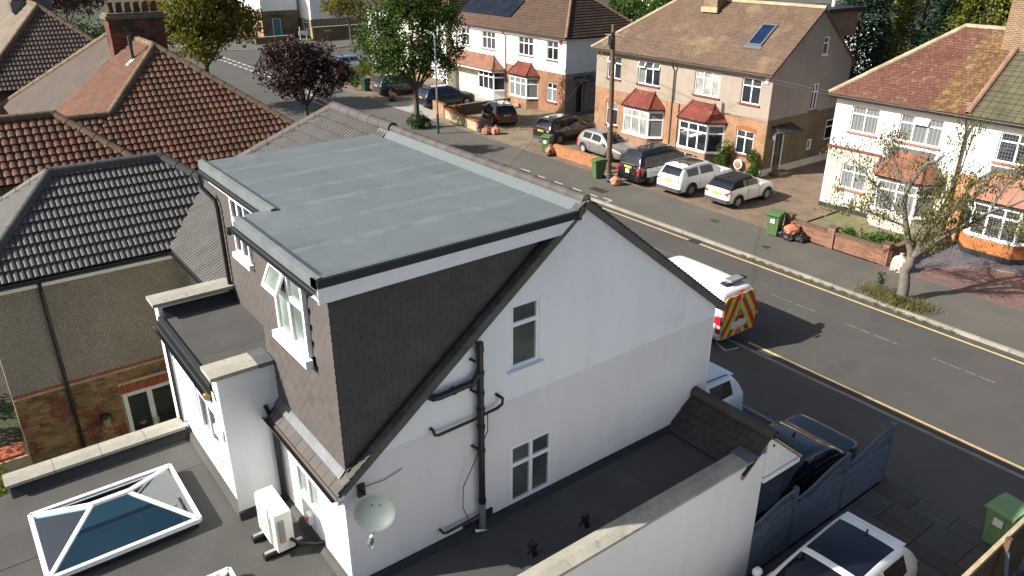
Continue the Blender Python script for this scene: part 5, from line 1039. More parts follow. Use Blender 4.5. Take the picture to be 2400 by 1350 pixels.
FD_ = WM((0,38.2,0), (1,0,0), (0,-1,0)); wall(PD, 'brick_front_wall', obrick, FD_, [(-113,0),(-104,0),(-104,3.25),(-113,3.25)], [(-105.6,-104.8,.8,2.4)], .1); window(PD, FD_, -105.6,-104.8,.8,2.4,1,.3,sill=redsill); bay(PD, -110.5,-108,38.2,.7,.6,.8,2.4,3,obrick,redtile,glass_d,3.2)
obj('rear_block', MB().box(-112,-100.9,43.6,62,2.2,8), white_far, PD); obj('rear_block_base', MB().box(-112,-100.95,43.55,62,0,2.2), MBrick('buff_brick', (.3,.22,.12), (.22,.16,.09), (.3,.26,.18)), PD); window(PD, WM((0,43.55,0), (1,0,0), (0,-1,0)), -103.2,-101.8,.9,2.1,2,.3,d=.02); window(PD, WM((0,43.6,0), (1,0,0), (0,-1,0)), -103.2,-101.8,4.8,5.9,2,.3,d=.02)
LW = thing('long_brick_wall', 'long buff brick garden wall in shade at the junction', 'wall', (-96.5,50,0), world=True); obj('brickwork', MB().box(-97,-96.7,42,60,0,1.6), sbrick, LW); obj('end_pier', MB().box(-97.05,-96.6,41.75,42,0,1.7), MATS['buff_brick'], LW); obj('coping', MB().box(-97.06,-96.64,42.01,60,1.6,1.68), conc, LW)
graf = MB()
for i in range(3): graf.tube([(-96.69,43.6+i*.32+.13*math.cos(t*.8),1.15+.13*math.sin(t*.8)) for t in range(7)], .025, 5)
obj('painted_scrawl', graf, upvc, LW)
JW = thing('low_garden_wall', 'low brick garden wall before the teal front door', 'wall', (-97.5,35.5,0), world=True); obj('brickwork', MB().box(-98,-97.7,34.8,39.5,0,.75), sbrick, JW); obj('coping', MB().box(-98.05,-97.65,34.75,39.55,.75,.82), conc, JW)
SG = thing('sign_board', 'small white sign board on posts by the long brick wall', 'sign', (-98.2,41.2,0), world=True); obj('board', MB().box(-98.25,-98.2,40.6,41.9,.6,1.15), upvc, SG); obj('post', MB().box(-98.3,-98.25,40.75,40.85,0,1.7), upvc, SG); obj('post', MB().box(-98.3,-98.25,41.6,41.7,0,1.0), upvc, SG)
for nm, lab, x0, x1, y0, y1, h, rh, wm_, rm_ in (('white_gabled_house', 'white gabled house standing behind the solar panel roof', -62,-54.5,62,72,4.2,4.2,white_far,rA), ('back_street_house', 'brick house with slate roof far behind the pebbledashed pair', -52,-40,74,83,6,3.2,white_far,felt_d), ('back_street_house', 'far house with grey roof behind the conifers', -20,-6,78,88,6.5,3.5,white_far,btile)):
    t = thing(nm, lab, 'house', ((x0+x1)/2,(y0+y1)/2,0), world=True); xm = (x0+x1)/2
    if nm == 'white_gabled_house':
        wall(t, 'gable_wall', wm_, WM((0,y0,0), (1,0,0), (0,-1,0)), [(x0,0),(x1,0),(x1,h),(xm,h+rh),(x0,h)]); courses(t, 'left_roof_slope', [(x0-.3,y0-.3,h-.3),(x0-.3,y1,h-.3),(xm,y1,h+rh+.05),(xm,y0-.3,h+rh+.05)], rA2, .3, .03); courses(t, 'right_roof_slope', [(x1+.3,y0-.3,h-.3),(x1+.3,y1,h-.3),(xm,y1,h+rh+.05),(xm,y0-.3,h+rh+.05)], rA2, .3, .03); obj('side_walls', MB().box(x0,x1,y0+.21,y1,0,h), wm_, t)
    else:
        ym = (y0+y1)/2; wz = WM((0,y0,0), (1,0,0), (0,-1,0)); hs = [(x0+1+2.6*i, x0+2.4+2.6*i, h-1.8, h-.5) for i in range(int((x1-x0-1)/2.6))]
        wall(t, 'front_wall', wm_, wz, [(x0,0),(x1,0),(x1,h),(x0,h)], hs)
        for q in hs: window(t, wz, *q, 2, .3)
        obj('rear_walls', MB().box(x0,x1,y0+.21,y1,0,h), wm_, t); courses(t, 'front_roof_slope', [(x0-.3,y0-.3,h-.1),(x1+.3,y0-.3,h-.1),(x1-3,ym,h+rh),(x0+3,ym,h+rh)], rm_, .3, .03); slab_under(t, 'rear_roof_slope', [(x0-.3,y1+.3,h-.1),(x1+.3,y1+.3,h-.1),(x1-3,ym,h+rh),(x0+3,ym,h+rh)], rm_); slab_under(t, 'hip_slope', [(x0-.3,y0-.3,h-.1),(x0-.3,y1+.3,h-.1),(x0+3,ym,h+rh)], rm_); slab_under(t, 'hip_slope', [(x1+.3,y0-.3,h-.1),(x1+.3,y1+.3,h-.1),(x1-3,ym,h+rh)], rm_)
# ------------------------------------------------------------------ vehicles
tyre_m = MFlat('tyre_rubber', (.014,.014,.015), .75); rim_m = MFlat('alloy_rim', (.42,.43,.44), .35, .25); rim_d = MFlat('dark_alloy_rim', (.2,.2,.21), .35, .3)
carglass = MGlass('car_glass', (.014,.018,.022), .03); carglass_b = MGlass('tinted_car_glass', (.008,.01,.018), .03)
tail_m = MFlat('tail_lamp_red', (.42,.012,.02), .15, 0, .6, .5); head_m = MFlat('head_lamp_glass', (.6,.62,.64), .1, 0, .6, .5)
plate_y = MFlat('yellow_number_plate', (.75,.52,.02), .4); clad_m = MFlat('grey_black_cladding', (.05,.05,.052), .55); chrome = MFlat('chrome_trim', (.6,.61,.62), .15, .9)
def lerpc(pts, t):
    if t <= pts[0][0]: return pts[0][1]
    for (a, p), (b, q) in zip(pts, pts[1:]):
        if t <= b:
            k = (t-a)/(b-a) if b > a else 0; return p+(q-p)*k
    return pts[-1][1]
WH = {}
def wheel(parent, x, y, r, wd, rim, side, spokes=5):
    key = (r, wd, spokes)
    if key not in WH:
        n = 22; prof = [(r*.62,-wd/2),(r*.86,-wd/2),(r*.97,-wd*.36),(r,-wd*.15),(r,wd*.15),(r*.97,wd*.36),(r*.86,wd/2),(r*.62,wd/2),(r*.6,wd*.3)]
        rt = Matrix.Rotation(R(90), 4, 'X'); ty = MB().lathe(prof, n, rt); rm = MB().lathe([(r*.66,.0),(r*.66,wd*.47),(r*.6,wd*.5),(r*.57,wd*.36),(r*.15,wd*.3)], n, rt)
        for k in range(spokes):
            a = 2*math.pi*k/spokes; d = V((math.cos(a), 0, math.sin(a))); rm.beam(d*r*.1+V((0,-wd*.42,0)), d*r*.6+V((0,-wd*.44,0)), r*.16, wd*.12, (0,1,0))
        rm.tube([(0,-wd*.3,0),(0,-wd*.5,0)], r*.13, 10); WH[key] = (ty, rm)
    ty, rm = WH[key]; T = Matrix.Translation((x, y, r)) @ (Matrix() if side < 0 else Matrix.Rotation(math.pi, 4, 'Z'))
    w_ = obj('wheel', ty, tyre_m, parent, T, smooth=40); obj('rim', rm, rim, w_, smooth=35)
def text_mesh(txt, size):
    cu = bpy.data.curves.new('lettering', 'FONT'); cu.body = txt; cu.size = size; cu.align_x = 'CENTER'; cu.align_y = 'CENTER'; cu.extrude = .002
    to = bpy.data.objects.new('lettering', cu); me = bpy.data.meshes.new_from_object(to); bpy.data.objects.remove(to); me.materials.clear(); return me
def plate(parent, x, z, txt, back=True, y=0, mat=None, tilt=0):
    s_ = -1 if back else 1; W_ = Matrix.Translation((x, y, z)) @ Matrix.Rotation(s_*R(90), 4, 'Z') @ Matrix.Rotation(R(90)+tilt, 4, 'X')
    p = obj('number_plate', MB().box(-.26,.26,-.055,.055,0,.012), mat or plate_y, parent, W_); obj('registration', text_mesh(txt, .1), blackp, p, Matrix.Translation((0,0,.013)))
STY = {
 'hatch': dict(body=[(0,.56),(.04,.60),(.1,.62),(.6,.60),(.72,.60),(.9,.53),(.97,.47),(1,.40)], g=((.03,.64),(.15,.955),(.5,.985),(.75,.61)), win=((.16,.34),(.36,.56)), tail=(.46,.62)),
 'suv': dict(body=[(0,.56),(.04,.60),(.1,.61),(.6,.60),(.72,.60),(.92,.56),(.975,.50),(1,.42)], g=((.02,.63),(.12,.96),(.52,.985),(.76,.61)), win=((.13,.32),(.34,.57)), tail=(.5,.62)),
 'mpv': dict(body=[(0,.53),(.04,.57),(.1,.58),(.6,.56),(.76,.57),(.92,.50),(.975,.45),(1,.38)], g=((.015,.60),(.1,.95),(.46,.99),(.82,.58)), win=((.1,.24),(.26,.43),(.45,.64)), tail=(.48,.64)),
 'saloon': dict(body=[(0,.60),(.02,.68),(.16,.69),(.6,.63),(.72,.63),(.92,.54),(.975,.48),(1,.40)], g=((.16,.70),(.30,.95),(.5,.985),(.72,.64)), win=((.26,.38),(.4,.58)), tail=(.52,.66)),
 'cab': dict(body=[(0,.5),(.03,.54),(.1,.56),(.6,.55),(.76,.56),(.93,.53),(.975,.48),(1,.4)], g=((.02,.57),(.1,.95),(.54,.985),(.76,.57)), win=((.12,.3),(.32,.46),(.48,.62)), tail=(.33,.47)),
 'mini': dict(body=[(0,.58),(.03,.645),(.12,.66),(.6,.645),(.74,.645),(.92,.58),(.97,.5),(1,.42)], g=((.035,.67),(.15,.95),(.52,.99),(.69,.655)), win=((.29,.37),(.38,.6)), tail=(.48,.62)),
 'van': dict(body=[(0,.5),(.03,.52),(.5,.52),(.74,.52),(.84,.53),(.93,.5),(.975,.44),(1,.36)], g=((.0,.53),(.03,.95),(.62,.99),(.86,.54)), win=((.66,.78),), tail=(.36,.56)),
}
def car(name, label, cat, loc, head, L, W, H, paint, style, txt='LT71 KXC', rim=None, clad=False, wr=.33, roofglass=None, softtop=False, group=None, zb=.2, glass=None, rails=False, rear=True, spokes=5, wb=(.19,.80), spoil=False, panel=None):
    st = STY[style]; t = thing(name, label, cat, loc, head, group); rim = rim or rim_m; glass = glass or carglass
    g = st['g']; hw = W/2; Rr = wr+.055; ts = set([0,.012,.03,.055,.09,.13,.9,.93,.955,.975,.99,1]+[q[0] for q in g]+[q for w_ in st['win'] for q in w_])
    ts |= {g[0][0]+(g[1][0]-g[0][0])*k for k in (.12,.5,.9)} | {g[2][0]+(g[3][0]-g[2][0])*k for k in (.08,.5,.93)} | {g[1][0]+(g[2][0]-g[1][0])*k for k in (.2,.5,.8)}
    for c_ in wb: ts |= {c_+Rr/L*k for k in (-1.02,-1,-.86,-.6,-.3,0,.3,.6,.86,1,1.02)}
    if roofglass: ts |= set(roofglass)
    ts = sorted(q for q in ts if 0 <= q <= 1); tt = [ts[0]]
    for q in ts[1:]:
        if q-tt[-1] > .0035: tt.append(q)
    tt[-1] = 1.
    plan = [(0,.80),(.012,.87),(.03,.925),(.09,.975),(.2,1),(.75,1),(.9,.955),(.955,.88),(.99,.76),(1,.66)]
    if style == 'van': plan = [(0,.9),(.012,.95),(.03,.98),(.2,1),(.8,1),(.93,.93),(.975,.82),(1,.66)]
    def ztop(q):
        if q <= g[0][0] or q >= g[3][0]: return lerpc(st['body'], q)*H
        if q < g[1][0]:
            k = (q-g[0][0])/(g[1][0]-g[0][0]); return (g[0][1]+(g[1][1]-g[0][1])*(k+.12*math.sin(math.pi*k)))*H
        if q > g[2][0]:
            k = (q-g[2][0])/(g[3][0]-g[2][0]); return (g[2][1]+(g[3][1]-g[2][1])*(k-.1*math.sin(math.pi*k)))*H
        k = (q-g[1][0])/(g[2][0]-g[1][0]); return (g[1][1]+(g[2][1]-g[1][1])*k+.018*math.sin(math.pi*k))*H
    secs = []
    for q in tt:
        w_ = hw*lerpc(plan, q); zt = ztop(q); zbt = min(lerpc(st['body'], q)*H, zt); gh = zt-zbt; x = (q-.5)*L
        z0 = zb+(.08*(1-q/.05) if q < .05 else (.05*(q-.95)/.05 if q > .95 else 0)); za = z0
        for c_ in wb:
            d = (q-c_)*L
            if abs(d) < Rr: za = max(za, wr+math.sqrt(Rr*Rr-d*d))
        zm = max(.5*(zb+zbt), za+.02); a = min(1, gh/.16); wt = .93*w_-(.36 if style != 'van' else .16)*gh
        low = [(0,za),(.86*w_,za),(.985*w_,max(z0+.07,za)),(w_,zm),(.985*w_,max(zbt-.05,za+.03)),(.935*w_,zbt)]
        hood = [(.85*w_,zbt+.012),(.75*w_,zbt+.02),(.4*w_,zbt+.03),(0,zbt+.034)]; grn = [(wt+.01,zbt+gh*.86),(wt-.05,zbt+gh*.965),((wt-.05)*.55,zbt+gh*.995),(0,zt)]
        secs.append([(x,y,z) for y, z in low]+[(x,h[0]+(k[0]-h[0])*a,h[1]+(k[1]-h[1])*a) for h, k in zip(hood, grn)])
    cage = MB(); keys = []; names = []
    def put(key, pts):
        if key not in names: names.append(key)
        cage.add(pts, [tuple(range(len(pts)))]); keys.append(names.index(key))
    top0, top1 = g[1][0], g[2][0]
    for i in range(len(tt)-1):
        qm = (tt[i]+tt[i+1])/2; A, B = secs[i], secs[i+1]
        for j in range(9):
            for s_ in (1, -1):
                key = 'body'
                if j == 0: key = 'underbody'
                elif clad and j == 1: key = 'cladding'
                elif clad and j == 2 and min(A[2][2], B[2][2]) > zb+.15: key = 'body'
                elif j == 5:
                    for k, (a, b) in enumerate(st['win']):
                        if a < qm < b: key = f'side_window{k}{s_}'
                    if softtop and key == 'body' and g[0][0] < qm < st['win'][0][0]: key = 'soft_top'
                elif j in (7, 8):
                    if g[2][0]+(g[3][0]-g[2][0])*.06 < qm < g[3][0]-(g[3][0]-g[2][0])*.05: key = 'windscreen'
                    elif rear and g[0][0]+(g[1][0]-g[0][0])*.1 < qm < g[1][0]-(g[1][0]-g[0][0])*.08: key = 'rear_window'
                    elif roofglass and roofglass[0] < qm < roofglass[1]: key = 'roof_glass'
                if softtop and j >= 5 and key in ('body', 'roof_glass') and g[0][0] < qm < g[2][0]: key = 'soft_top'
                if j in (3, 4) and qm < .05 and key == 'body' and A[3][2] > st['tail'][0]*H-.2: key = f'tail_lamp{s_}' if j == 4 or style in ('hatch','suv','mpv') else 'body'
                if j == 4 and .93 < qm < .985: key = f'head_lamp{s_}'
                put(key, [(p[0], p[1]*s_, p[2]) for p in (A[j], B[j], B[j+1], A[j+1])])
    for sec in (secs[0], secs[-1]): put('body', [(p[0], p[1], p[2]) for p in sec]+[(p[0], -p[1], p[2]) for p in sec[-2:0:-1]])
    mats = dict(body=paint, underbody=blackp, cladding=clad_m, windscreen=glass, rear_window=carglass_b, roof_glass=carglass_b, soft_top=M('black_canvas', (.012,.012,.013), .9, fine=(40,.2)))
    me = bpy.data.meshes.new('cage'); me.from_pydata(cage.v, [], cage.f)
    for k_ in names: me.materials.append(paint)
    me.polygons.foreach_set('material_index', keys); bm = bmesh.new(); bm.from_mesh(me); bmesh.ops.remove_doubles(bm, verts=bm.verts[:], dist=.0008); bmesh.ops.recalc_face_normals(bm, faces=bm.faces[:]); bm.to_mesh(me); bm.free()
    tmp = bpy.data.objects.new('cage', me); COL.objects.link(tmp); md = tmp.modifiers.new('round', 'SUBSURF'); md.levels = md.render_levels = 1
    dg = bpy.context.evaluated_depsgraph_get(); ev = bpy.data.meshes.new_from_object(tmp.evaluated_get(dg)); bpy.data.objects.remove(tmp)
    vs_ = [v.co.copy() for v in ev.vertices]; P = {k_: MB() for k_ in names}; maps = {k_: {} for k_ in names}
    for f in ev.polygons:
        k_ = names[f.material_index]; mb = P[k_]; mp = maps[k_]; idx = []
        for i in f.vertices:
            if i not in mp: mp[i] = len(mb.v); mb.v.append(tuple(vs_[i]))
            idx.append(mp[i])
        mb.f.append(tuple(idx))
    obj('body', P['body'], paint, t, smooth=180, fix=False)
    for k, mb in P.items():
        if k == 'body': continue
        nm = 'side_window' if k.startswith('side') else 'tail_lamp' if k.startswith('tail') else 'head_lamp' if k.startswith('head') else k
        obj(nm, mb, mats.get(k) or (glass if nm == 'side_window' else tail_m if nm == 'tail_lamp' else head_m), t, smooth=180, fix=False)
    xr = -L/2; tz0, tz1 = st['tail'][0]*H, st['tail'][1]*H; zc = min(st['tail'][1]*H, lerpc(st['body'], 0)*H)
    for s_ in (1, -1):
        if style not in ('cab','van'): obj('tail_lamp', MB().prism([(xr-.012,s_*hw*.55,tz0+.06),(xr-.012,s_*hw*.79,tz0),(xr+.0,s_*hw*.8,zc-.03),(xr+.0,s_*hw*.6,zc-.03)], (.06,0,0)), tail_m, t)
        if style == 'van': obj('tail_lamp', MB().box(xr-.01,xr+.16,*sorted((s_*hw*.9,s_*(hw*.965))),.62,1.2), tail_m, t); obj('reversing_lamp', MB().box(xr-.014,xr+.1,*sorted((s_*hw*.91,s_*(hw*.97))),.8,.9), head_m, t)
        obj('mirror', MB().lathe([(.04,-.1),(.085,-.06),(.09,.04),(.05,.1)], 10, Matrix.Translation((g[3][0]*L-L/2-.33, s_*(hw+.1), lerpc(st['body'], g[3][0])*H+.09)) @ Matrix.Rotation(R(90), 4, 'Y')), paint if style != 'cab' else blackp, t, smooth=60)
        for c_ in wb: wheel(t, (c_-.5)*L, s_*(hw-.115), wr, .21, rim, -1 if s_ < 0 else 1, spokes)
        if clad:
            for c_ in wb: obj('arch_trim', MB().tube([((c_-.5)*L+(Rr+.02)*math.cos(R(a)), s_*(hw+.0), wr+(Rr+.02)*math.sin(R(a))) for a in range(-10, 191, 20)], .032, 6), clad_m, t, smooth=60)
        if rails: obj('roof_rail', MB().tube([((q-.5)*L, s_*(hw*.93-.36*(ztop(q)-lerpc(st['body'], q)*H)-.03), ztop(q)+.01) for q in (top0+.03, top0+.08, (top0+top1)/2, top1-.04, top1)], .02, 6), chrome if rails is True else blackp, t, smooth=60)
        for k_ in (.42,.6) if style in ('hatch','suv','mpv','mini') else (): obj('door_handle', MB().box((k_-.5)*L-.09,(k_-.5)*L+.09,*sorted((s_*(hw*.985), s_*(hw+.02))),lerpc(st['body'], k_)*H-.13,lerpc(st['body'], k_)*H-.1), paint, t)
        for k_ in (st['win'][-1][1]+.01, st['win'][-1][0]-.01):     # door shut lines
            xx = (k_-.5)*L; obj('door_gap', MB().box(xx-.006, xx+.006, *sorted((s_*(hw-.01), s_*(hw+.0025))), zb+.12, lerpc(st['body'], k_)*H-.06), blackp, t)
    obj('rear_bumper', MB().prism([(xr-.02,-hw*.78,zb+.08),(xr-.02,hw*.78,zb+.08),(xr+.1,hw*.93,zb+.08),(xr+.1,-hw*.93,zb+.08)], (0,0,.18)), clad_m if clad else paint, t)
    obj('front_grille', MB().box(L/2-.02, L/2+.015, -hw*.45, hw*.45, .34, .34+.16*H), blackp, t)
    plate(t, xr-.022, .52*H if style not in ('van','saloon') else .36*H, txt)
    if spoil: obj('tail_spoiler', MB().prism([((top0-.5)*L+.06,-hw*.66,ztop(top0)-.03),((top0-.5)*L-.16,-hw*.66,ztop(top0)-.05),((top0-.5)*L-.16,-hw*.66,ztop(top0)-.075),((top0-.5)*L+.04,-hw*.66,ztop(top0)-.09)], (0,hw*1.32,0)), paint, t)
    obj('aerial', MB().prism([((top0-.5)*L+.2,-.012,ztop(top0+.05)),((top0-.5)*L+.36,-.012,ztop(top0+.05)),((top0-.5)*L+.2,-.012,ztop(top0+.05)+.09)], (0,.024,0)), blackp, t)
    obj('rear_wiper', MB().beam(((g[0][0]-.5)*L-.01,0,g[0][1]*H+.06), ((g[0][0]-.5)*L+.1,.3,g[0][1]*H+.16), .02, .02), blackp, t) if style in ('hatch','suv','mpv') else None
    return t
wp = MPaint('white_car_paint', (.8,.8,.79)); cp = MPaint('cream_car_paint', (.78,.76,.69)); bp = MPaint('black_car_paint', (.008,.008,.01), 0, .2); sp = MPaint('silver_beige_car_paint', (.32,.305,.29), .55, .35)
dbp = MPaint('dark_blue_car_paint', (.018,.022,.045), .3, .3); gp = MPaint('slate_grey_car_paint', (.045,.047,.055), .4, .3); lbp = MPaint('silver_blue_car_paint', (.3,.36,.48), .5, .3); nbp = MPaint('midnight_car_paint', (.006,.007,.014), .2, .15)
UP = R(90)
car('convertible_car', 'small cream white convertible car with a black folding soft top', 'car', (-22.87,31.74,0), UP, 3.72,1.68,1.41, cp, 'mini', 'YM64 EXA', softtop=True, clad=True, wr=.3, spokes=7)
car('white_crossover', 'white crossover car with glass roof parked beside the black taxi', 'car', (-25.55,31.55,0), UP, 4.38,1.81,1.6, wp, 'suv', 'KP15 UDH', rim_d, clad=True, roofglass=(.2,.5), rails=True, spoil=True, spokes=10)
TX = car('taxi_cab', 'black taxi cab with white side panels outside the brick front', 'taxi', (-28.15,31.55,0), UP, 4.86,1.87,1.89, bp, 'cab', 'LV73 ZWB', rim_d, wr=.34, roofglass=(.24,.5))
for s_ in (1, -1): obj('side_panel', MB().prism([(-1.95,0,.5),(1.6,0,.42),(1.75,0,.95),(-2.0,0,.98)], (0,s_*.008,0)), wp, TX, Matrix.Translation((0,s_*.936,0)))
lg = obj('side_lettering', text_mesh('workdao', .17), MFlat('grey_lettering', (.25,.26,.28), .5), TX, Matrix.Translation((-1.45,-.947,.72)) @ Matrix.Rotation(R(90), 4, 'X')); obj('side_logo', MB().tube([(-1.45+.28*math.cos(R(a)),-.946,.85+.14*math.sin(R(a))) for a in range(0, 181, 20)], .012, 5), gp, TX)
obj('licence_disc', MB().box(-2.452,-2.44,-.1,.16,.66,.86), upvc, TX); obj('chrome_strip', MB().box(-2.455,-2.44,-.5,.5,1.12,1.16), chrome, TX)
for s_ in (1, -1): obj('roundel_lamp', MB().box(-2.45,-2.38,*sorted((s_*.7,s_*.81)),.62,.9), tail_m, TX)
car('silver_hatchback', 'silver beige hatchback parked sideways behind the low brick wall', 'car', (-33.2,32.4,0), R(-3), 4.0,1.74,1.49, sp, 'hatch', 'EA60 HNG', wr=.31, spokes=10)
car('black_suv', 'black estate car with upright red tail lamps beside a green bin', 'car', (-38.0,33.25,0), R(94), 4.43,1.86,1.65, bp, 'suv', 'LC73 WLO', rim_d, clad=True, rails='b', spoil=True)
car('black_hatchback', 'black hatchback parked askew on the tan gravel drive', 'car', (-45.1,33.05,0), R(160), 4.2,1.76,1.48, bp, 'hatch', 'KV09 NJF', spoil=True)
car('dark_blue_suv', 'dark blue car on the pale concrete drive beside the brick wall', 'car', (-51.9,33.0,0), R(84), 4.38,1.84,1.61, dbp, 'suv', 'HX70 CPY', spoil=True, rails='b')
car('grey_people_carrier', 'slate grey people carrier parked behind the tall green tree', 'car', (-58.7,32.7,0), R(88), 4.38,1.83,1.63, gp, 'mpv', 'EK65 OVT')
car('silver_blue_hatchback', 'silver blue hatchback parked by the corner hedge', 'car', (-72.6,35.3,0), R(86), 4.2,1.76,1.5, lbp, 'hatch', 'GF59 RKU')
car('white_estate', 'white estate car with dark roof rails in the shade beside the house', 'car', (-11.15,13.5,0), R(-90), 4.49,1.84,1.66, MPaint('cool_white_car_paint', (.74,.77,.8)), 'suv', 'LS19 DZA', rails='b', spoil=True, glass=carglass_b)
car('black_saloon', 'shiny black saloon car with boot spoiler behind the lattice fence', 'car', (-8.05,13.75,0), R(-90), 4.7,1.82,1.42, nbp, 'saloon', 'LN20 BXR', rim_d, glass=carglass_b)
car('white_hatchback', 'white car with black panoramic glass roof on the flagged drive', 'car', (-5.12,11.3,0), R(-88), 4.3,1.8,1.56, wp, 'hatch', 'LD68 XSA', rim_d, roofglass=(.2,.5), spoil=True, glass=carglass_b)
def MChev():
    nb = NB('red_yellow_chevrons'); tc = nb.n('TexCoord').outputs['Object']; x = nb.n('SeparateXYZ'); nb.l(tc, x.inputs[0])
    q = nb.math('ADD', nb.math('ABSOLUTE', x.outputs[1]), nb.math('MULTIPLY', x.outputs[2], .62)); f = nb.math('GREATER_THAN', nb.math('FRACT', nb.math('MULTIPLY', q, 2.45)), .5)
    nb.l(nb.mix(f, (.68,.6,.04), (.55,.02,.02)), nb.b.inputs['Base Color']); nb.b.inputs['Roughness'].default_value = .35; return nb.mat
VN = car('white_van', 'white van with red and yellow chevron rear doors at the kerb', 'van', (-15.8,19.25,0), R(180), 5.0,1.98,1.98, wp, 'van', 'LC22 NTK', wr=.34, rear=False, zb=.28, wb=(.2,.79))
for v in VN.children:
    if v.name.startswith('number_plate'): v.matrix_local = v.matrix_local @ Matrix.Translation((0,0,.03))
chv = MChev(); xv = -2.5
def vpanel(n, y0, y1, z0, z1, dx=.0): obj(n, MB().prism([(xv-.012-dx,y0,z0),(xv-.012-dx,y1,z0),(xv+.03,y1*.97,z1),(xv+.03,y0*.97,z1)], (-.012,0,0)) if False else MB().box(xv-.03-dx, xv-.012, y0, y1, z0, z1), chv, VN)

def vdoor(y0, y1, z0, z1, t0, t1): obj('chevron_panel', MB().prism([(xv-.014,y0,z0),(xv-.014,y1,z0),(xv+t1,y1*.93,z1-.08),(xv+t1,y1*.8,z1),(xv+t1,y0 if abs(y0) < .1 else y0*.8,z1),(xv+t1,y0 if abs(y0) < .1 else y0*.93,z1-.08)], (-.02,0,0)), chv, VN)
vdoor(-.8,-.01,1.06,1.74,0,.05); vdoor(.8,.01,1.06,1.74,0,.05); vpanel('chevron_panel', -.82,-.01,.38,1.02); vpanel('chevron_panel', .01,.82,.38,1.02)
obj('door_seam', MB().box(xv-.034,xv-.03,-.01,.01,.36,1.8), upvc, VN); obj('plate_recess', MB().box(xv-.036,xv-.03,-.36,.4,.62,.86), wp, VN); obj('badge', MB().lathe([(.075,0),(.06,.01)], 14, Matrix.Translation((xv-.03,-.05,.97)) @ Matrix.Rotation(R(-90), 4, 'Y')), blackp, VN)
bn = obj('roof_beacon', MB().box(-2.1,-1.8,-.55,.05,2.0,2.06), silv, VN); obj('beacon_mount', MB().box(-2.05,-1.85,-.8,.3,1.95,2.0), blackp, VN); obj('brake_lamp', MB().box(xv-.01,xv+.06,-.12,.12,1.84,1.88), tail_m, VN)

# ------------------------------------------------------------------ wheelie bins and rubbish bags
gbin = MFlat('green_bin_plastic', (.07,.135,.05), .55); dbin = MFlat('dark_green_bin_plastic', (.012,.05,.03), .5); lbin = MFlat('pale_green_bin_plastic', (.16,.29,.13), .5); stick = MFlat('white_sticker', (.7,.72,.68), .6)
def bin_(label, x, y, rz_, mat, open_=False, sticker=True):
    t = thing('wheelie_bin', label, 'bin', (x, y, 0), rz_)
    b, u, z0, z1 = [(-.22,-.24),(.22,-.24),(.22,.2),(-.22,.2)], [(-.28,-.32),(.28,-.32),(.28,.34),(-.28,.34)], .05, .98
    obj('body', MB().add([(x_, y_, z0) for x_, y_ in b]+[(x_, y_, z1) for x_, y_ in u], [(3,2,1,0),(4,5,6,7),(0,1,5,4),(1,2,6,5),(2,3,7,6),(3,0,4,7)]), mat, t)
    obj('rim', MB().box(-.3,.3,-.35,.36,.93,.98), mat, t); obj('lid', MB().prism([(-.3,-.38,.985),(-.3,-.3,1.03),(-.3,.05,1.08),(-.3,.32,1.07),(-.3,.36,.985)], (.6,0,0)), mat, t); obj('lid_edge', MB().box(-.315,.315,-.4,-.36,.97,1.0), mat, t)
    obj('handle', MB().tube([(-.24,.42,.98),(.24,.42,.98)], .018, 8), mat, t); obj('axle', MB().tube([(-.25,.22,.1),(.25,.22,.1)], .012, 6), blackp, t)
    for s_ in (-1, 1): obj('wheel', MB().tube([(s_*.24,.22,.1),(s_*.29,.22,.1)], .1, 14), tyre_m, t, smooth=40)
    for q in (-.12,.12): obj('body_rib', MB().add([(q-.012,-.245,.1),(q+.012,-.245,.1),(q+.012,-.322,.9),(q-.012,-.322,.9),(q-.012,-.25,.1),(q+.012,-.25,.1),(q+.012,-.33,.9),(q-.012,-.33,.9)], [(4,5,6,7),(0,4,7,3),(5,1,2,6),(7,6,2,3),(0,1,5,4)]), mat, t)
    if sticker: obj('number_sticker', MB().box(-.1,.1,-.318,-.305,.62,.8), stick, t)
    return t
bin_('green wheelie bin with white sticker beside orange bags at the brick wall end', -35.95, 30.0, R(25), gbin); bin_('green wheelie bin standing at the foot of the telegraph pole', -30.0, 28.75, R(-18), gbin, sticker=False)
bin_('green wheelie bin beside black and orange bags at the garden wall', -18.75, 28.85, R(12), gbin); bin_('pale green wheelie bin behind the wooden fence by the flagged drive', -4.0, 16.35, R(-8), lbin); bin_('dark green wheelie bin by the topiary ball under the tall tree', -61.4, 30.9, R(8), dbin, sticker=False)
def bagmesh(r, h, seed, sq=1.):
    random.seed(seed); bm = bmesh.new(); bmesh.ops.create_icosphere(bm, subdivisions=4, radius=1); o_ = rvec()*9
    for v in bm.verts:
        d = v.co.normalized(); k = 1+.3*mnoise.noise(d*1.6+o_)+.16*abs(mnoise.noise(d*4+o_))-.2*abs(mnoise.noise(d*3+o_*.5))+.09*abs(mnoise.noise(d*9+o_))
        x, y, z = d*k; z = max(z, -.72); zz = (z+.72)/1.72
        if zz > .82: f = max(.12, 1-(zz-.82)*5.2); x *= f; y *= f; zz += (zz-.82)*.9
        v.co = (x*r, y*r*sq, zz*h)
    mb = MB(); bm.verts.index_update(); mb.add([v.co for v in bm.verts], [[q.index for q in f.verts] for f in bm.faces]); bm.free(); return mb
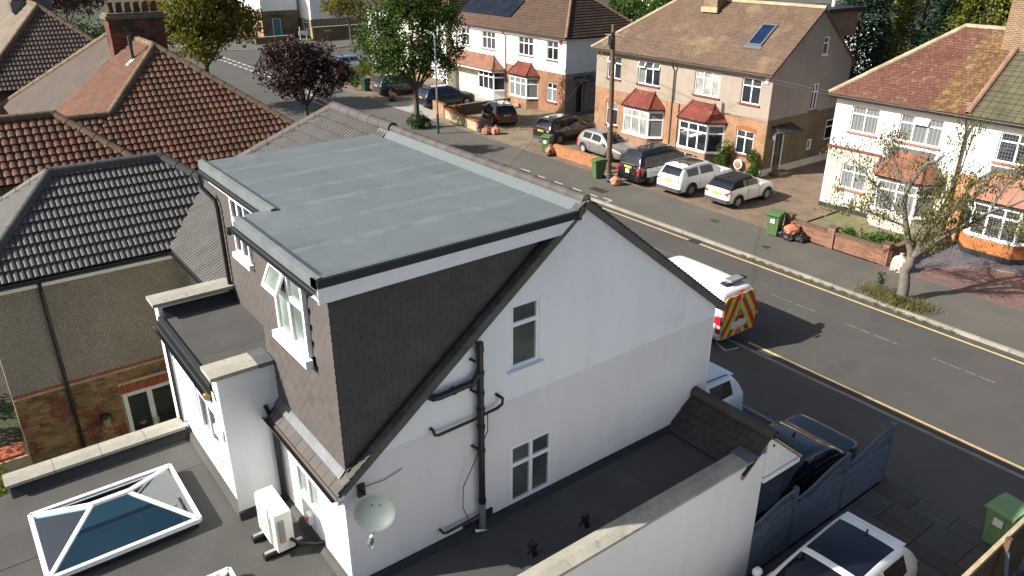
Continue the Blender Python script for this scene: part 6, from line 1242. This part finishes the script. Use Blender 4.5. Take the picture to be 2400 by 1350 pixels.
obag = M('orange_bag', (.42,.15,.075), .42, spec=.5, var=.25, scale=9, patch=[((.55,.4,.3), 14, .54, .66), ((.2,.07,.045), 8, .6, .7)], bump=(22,.7,.03)); kbag = M('black_bag', (.012,.012,.014), .3, spec=.6, var=.2, scale=9, bump=(20,.9,.04)); mbag = M('clear_bag_of_packaging', (.62,.55,.45), .4, var=.2, scale=8, patch=[((.55,.16,.05), 7, .56, .62), ((.3,.08,.22), 9, .6, .66), ((.4,.3,.12), 6, .6, .68)], bump=(18,.8,.03))
def bag(label, x, y, r, h, mat, seed, z=0, sq=.9, group=None):
    t = thing('rubbish_bag', label, 'bag', (x, y, z), random.uniform(0, 6), group); obj('sack', bagmesh(r, h*.88, seed, sq), mat, t, smooth=28)
    kn = MB(); kn.lathe([(.05,0),(.035,.03),(.06,.06),(.09,.11)], 9, Matrix.Translation((0,0,h*.86))); obj('tied_neck', kn, mat, t, smooth=60)
for i, q in enumerate((
 ('orange rubbish bag leaning against the brick wall end by the bin', -35.35,29.75,.27,.6,obag),('orange rubbish bag behind the end of the low brick wall', -35.6,30.55,.27,.55,obag),('small black rubbish bag under the orange one at the wall end', -35.15,29.55,.2,.28,kbag),
 ('black rubbish bag at the foot of the telegraph pole', -29.05,28.75,.26,.5,kbag),('orange rubbish bag behind the black taxi bumper', -28.45,28.55,.29,.52,obag),
 ('orange rubbish bag piled on black bags beside the green bin', -17.98,29.0,.32,.5,obag,.24),('black rubbish bag touching the green bin by the garden wall', -18.35,28.95,.26,.42,kbag),('black rubbish bag beneath the orange bag by the garden wall', -17.95,28.85,.3,.34,kbag),('shiny black rubbish bag at the outer end of the wall pile', -17.5,29.05,.26,.36,kbag),
 ('large pale bag of packaging between the wall pier and cherry trunk', -13.25,29.35,.36,.72,mbag),
 ('black rubbish bag at the end of the low front wall', -42.85,30.0,.33,.4,kbag),('orange rubbish bag beside the black one on the gravel drive edge', -42.15,29.85,.31,.52,obag),('orange rubbish bag with a tall knot behind the black hatchback', -41.75,30.35,.32,.56,obag),
 ('orange rubbish bag on the pavement behind the grey people carrier', -56.6,30.9,.3,.55,obag),('black rubbish bag on the pavement behind the grey people carrier', -56.1,30.5,.32,.4,kbag))):
    bag(*q[:6], seed=40+i, z=q[6] if len(q) > 6 else 0)
random.seed(11)
# ------------------------------------------------------------------ fences, walls, poles
fgrey = M('blue_grey_fence_paint', (.105,.125,.165), .8, var=.12, scale=4, fine=(20,.15), rnd=.08)
F = thing('lattice_fence', 'blue grey timber fence with wavy lattice top beside the flagged drive', 'fence', (-6.72,13.6,0), world=True)
ps = [16.42,14.5,12.56,10.62,8.68]
for i, y in enumerate(ps): obj('post', MB().box(-6.78,-6.68,y-.05,y+.05,-.1,1.62), fgrey, F)
def fz(k): k = k*k*(3-2*k); return 1.26+.34*k-.06*max(0, k-.8)*5*.3
for (a, b) in zip(ps, ps[1:]):
    y0, y1 = b+.06, a-.06; n = 9; L_ = y1-y0
    for i in range(8): z = .06+i*.135; obj('board', MB().prism([(-6.7,y0,z),(-6.672,y0,z),(-6.715,y0,z+.122),(-6.745,y0,z+.122)], (0,L_,0)), fgrey, F)
    obj('rail', MB().tube([(-6.72,y0+L_*k/10,fz(k/10)) for k in range(11)], .028, 6), fgrey, F); obj('rail', MB().tube([(-6.72,y0+L_*k/10,fz(k/10)-.26+.02*math.sin(k)) for k in range(11)], .022, 6), fgrey, F)
    lat = MB()
    for k in range(-3, 20):
        for s_ in (-1, 1):
            p = (k+.5)/18; q = p+s_*.13
            lo, hi = (p, q)
            if min(lo, hi) < -.0 or max(lo, hi) > 1.0: continue
            lat.beam((-6.72+s_*.006,y0+L_*lo,fz(lo)-.26), (-6.72+s_*.006,y0+L_*hi,fz(hi)), .02, .01, (1,0,0))
    obj('lattice', lat, fgrey, F); obj('capping_infill', MB().add([v for k in range(11) for v in ((-6.735,y0+L_*k/10,1.1),(-6.735,y0+L_*k/10,fz(k/10)-.26))], [(2*k,2*k+2,2*k+3,2*k+1) for k in range(10)]), fgrey, F, fix=False)
wood = M('weathered_brown_fence_timber', (.09,.06,.038), .9, var=.2, scale=3, fine=(20,.3), rnd=.15, bump=(30,.4)); wtop = M('sunlit_tone_timber', (.4,.32,.2), .85, var=.15, scale=4, fine=(20,.2))  # pale top-rail colour stands in for sunlight along the fence top
F2 = thing('wooden_fence', 'rough brown wooden fence with top edge coloured pale as if sunlit by the pale green bin', 'fence', (-3.4,12,0), world=True)
for i in range(7): obj('board', MB().box(-3.42,-3.4+.004*(i % 2),6,15.9,.05+i*.22,.262+i*.22), wood, F2)
obj('top_rail', MB().box(-3.5,-3.42,6,15.9,1.5,1.6), wtop, F2)
for y in (14.3,12.4,10.5): obj('post', MB().box(-3.4,-3.3,y-.05,y+.05,0,1.75), wood, F2); obj('brace', MB().beam((-3.33,y,1.5), (-2.9,y-.4,0), .07, .05), fgrey, F2)
brk = M('brown_garden_wall_brick', (.2,.1,.065), .9, var=.15, scale=3, rnd=.22, fine=(20,.2)); brkd = M('dark_coping_brick', (.13,.08,.055), .9, var=.15, scale=3, rnd=.15, fine=(20,.2)); ored = M('orange_wall_brick', (.36,.15,.07), .9, var=.15, scale=3, rnd=.2, fine=(20,.2))
W3 = thing('garden_wall', 'brown brick garden wall with piers before the patchy lawn', 'wall', (-16.1,29.5,0), world=True)
obj('core', MB().box(-18.4,-13.75,29.42,29.58,0,.62).box(-13.93,-13.77,29.6,34.0,0,.62), mortar, W3); its = brick_items(WM((0,29.42,0), (1,0,0), (0,-1,0)), -18.4,-13.75,.0,.62) + brick_items(WM((-13.77,0,0), (0,1,0), (1,0,0)), 29.6,34.0,.0,.62, cut=lambda a, b: a > 32)
for xp in (-18.45,-16.35,-13.95):
    obj('pier_core', MB().box(xp-.15,xp+.15,29.35,29.64,0,.86), mortar, W3); its += brick_items(WM((0,29.35,0), (1,0,0), (0,-1,0)), xp-.16,xp+.16,0,.87) + brick_items(WM((xp+.15,0,0), (0,1,0), (1,0,0)), 29.34,29.64,0,.87) + brick_items(WM((xp-.15,0,0), (0,1,0), (-1,0,0)), 29.34,29.64,0,.87)
pieces(W3, 'brick', its, brk, 300); cb = MB().box(.004,.069,-.12,.12,0,.11)
pieces(W3, 'coping_brick', [(cb, Matrix.Translation((-18.28+i*.075,29.5,.62)), 1) for i in range(58)] + [(cb, Matrix.Translation((-13.85,29.66+i*.075,.62)) @ Matrix.Rotation(R(90), 4, 'Z'), 1) for i in range(56)], brkd)
for xp in (-18.45,-16.35,-13.95): obj('pier_cap', MB().box(xp-.19,xp+.19,29.31,29.68,.87,.94), brkd, W3)
W1 = thing('low_brick_wall', 'low orange brick wall between the two green bins', 'wall', (-33.6,30,0), world=True)
obj('core', MB().box(-35.2,-31.0,29.93,30.07,0,.56), mortar, W1); pieces(W1, 'brick', brick_items(WM((0,29.93,0), (1,0,0), (0,-1,0)), -35.2,-31.0,0,.56) + brick_items(WM((-35.2,0,0), (0,1,0), (-1,0,0)), 29.92,30.08,0,.56), ored, 300); pieces(W1, 'coping_brick', [(cb, Matrix.Translation((-35.2+i*.075,30,.56)), 1) for i in range(56)], ored)
W0 = thing('front_wall', 'pale stone front wall with red brick coping and piers', 'wall', (-46,30.2,0), world=True); bufw = M('pale_buff_stone', (.36,.3,.2), .9, var=.2, scale=3, fine=(12,.25))
obj('brick_pier', MB().prism([(-50.1,30.6,0),(-48.2,30.35,0),(-48.2,30.6,0),(-50.1,30.85,0)], (0,0,.95)), obrick, W0)
for a, b in (((-48.15,30.4),(-45.1,30.0)),((-44.9,29.97),(-43.3,29.78)),((-43.25,29.75),(-42.95,29.72))):
    d = V((0,.2,0)); obj('wall_panel', MB().prism([(*a,0),(*b,0),(b[0],b[1]+.2,0),(a[0],a[1]+.2,0)], (0,0,.62)), bufw, W0); obj('coping', MB().prism([(a[0],a[1]-.04,.62),(b[0],b[1]-.04,.62),(b[0],b[1]+.24,.62),(a[0],a[1]+.24,.62)], (0,0,.08)), redb, W0)
obj('dividing_wall', MB().box(-48.45,-48.25,30.6,36.5,0,.75), sbrick, W0)
polew = M('telegraph_pole_timber', (.12,.075,.05), .9, var=.2, scale=5, fine=(20,.25), bump=(25,.5,.02))
TP = thing('telegraph_pole', 'brown timber telegraph pole behind a green bin', 'pole', (-30.4,29.9,0), world=True)
obj('mast', MB().tube([(-30.4,29.9,-.1),(-30.45,29.9,3),(-30.55,29.9,6),(-30.62,29.9,7.9)], [.15,.14,.12,.105], 14), polew, TP, smooth=50); obj('junction_box', MB().box(-30.75,-30.5,29.7,29.82,6.85,7.35), blackp, TP); obj('cable_bundle', MB().tube([(-30.62,29.78,7.5),(-30.5,29.76,7.2),(-30.6,29.76,6.7)], .07, 8), blackp, TP); obj('crossarm', MB().beam((-31.2,29.9,7.35), (-30.1,29.9,7.42), .04, .04), silv, TP); obj('notice_plate', MB().box(-30.5,-30.38,29.74,29.76,2.6,2.75), upvc, TP)
for z in (3.2,3.6,4.0): obj('step_iron', MB().beam((-30.47,29.9,z), (-30.25+(.4 if z == 3.6 else 0)-.4*(z != 3.6),29.85,z), .02, .02), silv, TP)
wire = MFlat('grey_wire', (.08,.08,.08), .6)
for i, e in enumerate(((-24.8,36,5.3),(-38.1,36,5.4),(-43.6,38,5.4),(-31.5,36,5.4),(-19.9,34.3,5.3),(-14,34.2,5.4),(-17,12.0,5.6),(-50.7,37.8,5.4))):
    a, b = V((-30.62,29.9,7.6-.05*i)), V(e); pts = [a.lerp(b, k/10)-V((0,0,.35*4*(k/10)*(1-k/10)*min(1,(b-a).length/15))) for k in range(11)]; obj('service_wire', MB().tube(pts, .007, 5, False), wire, TP)
LP = thing('street_lamp', 'slim grey street lamp post with dark green base', 'street lamp', (-44.18,27.33,0), world=True); galv = MFlat('galvanised_steel', (.3,.34,.36), .45, .6)
obj('column', MB().tube([(-44.18,27.33,1.3),(-44.18,27.33,6.0),(-44.22,27.33,6.3),(-44.4,27.33,6.45)], [.06,.05,.045,.04], 12), galv, LP, smooth=50); obj('base', MB().tube([(-44.18,27.33,0),(-44.18,27.33,1.3)], .085, 12), MFlat('dark_green_paint', (.01,.07,.045), .5), LP, smooth=50); obj('lamp_head', MB().box(-45.0,-44.35,27.24,27.42,6.4,6.5), galv, LP); obj('lamp_lens', MB().box(-44.95,-44.45,27.27,27.39,6.37,6.4), MGlass('lamp_lens', (.5,.5,.48), .2), LP)

# ------------------------------------------------------------------ trees and shrubs
lf_pur = MLeaf('plum_purple_leaf', [(.035,.014,.018),(.055,.024,.024),(.09,.06,.05)]); lf_yel = MLeaf('yellowing_leaf', [(.13,.13,.02),(.27,.18,.022),(.07,.11,.018)], .4); lf_grn = MLeaf('bright_green_leaf', [(.045,.1,.014),(.1,.16,.02),(.025,.06,.012)], .35)
lf_dk = MLeaf('dark_green_leaf', [(.025,.05,.014),(.04,.075,.018),(.06,.1,.025)]); lf_con = MLeaf('blue_green_conifer', [(.018,.045,.028),(.04,.075,.042),(.01,.025,.014)], .1); lf_cy = MLeaf('golden_cypress', [(.12,.13,.014),(.05,.075,.012),(.18,.17,.02)], .15); lf_che = MLeaf('olive_cherry_leaf', [(.055,.085,.02),(.12,.12,.03),(.17,.14,.04)], .3); lf_bri = MLeaf('lime_leaf', [(.16,.2,.015),(.24,.25,.02),(.09,.13,.012)], .3)
tree('plum_tree', 'small round plum tree with dark purple leaves', (-43.2,17.9,0), [((-43.6,17.9,5.2),(1.4,1.4,1.2)),((-44.6,16.5,4.8),(1.0,.9,.8)),((-42.6,19.5,4.9),(1.1,1.0,.9)),((-43.0,18.9,6.15),(.9,.8,.7)),((-44.2,16.9,6.0),(.8,.9,.7)),((-43.4,17.6,6.5),(.6,.5,.5)),((-42.4,18.6,4.2),(.8,.8,.5)),((-44,17.3,4.1),(.8,.8,.5))], lf_pur, 12000, .17, .15, 3.2, .32, twigs=6)
tree('maple_tree', 'broad street tree with yellowing green leaves', (-62.0,18,0), [((-61.5,18,6.8),(2.9,2.9,2.3)),((-63.5,15.8,6.4),(1.9,1.9,1.8)),((-60.5,20.2,6.3),(1.9,1.9,1.7)),((-61.5,18.5,8.6),(2.2,2.2,1.6)),((-60.0,17.3,5.0),(1.7,1.7,1.2)),((-63,18.6,5.0),(1.6,1.6,1.1))], lf_yel, 18000, .26, .22, 3.2, .5)
tree('street_tree', 'tall bushy green street tree beside the lamp post', (-46.5,27.1,0), [((-46.9,27.1,6.0),(2.3,2.3,2.6)),((-48.6,25.6,5.4),(1.6,1.6,2.0)),((-45.6,28.9,5.8),(1.5,1.5,2.3)),((-46.8,27.3,8.8),(2.1,2.1,1.6)),((-47.5,26.2,3.9),(1.4,1.4,.9)),((-46,28.6,4.0),(1.2,1.2,.9)),((-48.2,26.2,7.6),(1.5,1.5,1.4)),((-45.5,28.5,7.7),(1.5,1.5,1.4))], lf_grn, 24000, .19, .2, 2.6, .42, twigs=4)
tree('young_street_tree', 'small thinly leaved yellow green tree by the long brick wall', (-91.2,44.5,0), [((-93,43.5,4.3),(1.8,1.8,1.1)),((-91,45.3,4.0),(1.5,1.5,1.2)),((-92,44.5,5.1),(1.6,1.6,.9))], lf_yel, 4500, .24, .14, 2.4, .42)
tree('dark_street_tree', 'dark purple tree at the far end of the near row', (-100,15,0), [((-100,15.2,6.5),(3,3,2.2)),((-102,13.5,6),(2,2,1.6)),((-98,17,6.2),(2,2,1.7))], lf_pur, 6000, .3, .2, 3, .5)
shrub('garden_tree', 'dark green leafy bush between the brown and red roofs', (-72,11.5,0), [((-72,11.5,3.8),(2.4,2.4,2.4)),((-72.5,13.2,3.5),(1.8,1.8,2.0)),((-71.5,10,3.4),(1.6,1.6,1.8))], lf_dk, 6500, .28, .45, cat='bush')
def conifer(label, base, r, h, mat, n, size=.24, z0=.5):
    n *= 2
    t = thing('conifer', label, 'tree', base, world=True); B = V(base); tk = MB(); limb(tk, [B, B+V((0,0,h*.9))], .2, .03); obj('trunk', tk, bark, t)
    mb = MB()
    for i in range(n//16):
        k = random.random()**.85; z = z0+k*(h-z0); a = random.uniform(0, 6.283); rr_ = r*(1-k)**.55*random.uniform(.55, 1.08)*(1+.2*mnoise.noise(V((a*1.2, z*.8, r)))); c0 = B+V((rr_*math.cos(a), rr_*math.sin(a), z-.15*rr_)); d = V((math.cos(a), math.sin(a), -.25))
        for q in range(16):
            p = c0+rvec()*.38; v_ = (d+rvec()*.7).normalized()*size*random.uniform(.6, 1.3); s_ = v_.cross(rvec()).normalized()*size*.22; mb.add([p-s_*.4, p+v_*.5-s_, p+v_, p+v_*.5+s_], [(0,1,2,3)])
    stuff(obj('crown', mb, mat, t, fix=False))
conifer('dark blue green conifer touching the pebbledash gable', (-26.3,46.2,0), 2.3, 12, lf_con, 11000); conifer('golden green cypress behind the dark conifer', (-24.6,50.5,0), 2.7, 13, lf_cy, 11000); conifer('dark conifer between two golden cypresses', (-22.3,49.5,0), 2.4, 12, lf_con, 8000); conifer('golden green cypress above the lichened roof ridge', (-20.6,49,0), 2.6, 12.5, lf_cy, 9000); conifer('dark green conifer beside the brick chimney', (-18.2,50,0), 2.6, 12, lf_con, 8000); conifer('tall conifer far behind the pebbledashed pair', (-29.5,55,0), 2.4, 12, lf_con, 6000)
tree('garden_tree', 'leafy green tree behind the brown hipped roof', (-52,54,0), [((-52,54,6),(2.8,2.8,2.4)),((-54,55,5.5),(2.2,2.2,2)),((-50,54,5.6),(2,2,1.8))], lf_grn, 6000, .3, .2, 3, .5)
# the half-bare cherry on the far pavement
T = thing('cherry_tree', 'half bare leaning cherry tree with grey trunk on the pavement', 'tree', (-11.72,26.75,0), world=True)
tk = MB(); limb(tk, [(-11.7,26.72,-.1),(-11.86,26.85,.5),(-11.95,27,1.0),(-11.88,27.1,1.6)], .22, .16, 12); obj('trunk', tk, bark_g, T, smooth=60)
br = MB(); paths = [[(-11.9,27.1,1.45),(-12.15,27.1,2.2),(-12.55,27.1,3.35),(-12.6,27.3,4.1),(-12.2,27.5,4.85),(-11.8,27.6,5.25)],[(-11.88,27.1,1.55),(-11.17,27.3,2.5),(-10.45,27.5,3.15),(-9.9,27.7,3.75),(-9.0,28,4.4)],[(-11.8,27.1,1.7),(-11.66,27.3,2.65),(-11.2,27.6,3.25),(-10.66,27.9,4.0),(-10.2,28.1,4.5)],[(-11.5,27.3,2.9),(-11.3,27.4,4.0),(-11.1,27.5,5.0),(-11.0,27.5,6.2)],[(-12.5,27.1,3.1),(-13.2,27,3.5),(-13.8,26.9,4.0),(-14.4,26.8,4.5)],[(-12.3,27.1,2.6),(-13.0,26.9,2.75),(-13.9,26.7,2.95),(-14.6,26.6,3.0)],[(-12.55,27.2,3.9),(-13.3,27.4,4.6),(-13.6,27.5,5.1)],[(-10.45,27.5,3.1),(-9.6,27.3,3.3),(-8.8,27.1,3.4)],[(-10.0,27.7,3.6),(-9.8,27.9,4.6),(-9.2,28.1,5.3)],[(-12.0,27.2,2.2),(-11.9,27.8,3.0),(-12.2,28.2,3.9)],[(-11.2,27.3,2.5),(-11.0,26.8,3.4),(-10.4,26.4,4.0)]]
rad = [(.14,.04),(.13,.03),(.1,.03),(.06,.015),(.05,.012),(.045,.01),(.04,.01),(.045,.01),(.04,.01),(.045,.012),(.04,.01)]
tips = []
for p, (a, b) in zip(paths, rad):
    limb(br, p, a, b, 8)
    for k in range(17):
        i = random.randint(1, len(p)-1); s0 = V(p[i-1]).lerp(V(p[i]), random.random()); d = (V(p[i])-V(p[i-1])).normalized()+rvec()*.9+V((0,0,.25)); e = s0+d.normalized()*random.uniform(.4, 1.15); mid = s0.lerp(e, .5)+rvec()*.08
        br.tube([s0, mid, e], [.016,.01,.004], 5); tips.append(e)
        if random.random() < .7: e2 = mid+(d+rvec()*1.1).normalized()*random.uniform(.3, .7); br.tube([mid, e2], [.009,.003], 4); tips.append(e2)
obj('branches', br, bark_g, T, smooth=60); lv = MB()
for e in tips:
    if random.random() < (.35 if e.x > -10.3 else .08): continue
    for k in range(random.randint(14, 44)):
        p = e+rvec()*.3; L_ = random.uniform(.07, .14); a = (rvec()*.6+V((0,0,-1))).normalized(); b = a.cross(rvec()).normalized()*L_*.22; a = a*L_; lv.add([p-b*.3, p+a*.45-b, p+a, p+a*.45+b], [(0,1,2,3)])
stuff(obj('leaves', lv, lf_che, T, fix=False))
grass_d = MLeaf('dry_weed', [(.2,.15,.07),(.14,.11,.05),(.1,.12,.03)], .2)
def tufts(name, label, pts, n, h, mat, spread=.25, cat='weeds'):
    t = thing(name, label, cat, pts[0], world=True); mb = MB()
    for i in range(n):
        c0 = V(random.choice(pts))+V((random.gauss(0, spread), random.gauss(0, spread), 0)); d = (V((random.gauss(0,.5), random.gauss(0,.5), 1))).normalized()*h*random.uniform(.3, 1.1); s_ = d.cross(rvec()).normalized()*.012; mb.add([c0-s_, c0+s_, c0+d], [(0,1,2)])
    stuff(obj('blades', mb, mat, t, fix=False)); return t
tufts('weeds', 'dry weeds growing round the foot of the cherry tree', [(-12.4,26.6,.02),(-12.8,26.6,.02),(-11.9,26.4,.02),(-11.4,26.5,.02),(-11.0,26.6,.02)], 2600, .3, grass_d, .24); shrub('weed', 'green suckers sprouting beside the cherry trunk', (-12.65,26.75,0), [((-12.65,26.75,.45),(.15,.15,.35)),((-12.1,26.6,.15),(.25,.2,.15)),((-11.6,26.4,.15),(.2,.2,.12))], lf_dk, 500, .08, .1)
tufts('kerb_weeds', 'dead leaves and dry weeds along the far kerb', [(-9.5-.45*i,25.9,-.06) for i in range(20)], 2200, .07, grass_d, .1)
shrub('tree_suckers', 'green shoots around the foot of the tall street tree', (-46.5,27.1,0), [((-46.5,27.0,.5),(.7,.7,.5)),((-46.2,27.5,.35),(.5,.5,.35))], lf_dk, 1600, .14, .2)
shrub('garden_shrub', 'low green shrub behind the brown garden wall', (-15.6,30.4,0), [((-16.2,30.3,.35),(.5,.45,.35)),((-15.5,30.4,.4),(.5,.45,.4)),((-14.8,30.7,.4),(.6,.6,.4)),((-14.3,31.4,.35),(.4,.5,.35))], lf_grn, 2600, .13, .16)
shrub('column_shrub', 'clipped column shrub between the bay and the hose reel', (-27.05,35.55,0), [((-27.05,35.55,.55),(.42,.42,.6)),((-27.05,35.55,1.25),(.4,.4,.5))], lf_grn, 2600, .09, .14); shrub('column_shrub', 'clipped column shrub at the corner by the charcoal door', (-24.95,35.5,0), [((-24.95,35.5,.5),(.42,.42,.6)),((-24.95,35.5,1.2),(.4,.4,.5))], lf_grn, 2600, .09, .14)
shrub('garden_hedge', 'dark hedge at the corner beside the silver blue car', (-68.5,32.8,0), [((-69,32.6,.5),(1.2,.6,.6)),((-67,32.2,.5),(1.0,.6,.6)),((-65.2,31.6,.5),(.9,.6,.5))], lf_dk, 2600, .16, .2, cat='hedge'); shrub('golden_shrub', 'golden brown rounded shrub by the silver blue car', (-66.5,33.2,0), [((-66.5,33.2,.9),(.9,.8,.7))], lf_yel, 1300, .14, .2); shrub('pink_shrub', 'pinkish dry shrub at the edge of the tall tree', (-62.8,33,0), [((-62.8,33,1.0),(.8,.8,.7))], grass_d, 1000, .14, .2)
shrub('topiary_ball', 'small clipped green ball in a pot by the dark bin', (-62.2,30.3,0), [((-62.2,30.3,.55),(.35,.35,.3))], lf_grn, 900, .09, .12); shrub('orange_grass', 'tuft of orange grass behind the brick pier', (-47.9,31.0,0), [((-47.7,31.0,.65),(.4,.3,.25))], MLeaf('orange_grass_leaf', [(.35,.15,.03),(.42,.2,.05),(.25,.12,.03)]), 500, .16, .12); shrub('climbing_shrub', 'bright green shrub beside the white corner house wall', (-73.5,37.8,0), [((-73.5,38.2,1.6),(.8,.5,1.4)),((-74.5,38.0,2.4),(.6,.4,1.0))], lf_bri, 1500, .16, .22)
shrub('garden_shrub', 'lime green shrub beside the rear parapet wall', (-16.3,-1.0,0), [((-15.6,-.95,2.5),(.75,.6,.55)),((-16.2,-1.1,1.8),(.9,.7,.9)),((-15.4,-1.4,2.2),(.6,.6,.6))], lf_bri, 2200, .13, .2)
HR = thing('hose_reel', 'white hose reel hung on the orange brick wall', 'hose reel', (-26.1,35.9,.4), world=True); rt = Matrix.Translation((-26.15,35.9,.45)) @ Matrix.Rotation(R(90), 4, 'X'); obj('drum', MB().lathe([(.26,.0),(.28,.02),(.28,.14),(.26,.16)], 20, rt), upvc, HR, smooth=40); obj('hose', MB().lathe([(.14,.16),(.2,.19),(.14,.22)], 18, rt), pinksill, HR, smooth=50)

# ------------------------------------------------------------------ unseen house added beyond the wooden fence, bouncing sunlight onto the gable
NX = thing('added_bounce_house', 'unseen white gabled house added beyond the wooden fence to bounce light', 'house', (3,7.5,0), world=True)
wall(NX, 'gable_wall', white_r, WM((-1.1,0,0), (0,1,0), (-1,0,0)), [(3.6,0),(11.5,0),(11.5,5.4),(7.55,8.3),(3.6,5.4)], [(6.6,7.5,3.1,4.3)], .08); window(NX, WM((-1.1,0,0), (0,1,0), (-1,0,0)), 6.6,7.5,3.1,4.3, 2, .34, glass_g, glass_g, -.045)
wall(NX, 'rear_wall', white_r, WM((0,3.6,0), (1,0,0), (0,-1,0)), [(-1.1,0),(7,0),(7,5.4),(-1.1,5.4)]); wall(NX, 'front_wall', white_r, WM((0,11.5,0), (1,0,0), (0,1,0)), [(-1.1,0),(7,0),(7,5.4),(-1.1,5.4)])
courses(NX, 'rear_roof_slope', [(-1.2,3.3,5.25),(7,3.3,5.25),(7,7.55,8.37),(-1.2,7.55,8.37)], pl_tile, .3, .03); courses(NX, 'front_roof_slope', [(-1.2,11.8,5.25),(7,11.8,5.25),(7,7.55,8.37),(-1.2,7.55,8.37)], pl_tile, .3, .03); ridge_tiles(NX, 'ridge_tile', (-1.2,7.55,8.36), (7,7.55,8.36), .13, pinkr, .45)

shrub('garden_hedge', 'dark hedge added for the garden shadow behind the pebbledashed wing', (-20.5,-1.6,0), [((-20.0,-1.5,1.3),(1.0,.9,1.3)),((-21.6,-1.8,1.6),(1.2,1.0,1.5)),((-19.6,-3,1.0),(1.2,1.2,1.1)),((-23.5,-2.2,1.8),(1.4,1.2,1.6)),((-17.4,-2.6,.7),(1.2,1.1,.8))], lf_dk, 6000, .15, .25, cat='hedge')  # dark foliage mass added where the garden lies in shadow
